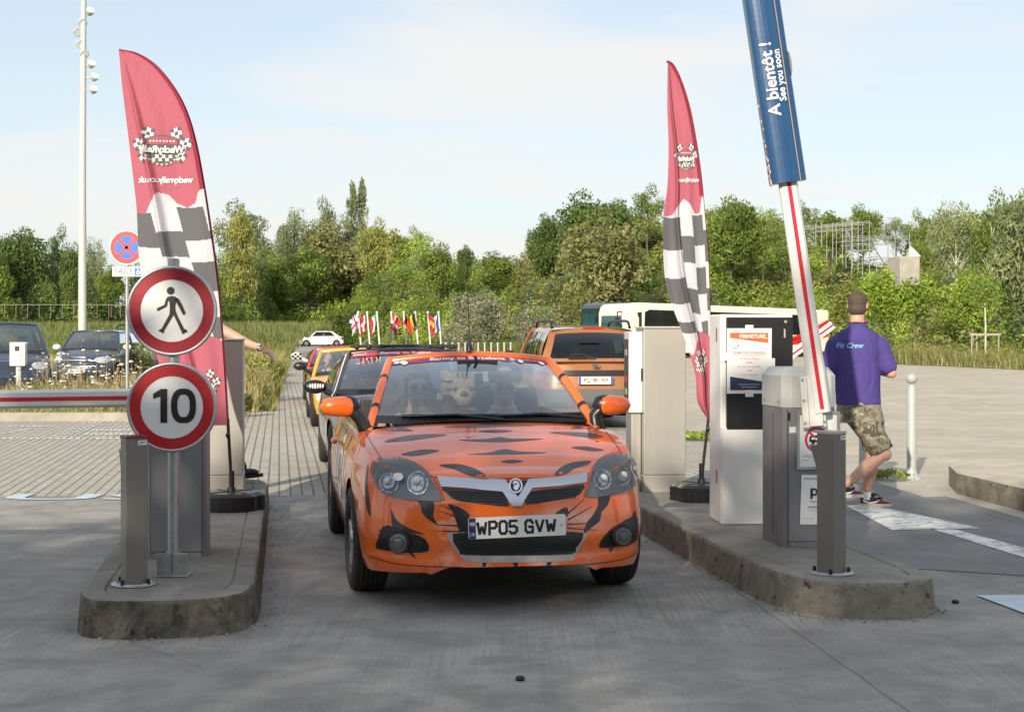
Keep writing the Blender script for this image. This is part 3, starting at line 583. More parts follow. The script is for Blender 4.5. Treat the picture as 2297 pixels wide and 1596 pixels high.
# ---- feather flags
def flag_mats():
    out = []
    for nm, c in (('flag_red', (.54, .15, .20)), ('flag_white', (.70, .69, .74)), ('flag_dark', (.16, .16, .17)), ('flag_hem', (.34, .04, .07))):
        t = NT(nm); nt = t.nt; t.set(color=c, rough=.75, spec=.2)
        tr = t.n('ShaderNodeBsdfTranslucent', {0: c}); ms = t.n('ShaderNodeMixShader', {0: 0.35, 1: t.b.outputs[0], 2: tr.outputs[0]}); nt.links.new(ms.outputs[0], t.out.inputs[0]); t.bump(t.noise(9, 3, .5, stretch=(3, 1, .6)), .25, .03); out.append(t.mat)
    return out
FM = flag_mats()
def feather_flag(d, base, right, left, logo, bottomrow, label, amp, seedv, dk):
    bx, by = base; g = at(bx, by, d); root = empty('feather_flag', (g.x, d, KH), 0, label, 'flag', 'red and chequered feather flags')
    # right (pole) and left edge curves given as (px, py) on the plane at distance d
    def loc(px, py): v = at(px, py, d); return (v.x-g.x, 0, v.z-KH)
    ytop = right[0][1]; ybot = max(right[-1][1], left[-1][1])
    def ex(tab, y): 
        if y <= tab[0][1]: return tab[0][0]
        for (x0, y0), (x1, y1) in zip(tab, tab[1:]):
            if y <= y1: return x0+(x1-x0)*(y-y0)/(y1-y0)
        return tab[-1][0]
    Rc = [(p.x, p.y) for p in catmull([(x, y, 0) for x, y in right], 60)]; Lc = [(p.x, p.y) for p in catmull([(x, y, 0) for x, y in left], 60)]
    rnd = random.Random(seedv); ph = [rnd.uniform(0, 6) for _ in range(4)]
    nu, nv = 110, 420; b = MB(); tex = []
    def surf(u, v):                                     # u 0 = free edge, 1 = pole edge
        y = ytop+(ybot-ytop)*v; xl, xr = ex(Lc, y), ex(Rc, y); yl = min(y, Lc[-1][1]); yr = min(y, Rc[-1][1]); yy = yl+(yr-yl)*u
        x, _, z = loc(xl+(xr-xl)*u, yy); W = (xr-xl)*d/FOC
        f = amp*(math.sin(u*9+v*5+ph[0])*.55+math.sin(u*17-v*9+ph[1])*.22+math.sin(u*5+v*16+ph[2])*.25)*(.35+.65*(1-abs(2*u-1)**3))*(.25+v)
        fold = -amp*1.7*math.exp(-((u-(.12+.45*v))/.045)**2)*min(1, v*5)
        return (x, f+fold-.02, z)
    P = [[surf(i/nu, j/nv) for i in range(nu+1)] for j in range(nv+1)]
    b.add([p for r_ in P for p in r_], [], 0)
    for j in range(nv):
        for i in range(nu):
            u, v = (i+.5)/nu, (j+.5)/nv; y = ytop+(ybot-ytop)*v
            mi = dk(u, y, (ex(Rc, y)-ex(Lc, y))); b.f.append((j*(nu+1)+i, j*(nu+1)+i+1, (j+1)*(nu+1)+i+1, (j+1)*(nu+1)+i)); b.m.append(mi); b.s.append(True)
    cl = b.build('banner', FM, root)
    # emblem, printed through and read in mirror image
    bv = BVHTree.FromPolygons([p for r_ in P for p in r_], [tuple(f) for f in b.f])
    def lay(polys, name, mats, off=.006, parent=cl):
        q = MB()
        for pts, m in polys:
            vs = []
            PV, PF, _bd = flat_mesh(pts, 7.0)
            for px, py in PV:
                x, _, z = loc(px, py); h = bv.ray_cast(Vector((x, -2, z)), Vector((0, 1, 0)))[0]
                vs.append((x, (h.y if h else -.02)-off, z))
            q.add(vs, PF, m)
        return q.build(name, mats, parent)
    if logo:
        for (lx, ly, sc, sx_) in logo:
            K = []; 
            def C(px, py, m, q): K.append(([(lx+sx_*sc*x, ly+sc*y) for x, y in q], m)) 
            # crossed chequered flags either side
            for s_ in (-1, 1):
                for k, (fx, fy, rot) in enumerate(((-50, -12, -20), (-30, -34, 12), (-38, 14, -42))):
                    for i in range(3):
                        for j in range(3):
                            ca, sa = math.cos(R(rot)), math.sin(R(rot)); q = []
                            for (ax, ay) in ((i, j), (i+1, j), (i+1, j+1), (i, j+1)):
                                X = (ax-1.5)*8; Y = (ay-1.5)*8; q.append((s_*(fx+X*ca-Y*sa), fy+X*sa+Y*ca+math.sin(X*.3)*1.2))
                            K.append(([(lx+sx_*sc*x, ly+sc*y) for x, y in q], (0 if (i+j) % 2 else 1)))
            lay(K, 'chequered_print', [M_SIGNW, mat('flag_charcoal', (.10, .10, .11), .8)], .004)
            K = []
            def E(pts, m): K.append(([(lx+sx_*sc*x, ly+sc*y) for x, y in pts], m))
            E([(-34, -24), (-18, -29), (0, -31), (18, -29), (34, -24), (36, 4), (28, 20), (12, 30), (0, 33), (-12, 30), (-28, 20), (-36, 4)], 0)
            lay(K, 'emblem_shield', [mat('flag_charcoal', (.10, .10, .11), .8)], .007); K = []
            E([(-31, -22), (-16, -26.5), (0, -28), (16, -26.5), (31, -22), (32, -10), (-32, -10)], 2)
            for i in range(8):
                cx_ = -24.5+i*7; st = []
                for k in range(10): a = math.pi*k/5-math.pi/2; r_ = 3.0 if k % 2 == 0 else 1.3; st.append((cx_+r_*math.cos(a), -17.5+r_*math.sin(a)))
                K.append(([(lx+sx_*sc*x, ly+sc*y) for x, y in st], 1))
            for i in range(6):
                for j in range(2):
                    if (i+j) % 2: E([(-21+i*7, 12+j*7), (-14+i*7, 12+j*7), (-14+i*7, 19+j*7), (-21+i*7, 19+j*7)], 1)
            for i in range(9):
                a = R(200-i*27); cx_, cy_ = 30*math.cos(a)*1.0, 8-math.sin(a)*26*(-1)
                if True:
                    a = R(20+i*17.5); cx_, cy_ = 32*math.cos(a), 6+27*math.sin(a); E([(cx_-4, cy_-1), (cx_, cy_-3), (cx_+4, cy_+1), (cx_, cy_+3)], 3)
            for k, kk in enumerate(K): pass
            lay([k for k in K if k[1] == 2], 'emblem_band', [FM[0]]*3+[FM[0]], .010); lay([k for k in K if k[1] != 2], 'emblem_stars', [M_SIGNW, M_SIGNW, M_SIGNW, mat('laurel', (.42, .42, .30), .8)], .013)
            def words(txt, size, cx_, cy_, off, name, sx2=1.0, bold=0.0):
                q = MB(); q.text(txt, size, Matrix.Identity(4), 0, bold=bold); out = []
                for v in q.v:
                    px, py = cx_-v[0]*sx_*sx2, cy_-v[1]                 # mirrored: the print shows through from the back
                    x, _, z = loc(px, py); h = bv.ray_cast(Vector((x, -2, z)), Vector((0, 1, 0)))[0]; out.append((x, (h.y if h else -.02)-off, z))
                q.v = out; return q
            q = words('WackyRally', 20*sc, lx, ly+1*sc, .017, 'w', 1.0, .9*sc); q.build('emblem_words', M_SIGNW, cl)
            if ly < 500:
                q = words('wackyrally.co.uk', 17.5*sc, lx+8*sc, ly+66*sc, .007, 'w2', 1.0, .7*sc); q.build('web_address', M_SIGNW, cl)
    # pole in the hem, lower pole and base
    pts = [loc(x, y) for x, y in Rc]; b = MB(); b.tube([(p[0]-.004, p[1]+.012, p[2]) for p in pts], [.009+.006*i/60 for i in range(61)], 8); b.build('hem_sleeve', FM[3], root)
    b = MB(); xe, _, ze = loc(*Rc[-1]); b.tube([(xe, .012, ze+.05), (0+(xe)*.3, .012, ze*.5), (0, .01, .1)], .012, 10); b.tube([(0, .01, .28), (0, .01, .0)], .020, 12); b.ell((xe*.8, -.005, ze*.88), (.018, .018, .024), 10, 8); b.build('pole', M_BLACK, root)
    b = MB(); o8 = [(x*.235*(1+.06*math.cos(8*math.atan2(y, x))), y*.235) for x, y in arc(1, 32)]; b.prism(o8, .0, .105, sc=1.0); b.prism([(x*.98, y*.98) for x, y in o8], .106, .128, sc=.86, sm=False)
    for k in range(4):
        a = R(45+90*k); b.box((0, 0, 0), (.16, .02, .012), 0, Matrix.Translation((math.cos(a)*.10, math.sin(a)*.10, .129)) @ Matrix.Rotation(a, 4, 'Z'))
    b.cyl((0, 0, .12), (0, 0, .16), .035, .03, 20); b.build('water_base', mat('black_base_plastic', (.016, .016, .018), .38), root, bevel=.012)
    return root
def chk(cols, rows, yred, yhem, tt):
    topf = lambda u: interp(tt, u)
    def f(u, y, w):
        if y < yhem and (1-u)*w < 8: return 3
        c_ = sum(1 for a, k, y0 in cols if u > a+(y-y0)*k)
        st, first = rows[c_]; yy = y-7*math.sin(u*7+c_*1.3)*.5
        if y < topf(u) or yy > yred+25*math.sin(u*5+1): return 0
        i = sum(1 for q in st if yy >= q)-1
        return (first if i % 2 == 0 else 3-first)
    return f
feather_flag(10.8, (519, 1110),
  [(268, 112), (310, 122), (352, 150), (392, 200), (420, 255), (440, 325), (456, 410), (470, 500), (484, 600), (494, 700), (503, 830), (510, 953)],
  [(268, 112), (275, 190), (287, 290), (299, 390), (308, 470), (312, 560), (322, 650), (338, 720), (352, 790), (375, 860), (400, 915), (414, 953)],
  [(366, 336, 1.04, 1.0), (455, 865, .8, .8)], None, 'tall red and chequered feather flag on the left island behind the round signs', .035, 1,
  chk([(.20, .0012, 475), (.56, .0011, 463), (.94, .0006, 440)], [([475, 553, 625, 700, 775], 2), ([433, 522, 579, 645, 710, 775], 1), ([463, 537, 586, 653, 710, 760], 2), ([425, 522, 590, 650, 715, 770], 1)], 772, 425, [(0, 478), (.12, 480), (.24, 450), (.34, 433), (.46, 436), (.6, 458), (.72, 466), (.84, 458), (.93, 428), (1, 424)]))
feather_flag(11.4, (1574, 1120),
  [(1497, 137), (1512, 147), (1530, 185), (1548, 245), (1562, 320), (1573, 400), (1580, 480), (1588, 580), (1592, 700), (1592, 820), (1591, 940)],
  [(1497, 137), (1496, 240), (1499, 330), (1496, 420), (1488, 480), (1487, 560), (1492, 630), (1505, 680), (1528, 740), (1545, 790), (1560, 845), (1564, 900), (1588, 941)],
  [(1537, 357, .72, .58), (1572, 815, .7, .3)], None, 'slender red and chequered feather flag between the ticket machine and the payment kiosk', .04, 5,
  chk([(.40, .0004, 480), (.69, .0002, 480), (.94, 0, 480)], [([486, 559, 622, 679, 720, 745], 2), ([447, 532, 592, 650, 705, 745], 1), ([480, 548, 597, 657, 717], 2), ([442, 520, 590, 650, 700], 1)], 768, 440, [(0, 486), (.2, 484), (.34, 462), (.48, 447), (.62, 456), (.78, 480), (.88, 478), (.95, 445), (1, 442)]))
# ---- bollards at the right
def bollard(px, py, label, H=1.07, r=.048, kind=0):
    p = gp(px, py); root = empty('bollard', (p.x, p.y, 0), 0, label, 'bollard', 'round topped steel bollards')
    b = MB(); b.lathe([(.115, .0), (.115, .006), (.085, .02), (.062, .05), (r+.004, .075), (r, .10), (r, H-.15), (r-.008, H-.135)], 28); b.build('shaft', M_BGREY, root)
    b = MB(); b.lathe([(r-.006, H-.15), (r-.012, H-.12), (.025, H-.11)], 24); b.ell((0, 0, H-.055), (.058, .058, .056), 24, 14); b.build('ball_top', M_BGREY, root)
    return root
M_BGREY = mat('pale_grey_green_paint', (.36, .385, .37), .4, var=.05)
bollard(2045, 1073, 'pale grey bollard with a ball top standing alone at the right of the man')
bollard(1938, 1080, 'pale grey bollard half hidden behind the legs of the man in the purple shirt')
# ================================================================ vehicles
def paint(name, c, var=0.0, metal=0.0, rough=.28): return mat(name, c, rough, metal=metal, coat=1.0, var=var)
G_CLEAR = glassmat('windscreen_glass', (0.50, 0.60, 0.66), 4.2, 1.5)
G_DARK = glassmat('tinted_glass', (0.22, 0.26, 0.26), 1.2, 1.5)
G_LAMP = glassmat('lamp_glass', (0.85, 0.88, 0.9), .8, 1.45)
M_DARK = mat('dark_trim', (0.018, 0.018, 0.02), 0.5); M_CHROME = mat('chrome', (0.75, 0.75, 0.76), 0.12, metal=1.0); M_SATIN = mat('satin_chrome', (0.56, 0.58, 0.62), 0.28, metal=0.9)
M_UNDER = mat('underbody_black', (0.006, 0.006, 0.006), 0.9); M_INTER = mat('charcoal_interior', (0.03, 0.03, 0.033), 0.7, var=.2)
M_TYRE = NT('tyre_rubber'); M_TYRE.set(color=M_TYRE.mix(M_TYRE.noise(8, 5), (.012, .012, .012), (.035, .033, .03)), rough=.8); M_TYRE = M_TYRE.mat
M_ALLOY = mat('alloy_rim', (0.50, 0.51, 0.53), 0.3, metal=.8)
def sample_half(half, n=70): return [(p.x, p.y) for p in catmull([(x, y, 0) for x, y in half], n)]
def shell(sp):
    H = sample_half(sp['half'], sp.get('n', 90)); H[0] = (0, H[0][1]); H[-1] = (0, H[-1][1]); n = len(H); nz = 18
    w = max(p[0] for p in H); loop = H+[(-x, y) for x, y in reversed(H[1:-1])]; N = len(loop)
    def bot(x, y):
        z = interp(sp['bot'], y)
        if abs(x) > w*.55:
            for yc, rr in sp['arches']:
                if abs(y-yc) < rr: z = max(z, sp['wr']-.02+math.sqrt(rr*rr-(y-yc)**2))
        elif 'lip' in sp and y < .5: z += interp(sp['lip'], abs(x))
        return z
    vs = []
    for j in range(nz+1):
        for i, (x, y) in enumerate(loop):
            px, py = loop[i-1]; qx, qy = loop[(i+1) % N]; t = Vector((qx-px, qy-py)).normalized(); nr = Vector((t.y, -t.x))
            if nr.dot(Vector((x, (y-sp['L']/2)*.3))) < 0: nr = -nr
            b0 = bot(x, y); tz = interp(sp['top'], y); z = b0+(tz-b0)*j/nz
            L = sp['L']; kf = max(0, min(1, 1-(y-.15)/.6)); kr = max(0, min(1, 1-(L-y-.15)/.5))
            ins = interp(sp['ins_side'], z)*(1-kf)*(1-kr)+interp(sp['ins_front'], z)*kf+interp(sp['ins_rear'], z)*kr*(1-kf)
            if y > L/2 and kf > 0: pass
            vs.append((x-nr.x*ins, y-nr.y*ins, z))
    b = MB(); b.add(vs, [(j*N+i, j*N+(i+1) % N, (j+1)*N+(i+1) % N, (j+1)*N+i) for j in range(nz) for i in range(N)], 0, True)
    # top deck, bridging the two mirrored halves
    top = vs[nz*N:]; nx = 14; base = len(b.v); c0, c1 = sp['cabin']; rows = []
    for i in range(n):
        r_ = top[i]; rows.append(r_)
        for k in range(nx+1):
            u = -1+2*k/nx; cr_ = interp(sp['crown'], r_[1]); b.v.append((r_[0]*u, r_[1], r_[2]+cr_*(1-abs(u)**2.4)*(min(1, abs(r_[0])/.3))))
    for i in range(n-1):
        ym = (rows[i][1]+rows[i+1][1])/2; cab = c0 < ym < c1
        if cab and sp.get('open'): continue
        for k in range(nx):
            a = base+i*(nx+1)+k; b.f.append((a, a+1, a+nx+2, a+nx+1)); b.m.append(1 if cab else 0); b.s.append(True)
    return b, BVHTree.FromPolygons([Vector(v) for v in b.v], b.f)
def wheel(root, x, y, r, wd, side, steer=0, spokes=5, rimm=None, name='wheel'):
    e = empty(name, (x, y, r)); e.parent = root; e.rotation_euler = (0, 0, steer)
    M = Euler((0, R(90)*side, 0)).to_matrix().to_4x4()
    rr = r*.66; b = MB(); h = wd/2
    b.lathe([(rr, -h+.01), (rr+.012, -h), (r*.85, -h-.004), (r*.955, -h+.006), (r*.985, -h+.022)]+[q for k in range(5) for q in ((r, -h+.035+k*(wd-.07)/5), (r, -h+.035+(k+.8)*(wd-.07)/5), (r-.007, -h+.035+(k+.82)*(wd-.07)/5), (r-.007, -h+.035+(k+.98)*(wd-.07)/5))]+[(r*.985, h-.022), (r*.955, h-.006), (r*.85, h+.004), (rr+.012, h), (rr, h-.01)], 40, 0, M); b.build('tyre', M_TYRE, e)
    b = MB(); b.lathe([(rr+.004, h-.002), (rr-.012, h-.006), (rr-.02, h-.035), (rr-.025, -h+.02), (0, -h+.02)], 40, 0, M)
    for k in range(spokes):
        a = 2*math.pi*k/spokes; b.add([(math.cos(a+s*q)*l, math.sin(a+s*q)*l, z) for (l, q, z) in ((rr*.2, .42, h-.015), (rr-.012, .20, h-.012)) for s in (-1, 1)]+[(math.cos(a+s*q)*l, math.sin(a+s*q)*l, z) for (l, q, z) in ((rr*.2, .5, h-.05), (rr-.012, .28, h-.05)) for s in (-1, 1)], [(0, 2, 3, 1), (0, 4, 6, 2), (1, 3, 7, 5)], 1, False, M)
    b.lathe([(rr*.26, h-.03), (rr*.25, h-.01), (rr*.16, h-.004), (0, h-.003)], 20, 1, M); b.build('rim', [M_DARK, rimm or M_ALLOY], e); return e
def place(loc, rz): return Matrix.Translation((loc[0], loc[1], 0)) @ Matrix.Rotation(rz, 4, 'Z')
def greenhouse(root, g, pm, gm, closed=True, roofmat=None, windows=True):
    wb, wr = g['wb'], g['wr']; y0, yh, yr, yd = g['y']; zb, zr, zd = g['z']; cv = g.get('cv', .12)
    def ws(u, v, o=0): 
        a = Vector((u*wb, y0+cv*u*u, zb-.01+.0*u)); c = Vector((u*wr, yh+.07*u*u-.07, zr-.035*u*u-.005)); p = a.lerp(c, v); p.y -= math.sin(v*math.pi)*.03*(1-.2*u*u); p.z += math.sin(v*math.pi)*.025; n = Vector((0, -.6, .8)); return tuple(p+n*o)
    b = MB(); b.grid(lambda a, c: ws(-1+2*a, c), 20, 10, 0); b.build('windscreen', gm, root)
    b = MB(); k = .045                              # black ceramic border
    b.grid(lambda a, c: ws(-1+2*a, c*.10-.005, .003), 20, 2, 0); b.build('windscreen_border', M_DARK, root)
    b = MB()
    for s in (-1, 1):
        pts = [Vector(ws(s*1.035, v/8, .0)) for v in range(-1, 9)]; b.tube(pts, [g.get('ap', .038)]*len(pts), 8, 0, flat=.75)
    pts = [Vector(ws(-1.02+2.04*i/12, 1.0, .002)) for i in range(13)]; b.tube(pts, g.get('hd', .03), 8, 0, flat=.9); b.build('screen_frame', pm, root)
    if not closed: return ws
    def roof(u, v): 
        y = yh-.07+.07*u*u+(yr-yh+.07)*v; return (u*wr, y, zr+(zd-zr)*v*0-.035*u*u+g.get('arch', .03)*math.sin(math.pi*v)-.02*v)
    b = MB(); b.grid(lambda a, c: roof(-1+2*a, c), 14, 12, 0); b.build('roof', roofmat or pm, root)
    def side(s, v, t, o=0):
        a = Vector((s*wb, y0+cv+(yd-y0-cv)*v, zb+(zd-zb)*v)); c = Vector((s*wr, yh+(yr-yh)*v, roof(1, v)[2])); p = a.lerp(c, t); p.x += s*(.035*math.sin(math.pi*t)+o); return tuple(p)
    b = MB()
    for s in (-1, 1): b.grid(lambda a, c: side(s, a, c), 16, 6, 0)
    b.build('side_window', gm, root)
    for (v0, v1, mm) in g['pillars']:
        b = MB()
        for s in (-1, 1): b.grid(lambda a, c: side(s, v0+(v1-v0)*a, c, .006), 3, 6, 0)
        b.build('pillar', pm if mm else M_DARK, root)
    b = MB()
    for s in (-1, 1): b.grid(lambda a, c: side(s, a, .88+.12*c, .007), 16, 2, 0); b.grid(lambda a, c: side(s, a, .06*c, .007), 16, 2, 0)
    b.build('window_frame', pm, root)
    def rw(u, v, o=0):
        a = Vector((u*wb, yd+.03*(1-u*u), zd)); c = Vector((u*wr, yr, roof(u, 1)[2])); p = a.lerp(c, v); p.y += .03*math.sin(math.pi*v)+o; return tuple(p)
    b = MB(); b.grid(lambda a, c: rw((-1+2*a), c), 16, 8, 0); b.build('rear_window', gm, root)
    b = MB(); m_ = g.get('rwm', .14)
    for (a0, a1, c0, c1) in ((-1.02, -1+m_, 0, 1), (1-m_, 1.02, 0, 1), (-1, 1, .86, 1.0), (-1, 1, 0, .10)): b.grid(lambda a, c: rw(a0+(a1-a0)*a, c0+(c1-c0)*c, .006), 8, 6, 0)
    b.build('tailgate_frame', pm, root)
    return ws, side, rw, roof
def std_half(L, w, nose=.5): return [(0, 0), (w*.35, .015), (w*.62, .07), (w*.82, .2), (w*.93, .42), (w*.985, .8), (w, 1.3), (w, L-1.2), (w*.985, L-.7), (w*.93, L-.28), (w*.78, L-.08), (w*.45, L-.01), (0, L)]
def generic_car(name, loc, rz, pm, label, cat='car', L=4.1, w=.85, H=1.45, hood=.92, deck=.95, nosez=.68, y=(1.05, 1.75, 3.3, 3.95), wr=.56, closed=True, wr_=.31, gm=None, roofmat=None, group=None, rear='hatch', lamps=True, interior=True, plate=None, pil=None, zd=None, bumper=None, wheels=True):
    root = empty(name, (loc[0], loc[1], loc[2] if len(loc) > 2 else 0), rz, label, cat, group)
    sp = dict(half=std_half(L, w), L=L, n=70, bot=[(0, .24), (.6, .2), (L-.6, .2), (L, .28)], arches=[(.83, .36), (L-.75, .36)], wr=wr_, top=[(0, nosez), (.35, nosez+.07), (y[0], hood-.04), (y[0]+.5, hood), (L-.5, deck), (L, deck-.06)],
      ins_side=[(.2, .05), (.4, .01), (.6, 0), (.8, .03), (1.0, .09)], ins_front=[(.2, .05), (.35, 0), (.5, .01), (.7, .08), (.85, .14)], ins_rear=[(.25, .06), (.4, 0), (.6, .02), (.95, .08), (1.1, .1)], crown=[(0, .03), (.5, .05), (y[0], .05), (y[3]-.2, .03), (L, .02)], cabin=(y[0]+.05, y[3]-.05))
    b, bvh = shell(sp); b.build('body', [pm, M_INTER], root)
    g = dict(wb=w-.11, wr=wr, y=y, z=(hood-.0, H, zd or deck), pillars=pil or [(.0, .05, 1), (.42, .50, 0), (.86, 1.0, 1)])
    greenhouse(root, g, pm, gm or G_CLEAR, closed, roofmat)
    b = MB(); b.box((0, L/2, .36), (2*w-.5, L-.5, .30)); b.box((0, L/2, .3), (2*w-.2, L-2.7, .2)); b.build('underbody', M_UNDER, root)
    if wheels:
        for s in (-1, 1):
            for yy in (.83, L-.75): wheel(root, s*(w-.115), yy, wr_, .19, s, name='wheel')
    def fr(a, c): return Vector((a, -1, c)), Vector((0, 1, 0))
    def rr(a, c): return Vector((a, L+1, c)), Vector((0, -1, 0))
    if lamps:
        for s in (-1, 1):
            b = MB(); decal(b, bvh, smooth_poly([(s*.44*w/.85, nosez-.02), (s*.70*w/.85, nosez+.03), (s*.76*w/.85, nosez-.06), (s*.70*w/.85, nosez-.14), (s*.50*w/.85, nosez-.13)], 3), fr, .006, 0, .06, True); b.build('headlight', mat('headlight_glass', (.45, .47, .5), .1, coat=1), root)
            b = MB(); decal(b, bvh, [(s*(w*.68), deck-.10), (s*(w*.90), deck-.10), (s*(w*.90), deck-.34), (s*(w*.72), deck-.34)], rr, .008, 0, .06, True); b.build('tail_light', mat('tail_light_red', (.40, .01, .012), .15, coat=1), root)
        b = MB(); decal(b, bvh, [(-.38, nosez-.05), (.38, nosez-.05), (.33, nosez-.14), (-.33, nosez-.14)], fr, .004, 0, .08); decal(b, bvh, [(-.5, .42), (.5, .42), (.42, .30), (-.42, .30)], fr, .004, 0, .08); b.build('grille', M_DARK, root)
    if interior:
        b = MB()
        for s in (-1, 1):
            b.box((s*.34, y[1]+.55, hood+.02), (.46, .14, .36)); b.box((s*.34, y[1]+.58, hood+.28), (.24, .09, .18))
        b.box((0, y[3]-.65, hood-.02), (1.1, .14, .26)); b.build('seat', M_INTER, root, bevel=.03)
        b = MB(); b.lathe([(.175, -.012), (.19, 0), (.175, .012), (.165, 0), (.175, -.012)], 28, 0, rotm(rx=R(-65), loc=(-.34, y[1]+.02, hood+.03))); b.build('steering_wheel', M_BLACK, root)
    if plate:
        txt, where = plate
        b = MB(); 
        if where == 'rear': M = Matrix.Translation((0, L+.02, deck-.32)) @ Matrix.Rotation(R(180), 4, 'Z') @ FRONT
        else: M = Matrix.Translation((0, -.03, .42)) @ FRONT
        b.prism([(-.26, -.055), (.26, -.055), (.26, .055), (-.26, .055)], -.01, 0.004, 0, M=M); b.text(txt, .098, M @ Matrix.Translation((.01, 0, .0055)), 1, sx=.85, bold=.001); rect(b, -.26, -.225, -.055, .055, .0055, 2, M); rect(b, .225, .26, -.055, .055, .0055, 2, M)
        b.build('number_plate', [M_PLATE, M_SIGNK, mat('plate_blue', (.03, .09, .40), .4)], root)
    return root, bvh
M_PLATE = mat('plate_white', (.76, .76, .74), .35)
# ---------------------------------------------------------------- the orange tiger car
OC, ORZ = (0.025, 7.76), R(9.7)
OM = place(OC, ORZ); OMI = OM.inverted(); OCAM = OMI @ Vector((0, 0, CAMH))
car = empty('convertible_car', (*OC, 0), ORZ, 'orange open top car with painted tiger stripes driving out between the kerb islands', 'car')
tp = NT('tiger_orange_paint')
_s = tp.n('ShaderNodeSeparateXYZ', {0: tp.obj}); ax = tp.math('ABSOLUTE', _s.outputs[0])
pm_ = tp.math('MULTIPLY', tp.math('MULTIPLY', tp.math('LESS_THAN', _s.outputs[1], .3), tp.ramp(tp.math('SUBTRACT', 1.0, ax), [(.42, 0), (.62, 1)])), tp.ramp(_s.outputs[2], [(.50, 1), (.57, 0)]))
pm_ = tp.math('MULTIPLY', pm_, tp.ramp(tp.noise(5, 4, .6), [(.46, 0), (.66, .75)]))
tp.set(color=tp.mix(pm_, (.80, .135, .010), (.74, .50, .44)), rough=.30, coat=1.0); tp.b.inputs['Coat Roughness'].default_value = .06; tp.bump(tp.noise(220, 2), .015, .001)
M_TIGER = tp.mat; M_STR = mat('stripe_black_paint', (.010, .010, .016), .38, coat=.35); M_LIP = mat('airbrushed_white', (.42, .37, .36), .45, var=.3, vscale=7, coat=.6)
spec = dict(half=[(0, 0), (.22, .008), (.42, .045), (.585, .12), (.70, .23), (.785, .40), (.82, .65), (.832, .95), (.835, 1.5), (.835, 2.5), (.83, 3.05), (.80, 3.45), (.70, 3.75), (.45, 3.9), (0, 3.93)], L=3.93, n=120,
   bot=[(0, .225), (.4, .195), (1.2, .19), (3.0, .2), (3.93, .3)], lip=[(.0, .03), (.36, .03), (.46, -.01), (.9, -.01)], arches=[(.89, .365), (3.36, .365)], wr=.305,
   top=[(0, .705), (.12, .725), (.35, .775), (.7, .845), (1.05, .895), (1.5, .92), (2.8, .93), (3.5, .95), (3.93, .90)],
   ins_side=[(.18, .06), (.3, .03), (.45, .005), (.6, 0), (.75, .015), (.85, .05), (.95, .10)], ins_front=[(.19, .035), (.26, .004), (.33, .012), (.38, 0), (.5, .012), (.58, .028), (.66, .058), (.72, .10), (.8, .12)], ins_rear=[(.3, .05), (.5, 0), (.9, .08)],
   crown=[(0, .012), (.15, .03), (.5, .05), (1.05, .062), (1.2, .05), (3.93, .03)], cabin=(1.08, 3.05), open=True)
ob, OBVH = shell(spec)
def Z1(x, y): return ((760+x*.38228)/1.07706, (830+y*.38221)/1.07706)
def zray(x, y):
    px, py = Z1(x, y); d = OMI.to_3x3() @ Vector(((px-CX)/FOC, 1, -(py-HZ)/FOC)); return OCAM, d.normalized()
STR = [[(390,515),(480,522),(560,530),(625,550),(540,552),(430,545)], [(810,527),(1000,512),(1100,503),(1200,505),(1400,515),(1200,522),(1000,530)], [(1030,553),(1140,544),(1255,550),(1140,562)],
 [(440,620),(560,585),(700,572),(840,575),(720,595),(600,612)], [(905,608),(1080,602),(1170,590),(1250,600),(1450,600),(1260,618),(1100,620)], [(1480,560),(1600,558),(1740,565),(1830,585),(1760,595),(1620,578)],
 [(545,700),(620,678),(700,668),(790,675),(700,698),(620,708)], [(970,700),(1100,688),(1200,666),(1290,680),(1470,688),(1280,698)], [(1620,655),(1700,648),(1770,658),(1830,672),(1760,678),(1690,670)], [(1175,745),(1245,733),(1320,742),(1245,754)],
 [(790,765),(900,760),(1000,783),(1060,815),(1080,838),(1000,838),(940,818),(880,792),(820,780)], [(1745,740),(1640,747),(1570,772),(1530,805),(1520,830),(1580,825),(1620,803),(1650,785),(1720,765)], [(1620,535),(1700,512),(1800,513),(1740,532)],
 [(340,750),(322,850),(320,950),(330,1040),(355,1090),(350,1000),(338,900)], [(655,990),(745,995),(757,1040),(750,1090),(775,1140),(720,1108),(680,1070),(675,1030)], [(485,1045),(515,1110),(600,1165),(700,1205),(560,1182),(495,1165)],
 [(845,1012),(920,1035),(978,1075),(978,1100),(978,1205),(925,1200),(895,1120),(870,1060)], [(1795,970),(1865,960),(1850,1020),(1815,1060),(1800,1120),(1750,1160),(1700,1200),(1720,1130),(1760,1080),(1790,1020)], [(1510,1085),(1590,1030),(1598,1090)], [(2022,1055),(2030,1110),(1955,1138),(2000,1100)],
 [(1060,1400),(1075,1355),(1088,1365),(1080,1405)], [(1250,1355),(1285,1368),(1280,1405),(1262,1405)], [(1465,1395),(1500,1342),(1495,1390)], [(596,1322),(640,1355),(622,1322)], [(1860,1290),(1895,1278),(1870,1318)]]
for pl in STR: decal(ob, OBVH, smooth_poly(pl, 3), zray, .0015, 1, 30)
for a, c in (((785,1015),(970,1085)), ((775,1052),(975,1118)), ((765,1143),(915,1149)), ((765,1181),(925,1187)), ((1595,1078),(1705,980)), ((1600,1112),(1757,1025)), ((1595,1140),(1775,1131)), ((1595,1163),(1780,1178))):
    A_, C_ = Vector(a), Vector(c); n_ = Vector((-(C_-A_).y, (C_-A_).x)).normalized(); far = A_ if abs(a[0]-1280) > abs(c[0]-1280) else C_; near = C_ if far is A_ else A_
    decal(ob, OBVH, [tuple(far-n_*1.5), tuple(near-n_*5), tuple(near+n_*5), tuple(far+n_*1.5)], zray, .002, 1, 30)
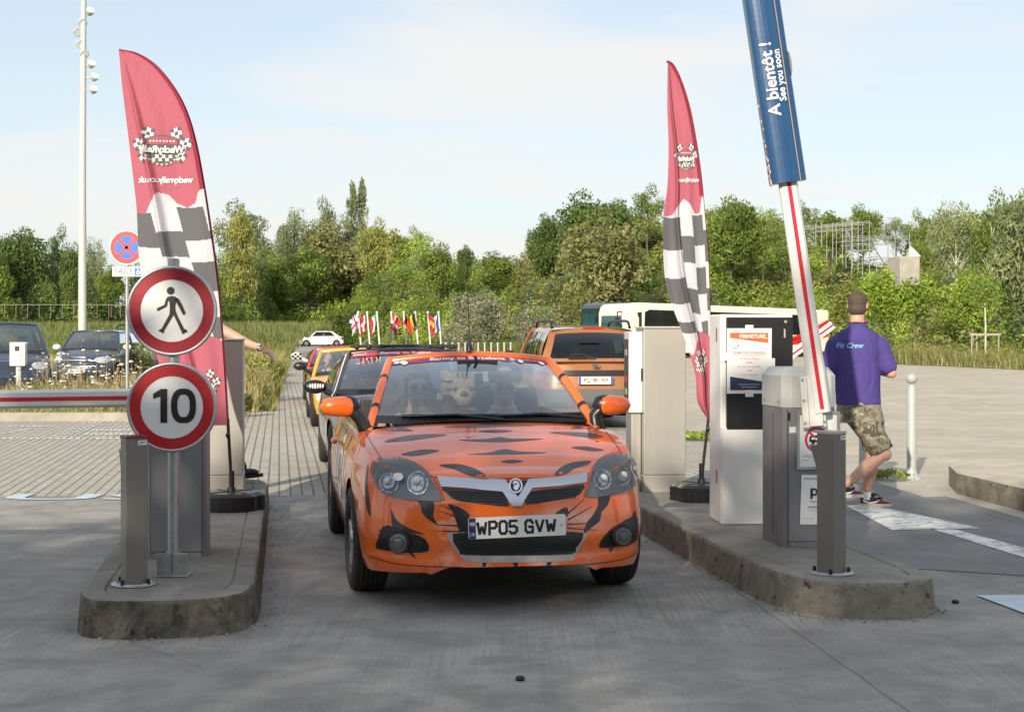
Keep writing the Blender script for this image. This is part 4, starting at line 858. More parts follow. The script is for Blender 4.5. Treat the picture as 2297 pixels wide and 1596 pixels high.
decal(ob, OBVH, smooth_poly([(840,1195),(880,1280),(930,1350),(985,1378),(1280,1380),(1600,1372),(1645,1340),(1690,1260),(1712,1195),(1500,1190),(1050,1192)], 3), zray, .002, 2, 30)
# swage and panel gaps
def gap(pts, wd=2.6, m=1, off=.002):
    P = catmull([(x, y, 0) for x, y in pts], 14)
    for a, c in zip(P, P[1:]):
        n_ = Vector((-(c-a).y, (c-a).x)).normalized()*wd; e = (c-a)*.06
        decal(ob, OBVH, [tuple((a-e-n_.to_3d())[:2]) if False else (a.x-n_.x, a.y-n_.y), (c.x-n_.x, c.y-n_.y), (c.x+n_.x, c.y+n_.y), (a.x+n_.x, a.y+n_.y)], zray, off, m, 60)
gap([(300, 525), (350, 610), (400, 690), (430, 738)], 2.2); gap([(1795, 500), (1870, 590), (1920, 660), (1943, 706)], 2.0)
gap([(700, 838), (900, 850), (1280, 852), (1600, 840), (1740, 820)], 2.2)
gap([(345, 1340), (500, 1385), (700, 1405), (930, 1410)], 2.5); gap([(1650, 1395), (1800, 1385), (1950, 1360), (2040, 1320)], 2.5)
body = ob.build('body', [M_TIGER, M_STR, M_LIP], car)
# grille, intake, fog pockets
def dz(name, polys, m, off, parent=car, step=30, skirt=False, sm=4, mats=None):
    b = MB()
    for p in polys: decal(b, OBVH, smooth_poly(p, sm) if sm else p, zray, off, 0, step, skirt)
    return b.build(name, m, parent)
GR = [[(805,912),(1000,925),(1185,938),(1225,1010),(1212,1027),(1100,1017),(940,997),(870,975),(835,940)], [(1345,935),(1560,910),(1702,888),(1690,930),(1650,965),(1500,992),(1335,1015)]]
gri = dz('grille', GR, M_BLACK, .003, sm=2)
b = MB()
for y_ in (945, 962, 979, 996): decal(b, OBVH, [(850+(y_-945)*1.2, y_-14), (1190+(y_-945)*.3, y_-1), (1190+(y_-945)*.3, y_+4), (850+(y_-945)*1.2, y_-9)], zray, .010, 0, 60, True)
for y_ in (925, 943, 961, 979): decal(b, OBVH, [(1355, y_+14), (1680-(y_-925)*.6, y_-14), (1680-(y_-925)*.6, y_-9), (1355, y_+19)], zray, .010, 0, 60, True)
b.build('slat', mat('gloss_black', (.02, .02, .022), .25), gri)
b = MB(); decal(b, OBVH, [(1195,866),(1350,862),(1282,990)], zray, .003, 0, 30); b.build('badge_recess', M_BLACK, car)
def bar(polys, name, m, off):
    b = MB()
    for p in polys: decal(b, OBVH, p, zray, off, 0, 30, True)
    return b.build(name, m, car)
bar([[(778,848),(900,853),(1040,858),(1203,864),(1283,972),(1352,862),(1500,852),(1640,836),(1720,824),(1714,880),(1560,901),(1372,916),(1302,1027),(1247,1027),(1185,936),(1080,928),(950,916),(803,907)]], 'chrome_bar', M_SATIN, .014)
b = MB(); ce = None
cc = [(1268+43*math.cos(t*math.pi/14), 905+43*math.sin(t*math.pi/14)) for t in range(28)]; c2 = [(1268+33*math.cos(t*math.pi/14), 905+33*math.sin(t*math.pi/14)) for t in range(28)]
decal(b, OBVH, cc, zray, .020, 0, 99, True); decal(b, OBVH, c2, zray, .021, 1, 99)
decal(b, OBVH, smooth_poly([(1250,890),(1262,880),(1275,882),(1288,892),(1290,908),(1282,922),(1268,932),(1254,920),(1258,905)], 3), zray, .024, 0, 99, True); decal(b, OBVH, [(1258, 892), (1280, 896), (1262, 902)], zray, .026, 1, 99)
b.build('badge', [M_CHROME, M_DARK], car)
intk = dz('lower_intake', [[(872,1200),(1100,1196),(1500,1192),(1698,1194),(1650,1288),(1618,1328),(1280,1336),(950,1333),(918,1310)]], M_BLACK, .005, sm=2)
b = MB()
for k in range(6): y_ = 1225+k*19; i_ = (y_-1200)*.5; decal(b, OBVH, [(885+i_, y_), (1690-i_, y_-4), (1690-i_, y_+1), (885+i_, y_+6)], zray, .011, 0, 90, True)
b.build('slat', mat('gloss_black', (.02, .02, .022), .25), intk)
FP = [[(432,1155),(495,1152),(600,1190),(700,1232),(720,1308),(600,1318),(520,1312),(393,1293),(405,1230)], [(2018,1085),(2040,1120),(2035,1238),(1960,1272),(1850,1288),(1795,1280),(1830,1212),(1900,1152)]]
for p, (cx_, cy_), rr_ in zip(FP, ((543, 1253), (1930, 1210)), (56, 52)):
    q = dz('fog_light_pocket', [p], M_BLACK, .004, sm=2); b = MB()
    for k in range(4):
        if cx_ < 1000: decal(b, OBVH, [(600, 1205+k*24), (700+k*4, 1235+k*20), (700+k*4, 1241+k*20), (600, 1212+k*24)], zray, .010, 0, 90, True); decal(b, OBVH, [(412-k*3, 1175+k*28), (490, 1180+k*28), (490, 1187+k*28), (412-k*3, 1182+k*28)], zray, .010, 0, 90, True)
        else: decal(b, OBVH, [(1830, 1225+k*14), (1880, 1215+k*14), (1880, 1220+k*14), (1830, 1230+k*14)], zray, .010, 0, 90, True)
    b.build('slat', mat('gloss_black', (.02, .02, .022), .25), q)
    circ = lambda r_: [(cx_+r_*(.95 if cx_ > 1000 else .95)*math.cos(t*math.pi/14), cy_+r_*math.sin(t*math.pi/14)) for t in range(28)]
    b = MB(); decal(b, OBVH, circ(rr_+14), zray, .022, 1, 99, True); decal(b, OBVH, circ(rr_-2), zray, .026, 0, 99, True); decal(b, OBVH, circ(rr_-18), zray, .030, 2, 99, True); decal(b, OBVH, circ(rr_-32), zray, .033, 0, 99, True)
    b.build('fog_light', [mat('fog_reflector', (.32, .33, .34), .2, metal=.8), M_DARK, mat('fog_lens', (.16, .165, .17), .12, metal=.4)], car)
# headlights
HLS = [[(425,738),(470,732),(560,745),(640,775),(700,815),(745,870),(785,940),(806,988),(760,997),(640,991),(520,976),(450,950),(410,900),(385,850),(371,800),(392,760)],
       [(1945,708),(1985,730),(2010,780),(2013,850),(2000,905),(1960,935),(1880,955),(1790,970),(1715,968),(1712,950),(1725,900),(1745,830),(1768,780),(1800,745),(1860,720)]]
M_HOUS = mat('headlight_housing', (.21, .22, .235), .3, metal=.3)
M_REFL = NT('lamp_reflector'); M_REFL.set(color=(.62, .63, .64), metal=1.0, rough=.16); M_REFL.bump(M_REFL.noise(60, 2), .6, .01); M_REFL = M_REFL.mat
for p, lamps in zip(HLS, (((478,880,66),(655,885,72)), ((1815,862,62),(1938,842,58)))):
    b = MB(); decal(b, OBVH, smooth_poly(p, 3), zray, .004, 0, 30); h = b.build('headlight', M_HOUS, car)
    for cx_, cy_, rr_ in lamps:
        xs = .93 if cx_ < 1000 else .88
        circ = lambda r_, ox=0: [(cx_+ox+r_*xs*math.cos(t*math.pi/16), cy_+r_*math.sin(t*math.pi/16)) for t in range(32)]
        b = MB(); decal(b, OBVH, circ(rr_), zray, .010, 0, 99, True); decal(b, OBVH, circ(rr_-12), zray, .013, 1, 99, True); decal(b, OBVH, circ(rr_-26), zray, .015, 0, 99, True); b.build('reflector', [M_REFL, mat('grey_reflector', (.25, .26, .27), .25, metal=.9)], h)
        b = MB(); c_ = decal(MB(), OBVH, circ(10), zray, .020, 0, 99); b.ell(tuple(c_), (.022, .012, .022), 18, 12); b.build('lens', mat('bulb_lens', (.55, .56, .56), .05, coat=1.0), h)
    b = MB(); decal(b, OBVH, smooth_poly(p, 3), zray, .026, 0, 30, True); b.build('cover', G_LAMP, h)
    if lamps[0][0] < 1000:
        b = MB(); cq = [(542+33*math.cos(t*math.pi/12), 852+31*math.sin(t*math.pi/12)) for t in range(24)]; decal(b, OBVH, cq, zray, .0275, 0, 99); decal(b, OBVH, [(542+27*math.cos(t*math.pi/12), 852+25*math.sin(t*math.pi/12)) for t in range(24)], zray, .0283, 1, 99); decal(b, OBVH, [(542+22*math.cos(t*math.pi/12)+6*math.sin(t*math.pi/12), 852+8*math.sin(t*math.pi/12)) for t in range(24)], zray, .0290, 0, 99); b.build('round_sticker', [M_PAPER, mat('sticker_grey', (.25, .27, .32), .5)], h)
# jewel beads round the lamps
b = MB()
for line in ([(430,730),(520,732),(600,748),(680,785),(735,830),(770,880),(800,940),(820,985)], [(1700,960),(1715,900),(1735,830),(1760,775),(1800,735),(1870,712),(1940,700)]):
    for p in catmull([(x, y, 0) for x, y in line], 44):
        o_, d_ = zray(p.x, p.y); h_ = OBVH.ray_cast(o_, d_)[0]
        if h_: b.ell(tuple(h_), (.0045, .0045, .0045), 6, 4)
b.build('jewel_beading', mat('amber_beads', (.55, .10, .02), .15, coat=1.0), car)
# number plate
b = MB(); M = Matrix.Translation((-.0, -.022, .468)) @ Matrix.Rotation(R(-1.2), 4, 'Y') @ FRONT
b.prism([(x, y) for x, y in [(-.255, -.0555), (.255, -.0555), (.26, -.050), (.26, .050), (.255, .0555), (-.255, .0555), (-.26, .05), (-.26, -.05)]], -.014, .0, 0, M=M)
rect(b, -.258, -.222, -.0545, .0545, .0008, 2, M)
rect(b, -.256, -.224, .012, .036, .0014, 1, M); 
for a in (35, -35): b.add([(-.24+x*math.cos(R(a))-y*math.sin(R(a)), .024+x*math.sin(R(a))+y*math.cos(R(a)), .0018) for x, y in ((-.014, -.0016), (.014, -.0016), (.014, .0016), (-.014, .0016))], [(0, 1, 2, 3)], 0, False, M)
rect(b, -.255, -.225, .021, .027, .0020, 0, M); rect(b, -.243, -.237, .013, .035, .0020, 0, M); rect(b, -.255, -.225, .0228, .0252, .0024, 3, M); rect(b, -.2415, -.2385, .013, .035, .0024, 3, M)
b.text('UK', .026, M @ Matrix.Translation((-.240, -.032, .0015)), 0, sx=.8)
# bold plate characters as strokes
def glyph(ch, x0, w_, h_, st):
    def L_(pts, closed=False):
        P = [Vector(p) for p in pts]
        for k in range(len(P)-1+(1 if closed else 0)):
            p, q = P[k], P[(k+1) % len(P)]; d = (q-p).normalized(); n_ = Vector((-d.y, d.x))*st/2; e = d*st*.5*(1 if ch not in 'VW' else .1)
            b.add([(x0+v.x, v.y, .0012+.00001*k) for v in (p-e-n_, q+e-n_, q+e+n_, p-e+n_)], [(0, 1, 2, 3)], 4, False, M)
    t = h_/2; r_ = w_
    if ch == 'W': L_([(0, t), (w_*.22, -t), (w_*.5, t*.3), (w_*.78, -t), (w_, t)])
    if ch == 'V': L_([(0, t), (w_*.5, -t), (w_, t)])
    if ch == 'P': L_([(0, -t), (0, t), (w_*.75, t), (w_, t*.75), (w_, t*.2), (w_*.75, -.04*t), (0, -.04*t)])
    if ch == '0': L_([(w_*.25, t), (w_*.75, t), (w_, t*.65), (w_, -t*.65), (w_*.75, -t), (w_*.25, -t), (0, -t*.65), (0, t*.65)], True)
    if ch == '5': L_([(w_*.95, t), (0, t), (0, t*.1), (w_*.65, t*.15), (w_, -t*.15), (w_, -t*.65), (w_*.7, -t), (w_*.2, -t), (0, -t*.75)])
    if ch == 'G': L_([(w_, t*.55), (w_*.75, t), (w_*.25, t), (0, t*.65), (0, -t*.65), (w_*.25, -t), (w_, -t), (w_, -.08*t), (w_*.55, -.08*t)])
xx = -.212
for ch, adv in (('W', .050), ('P', .042), ('0', .042), ('5', .042), (' ', .030), ('G', .042), ('V', .046), ('W', .05)):
    if ch == ' ': xx += adv; continue
    glyph(ch, xx, adv-.005, .064, .0138); xx += adv+.0125
disc(b, .004, .0015, 4, M @ Matrix.Translation((.236, 0, 0)), 12); disc(b, .004, .0015, 4, M @ Matrix.Translation((-.218, .02, 0)), 12)
b.build('number_plate', [M_PLATE, mat('flag_blue', (.05, .06, .30), .4), mat('plate_navy', (.02, .025, .14), .35), mat('flag_print_red', (.5, .03, .05), .4), M_SIGNK], car)
# windscreen, frame
GH = dict(wb=.655, wr=.50, y=(1.06, 1.80, 3.2, 3.6), z=(.952, 1.345, .9), cv=.16, ap=.033, hd=.027, pillars=[])
WS = greenhouse(car, GH, M_TIGER, G_CLEAR, closed=False)
b = MB()
for s in (-1, 1):
    for v in (.18, .62): 
        p = Vector(WS(s*1.035, v)); q = Vector(WS(s*1.035, v+.045)); b.tube([p, q], [.0345, .034], 8, 0, flat=.77)
b.build('pillar_stripe', M_STR, car)
b = MB(); b.grid(lambda a, c: WS(-.985+1.97*a, .90+.085*c, .004), 20, 2, 0)
def wtext(txt, size, u0, v0, m, bold=0):
    q = MB(); q.text(txt, size, Matrix.Identity(4), m, bold=bold)
    b.add([WS(u0+v[0]/.52, v0+v[1]/.82, .0055) for v in q.v], q.f, m)
wtext('Barmy to Barcelona', .062, -.05, .940, 1, .001); wtext('wackyrally.co.uk', .03, .72, .945, 1)
for i, u in enumerate((-.93, -.83, -.86, .62, .52, .90)): 
    c_ = [(u+.035*math.cos(t*math.pi/10), .935-.03*(i % 2)+.030*math.sin(t*math.pi/10)) for t in range(20)]; b.add([WS(x, y, .0062) for x, y in c_], [tuple(range(20))], 1 if i % 2 else 2)
b.build('sun_strip', [mat('magenta_vinyl', (.20, .03, .11), .4), M_PAPER, mat('pale_blue_vinyl', (.35, .5, .65), .4)], car)
# wipers
for x0, x1, zz in ((.10, -.46, .02), (.62, .06, .03)):
    b = MB(); p0 = Vector(WS(x0/.65, .00, .03)); p1 = Vector(WS(x1/.65*1.0, .06, .02)); pm2 = (p0+p1)/2+Vector((0, -.02, .02)); b.tube([p0, pm2, p1], [.012, .009, .006], 6)
    bl = [Vector(WS((x1+(x0-x1)*k/8-.02)/.62, .075+.008*k/8, .012)) for k in range(9)]; b.tube(bl, .0095, 6); b.build('wiper', M_BLACK, car)
b = MB(); b.grid(lambda a, c: ((-1+2*a)*.66, .99+.16*(-1+2*a)**2+.12*c, .965-.10*(abs(-1+2*a))**2*.4-.012*c), 16, 2, 0); b.build('cowl', M_DARK, car)
# aerial
b = MB(); p = Vector(WS(-.02, 1.0, .035)); b.tube([p, p+Vector((0, .0, .05)), p+Vector((0, .01, .10)), p+Vector((-.01, .03, .42))], [.026, .014, .005, .002], 8); b.build('aerial', M_BLACK, car)
# mirrors
for s, (cxz, czz) in zip((-1, 1), ((-.872, 1.045), (.812, 1.04))):
    b = MB(); V = []; n = 20; m = 10
    for i in range(m+1):
        t = -1+2*i/m
        for j in range(n):
            a = 2*math.pi*j/n; k = (1-abs(t)**3.2)**.45 if abs(t) < 1 else .05; q = .08
            V.append((cxz+s*t*.115, 1.20+.045*k*math.sin(a)*1.3+s*t*0, czz+.060*k*math.copysign(abs(math.cos(a))**.8, math.cos(a))*(1-.12*t)))
    b.add(V, [(i*n+j, i*n+(j+1) % n, (i+1)*n+(j+1) % n, (i+1)*n+j) for i in range(m) for j in range(n)], 0, True)
    mi = b.build('mirror', M_TIGER, car); b = MB(); V2 = [(cxz+(x-cxz)*(1.03)-s*.012, y+.006, czz+(z-czz)*1.04) for x, y, z in V]
    b.add([v for v in V2], [(i*n+j, i*n+(j+1) % n, (i+1)*n+(j+1) % n, (i+1)*n+j) for i in (range(0, 4)) for j in range(n)], 0, True)
    b.tube([(cxz-s*.07, 1.20, czz-.015), (cxz-s*.12, 1.19, czz-.06), (s*.715, 1.20, czz-.13), (s*.68, 1.2, czz-.16)], [.04, .035, .045, .05], 10); b.build('bracket', M_BLACK, mi)
# wheels
for s in (-1, 1):
    wheel(car, s*.728, .89, .303, .20, s, steer=R(2)); wheel(car, s*.728, 3.36, .303, .20, s)
b = MB(); b.box((0, 1.95, .37), (1.12, 3.3, .30)); b.box((0, .5, .42), (1.0, .7, .3)); b.box((0, 2.05, .27), (1.52, 1.7, .1))
for s in (-1, 1):
    for y_ in (.89, 3.36): b.box((s*.58, y_, .45), (.02, .72, .5))
b.build('underbody', M_UNDER, car)
# interior
b = MB(); b.box((0, 2.2, .45), (1.45, 2.1, .06)); b.grid(lambda a, c: ((-1+2*a)*.69, 1.14+.40*c, .90+.045*math.sin(c*2.6)-.06*(-1+2*a)**2), 12, 6, 0); b.box((0, 1.52, .80), (1.36, .04, .20)); b.build('dashboard', M_INTER, car)
b = MB(); b.ell((-.36, 1.47, .92), (.17, .12, .055), 16, 8); b.build('instrument_binnacle', M_INTER, car)
b = MB(); Mw = rotm(rx=R(-68), loc=(-.36, 1.70, .93)); b.lathe([(.178, -.013), (.192, 0), (.178, .013), (.164, 0), (.178, -.013)], 32, 0, Mw); b.lathe([(.05, .0), (.05, .02), (0, .03)], 16, 0, Mw); b.box((0, 0, 0), (.34, .04, .012), 0, Mw); b.box((0, -.08, 0), (.04, .16, .012), 0, Mw); b.build('steering_wheel', M_BLACK, car)
for s in (-1, 1):
    b = MB(); Ms = rotm(rx=R(-14), loc=(s*.35, 2.30, .55)); b.prism([(-.24, -.06), (.24, -.06), (.24, .07), (-.24, .07)], 0, .56, sc=.86, M=Ms); b.box((0, -.35, 0), (.48, .55, .16), 0, rotm(loc=(s*.35, 2.3, .52))); b.ell((0, .01, .66), (.13, .055, .10), 14, 10, 0, Ms); b.build('seat', M_INTER, car, bevel=.04, seg=3)
b = MB(); b.box((0, 3.02, .80), (1.25, .14, .40)); b.ell((-.34, 3.05, 1.04), (.13, .05, .09)); b.ell((.34, 3.05, 1.04), (.13, .05, .09)); b.build('rear_seat', M_INTER, car, bevel=.03)
b = MB(); p = Vector(WS(.02, .80)); b.prism([(-.13, -.035), (.13, -.035), (.13, .035), (-.13, .035)], -.01, .01, M=Matrix.Translation(p+Vector((.02, .06, -.0))) @ FRONT); b.tube([p+Vector((.02, .06, .02)), p+Vector((.0, .03, .06))], .01); mi = b.build('rear_view_mirror', M_BLACK, car, bevel=.012)
b = MB(); pp = p+Vector((.03, .07, -.10)); b.box(tuple(pp), (.055, .004, .105)); b.box((pp.x, pp.y-.004, pp.z+.005), (.035, .003, .05), 1); b.tube([pp+Vector((0, 0, .05)), pp+Vector((0, 0, .10))], .002, 5); b.build('air_freshener', [mat('mint_card', (.45, .62, .55), .6), mat('green_print', (.05, .2, .12), .6)], mi)
# door lines, handle, sill on the flank facing the camera
for s in (-1, 1):
    b = MB(); b.box((s*.845, 2.32, .76), (.035, .17, .035)); b.build('door_handle', M_TIGER, car, bevel=.012)
    b = MB(); sr = lambda a, c: (Vector((s*3, a, c)), Vector((-s, 0, 0)))
    for pts in ([(1.30, .30), (1.305, .92)], [(2.50, .32), (2.56, .93)], [(1.30, .30), (2.50, .32)]):
        (a0, c0), (a1, c1) = pts; d = Vector((a1-a0, c1-c0)).normalized(); n_ = Vector((-d.y, d.x))*.003; decal(b, OBVH, [(a0-n_.x, c0-n_.y), (a1-n_.x, c1-n_.y), (a1+n_.x, c1+n_.y), (a0+n_.x, c0+n_.y)], sr, .0015, 0, .1)
    for k in range(9):
        a0 = 1.35+k*.27; c0 = .86-.1*(k % 2); decal(b, OBVH, smooth_poly([(a0, c0), (a0+.05, c0-.12), (a0+.03, c0-.32), (a0+.09, c0-.14), (a0+.07, c0-.02)], 3), sr, .0015, 0, .06)
    b.build('flank_stripe', M_STR, car)
    b = MB(); decal(b, OBVH, [(1.15+.19*math.cos(t*math.pi/16), .60+.20*math.sin(t*math.pi/16)) for t in range(32)] if False else [(1.85+.22*math.cos(t*math.pi/16), .62+.22*math.sin(t*math.pi/16)) for t in range(32)], sr, .002, 0, .08); decal(b, OBVH, [(1.85+.16*math.cos(t*math.pi/16), .62+.10*math.sin(t*math.pi/16)) for t in range(32)], sr, .003, 1, .08); b.build('rally_roundel', [M_PAPER, mat('sticker_grey', (.25, .27, .32), .5)], car)
    b = MB(); decal(b, OBVH, [(1.18, .66), (1.26, .66), (1.27, .62), (1.20, .62)], sr, .006, 0, .1, True); b.build('side_indicator', M_PAPER, car)
# ---------------------------------------------------------------- the other cars
NAVY = paint('navy_black_paint', (.012, .014, .022)); YEL = paint('yellow_paint', (.80, .38, .03)); REDP = paint('red_paint', (.55, .02, .025)); COPPER = paint('copper_orange_paint', (.36, .145, .05), metal=.3, rough=.35)
WHT = paint('white_paint', (.75, .75, .75)); DBLUE = paint('dark_blue_paint', (.018, .03, .065)); GRN = paint('grey_green_paint', (.10, .125, .105), metal=.3); BLK = paint('black_paint', (.012, .012, .014))
c2_, bv2 = generic_car('rally_car', (-.80, 13.45), R(9.5), NAVY, 'dark graffiti covered car with a roof rack, waiting behind the orange car', H=1.30, hood=.88, deck=.9, nosez=.62, L=4.3, wr=.56, y=(1.15, 1.95, 3.0, 3.7))
# roof rack with eight flags
b = MB(); b.box((0, 2.02, 1.335), (1.12, .14, .035))
for k in range(9): b.ell((-.50+k*.125, 1.96, 1.33), (.03, .04, .03), 8, 6)
b.build('roof_rack', M_DARK, c2_, bevel=.008)
b = MB(); g2 = dict(wb=.74, wr=.56, y=(1.15, 1.95, 3.0, 3.7), z=(.88, 1.30, .9))
def WS2(u, v, o=0):
    a = Vector((u*.74, 1.15+.12*u*u, .87)); c = Vector((u*.56, 1.95+.07*u*u-.07, 1.30-.035*u*u-.005)); p = a.lerp(c, v); p.y -= math.sin(v*math.pi)*.03; p.z += math.sin(v*math.pi)*.025; return tuple(p+Vector((0, -.6, .8))*o)
b.grid(lambda a, c: WS2(-.97+1.94*a, .86+.13*c, .005), 16, 2, 0); q = MB(); q.text('Barmy to Barcelona', .085, Matrix.Identity(4), 1, bold=.003); b.add([WS2(.1+v[0]/.6, .922+v[1]/.9, .007) for v in q.v], q.f, 1); q = MB(); q.text('RALLY', .05, Matrix.Identity(4), 1, bold=.002); b.add([WS2(-.82+v[0]/.6, .922+v[1]/.9, .007) for v in q.v], q.f, 1)
b.build('sun_strip', [mat('banner_red', (.55, .05, .08), .45), M_PAPER], c2_)
fr2 = lambda a, c: (Vector((-3, a, c)), Vector((1, 0, 0))); tp2 = lambda a, c: (Vector((a, c, 3)), Vector((0, 0, -1)))
b = MB(); rnd = random.Random(11)
for k in range(60):
    a0, c0 = rnd.uniform(.1, 2.6), rnd.uniform(.3, .85); pts = [(a0, c0)]; th = rnd.uniform(0, 6)
    for j in range(5): th += rnd.uniform(-1.2, 1.2); a0 += .03*math.cos(th); c0 += .03*math.sin(th); pts.append((a0, c0))
    for (x0, z0), (x1, z1) in zip(pts, pts[1:]):
        d = Vector((x1-x0, z1-z0)).normalized(); n_ = Vector((-d.y, d.x))*.005
        try: decal(b, bv2, [(x0-n_.x, z0-n_.y), (x1-n_.x, z1-n_.y), (x1+n_.x, z1+n_.y), (x0+n_.x, z0+n_.y)], fr2, .002, 0, .2)
        except Exception: pass
b.tube([(-.80, 1.0, .865), (-.76, 1.25, .90), (-.62, 1.75, 1.26)], .006, 5, 0)
b.build('graffiti', M_PAPER, c2_)
for s in (-1, 1):
    b = MB(); b.ell((s*.95, 1.38, .94), (.12, .06, .07), 14, 10); b.tube([(s*.86, 1.4, .90), (s*.76, 1.4, .86)], [.03, .035], 8); mi = b.build('mirror', M_BLACK, c2_)
    b = MB()
    for k in range(7): b.box((s*.95-.075+k*.025, 1.318+abs(k-3)*.004, .95), (.013, .004, .05-.005*abs(k-3)))
    b.box((s*.95, 1.316, .95), (.17, .003, .006)); b.build('mirror_graffiti', M_PAPER, mi)
FLC = dict(w=(.75, .75, .75), r=(.60, .03, .04), g=(.03, .35, .12), b=(.03, .08, .42), y=(.80, .55, .03), k=(.015, .015, .015))
def fmat(c): return mat('cloth_'+{'w': 'white', 'r': 'red', 'g': 'green', 'b': 'blue', 'y': 'yellow', 'k': 'black'}[c], FLC[c], .8)
FL = [('wrb', 'union jack pattern', -1), ('wr', 'swiss or danish red with a white cross', -1), ('gwr', 'green white red', -1), ('rw', 'red with a white cross', 1), ('kry', 'black red yellow', 1), ('kyr', 'black yellow red', -1), ('ryr', 'red yellow red', 1), ('bwr', 'blue white red', -1)]
Mc2 = place((-.80, 13.45), R(9.5))
NAMES = ['union flag at the left end', 'red flag with a pale cross, second from left', 'green, white and red flag, third from left', 'red flag with a white cross, fourth from left', 'narrow furled black, red and yellow flag', 'black, yellow and red flag leaning left', 'red and yellow flag, second from the right end', 'blue, white and red flag at the right end']
for k, (cols, _, sd_) in enumerate(FL):
    fpx = (810, 830, 852, 884, 912, 938, 966, 990)[k]; d_ = 15.47-.0
    p = at(fpx, 768, 15.45-.13*(fpx-900)*15.5/3296*-1.0); fl = empty('roof_flag', (p.x, p.y, 1.345), R(9), 'small '+NAMES[k]+' on the roof rack', 'flag', 'small flags on the dark car roof rack')
    b = MB(); b.tube([(0, 0, -.02), (-.03, 0, .34)], .009, 8); b.ell((-.03, 0, .345), (.014, .014, .014), 8, 6); b.build('stick', M_WHITE, fl)
    rn = random.Random(k); wv = rn.uniform(0, 6); wid = (.085, .10, .08, .085, .03, .085, .085, .085)[k]; n_ = 12
    def fs(u, v): return (-.028+sd_*u*wid*(1-.25*v)+.01*math.sin(v*5+wv), .03*math.sin(u*8+wv+v*2), .335-.17*v-.05*u*u-.03*u)
    P = [[fs(i/n_, j/n_) for i in range(n_+1)] for j in range(n_+1)]; b = MB(); b.add([p_ for r_ in P for p_ in r_], []); cl = list(dict.fromkeys(cols))
    for j in range(n_):
        for i in range(n_):
            if k == 0: c_ = 'r' if (abs(i-5.5) < 1.2 or abs(j-5.5) < 1.2) else ('w' if abs(i-j) < 2 or abs(i+j-11) < 2 or abs(i-5.5) < 2.2 or abs(j-5.5) < 2.2 else 'b')
            elif k in (1, 3): c_ = 'w' if (abs(i-4.5) < 1.1 or abs(j-5.5) < 1.1) else 'r'
            elif k == 6: c_ = cols[min(2, j*3//n_)]
            elif k == 4: c_ = cols[min(2, j*3//n_)]
            else: c_ = cols[min(2, i*3//n_)]
            b.f.append((j*(n_+1)+i, j*(n_+1)+i+1, (j+1)*(n_+1)+i+1, (j+1)*(n_+1)+i)); b.m.append(cl.index(c_)); b.s.append(True)
    b.build('cloth', [fmat(c_) for c_ in cl], fl)
# yellow convertible
c3_, bv3 = generic_car('open_car', (-2.25, 22.35), R(9.5), YEL, 'yellow open top car with a white roundel, third in the queue', L=3.95, w=.80, H=1.20, hood=.80, deck=.84, nosez=.55, y=(1.15, 1.75, 2.9, 3.3), wr=.56, closed=False)
for s in (-1, 1): b = MB(); b.ell((s*.93, 1.45, .93), (.11, .06, .07), 12, 8); b.tube([(s*.86, 1.45, .88), (s*.74, 1.45, .80)], .03); b.build('mirror', M_BLACK, c3_)
b = MB(); decal(b, bv3, [(1.9+.25*math.cos(t*math.pi/16), .5+.2*math.sin(t*math.pi/16)) for t in range(32)], fr2, .003, 0, .1); b.build('roundel', M_PAPER, c3_)
c4_, _ = generic_car('hatchback_car', (-3.22, 28.9), R(9.5), REDP, 'red small car with a white roof and chequered mirror, fourth in the queue', L=3.8, w=.82, H=1.15, hood=.80, y=(.95, 1.55, 3.2, 3.7), roofmat=WHT)
for s in (-1, 1):
    b = MB(); b.ell((s*.98, 1.2, .98), (.12, .06, .08), 12, 8, 0); b.tube([(s*.9, 1.2, .93), (s*.76, 1.2, .88)], .03)
    for i in range(4):
        for j in range(3):
            if (i+j) % 2: b.box((s*.98-.08+i*.05, 1.138, .94+j*.04), (.05, .004, .04), 1)
    b.build('mirror', [M_PAPER, M_BLACK], c4_)
generic_car('estate_car', (-20.9, 143, 0), R(-55), DBLUE, 'dark blue car parked far down the paved lane beside the white car', L=4.6, H=1.45, wr=.58, interior=False)
generic_car('hatchback_car', (-20.3, 139, 0), R(-82), WHT, 'white car parked side on far down the paved lane', L=4.4, H=1.45, wr=.58, gm=G_DARK, interior=False)
# ---- copper orange crossover seen from behind
rz = math.pi+R(6); c5_, bv5 = generic_car('crossover_car', (.80, 26.3), rz, COPPER, 'copper orange crossover car with roof rails, seen from behind', L=4.3, w=.90, H=1.56, hood=1.02, deck=1.04, nosez=.85, y=(1.15, 1.75, 3.85, 4.12), wr=.62, wr_=.34, gm=G_DARK, lamps=False, plate=None, zd=1.03, pil=[(.0, .05, 1), (.36, .42, 0), (.64, .70, 1), (.86, 1.0, 1)])
L5 = 4.3; rr5 = lambda a, c: (Vector((a, L5+1, c)), Vector((0, -1, 0)))
b = MB(); decal(b, bv5, [(-.88, .62), (.88, .62), (.86, .25), (-.86, .25)], rr5, .02, 0, .1, True); b.build('rear_bumper', mat('grey_bumper', (.10, .10, .105), .6, bump=.1), c5_)
b = MB(); decal(b, bv5, [(-.52, .90), (.52, .90), (.58, .82), (-.58, .82)], rr5, .03, 0, .1, True); b.build('tailgate_trim', M_BLACK, c5_)
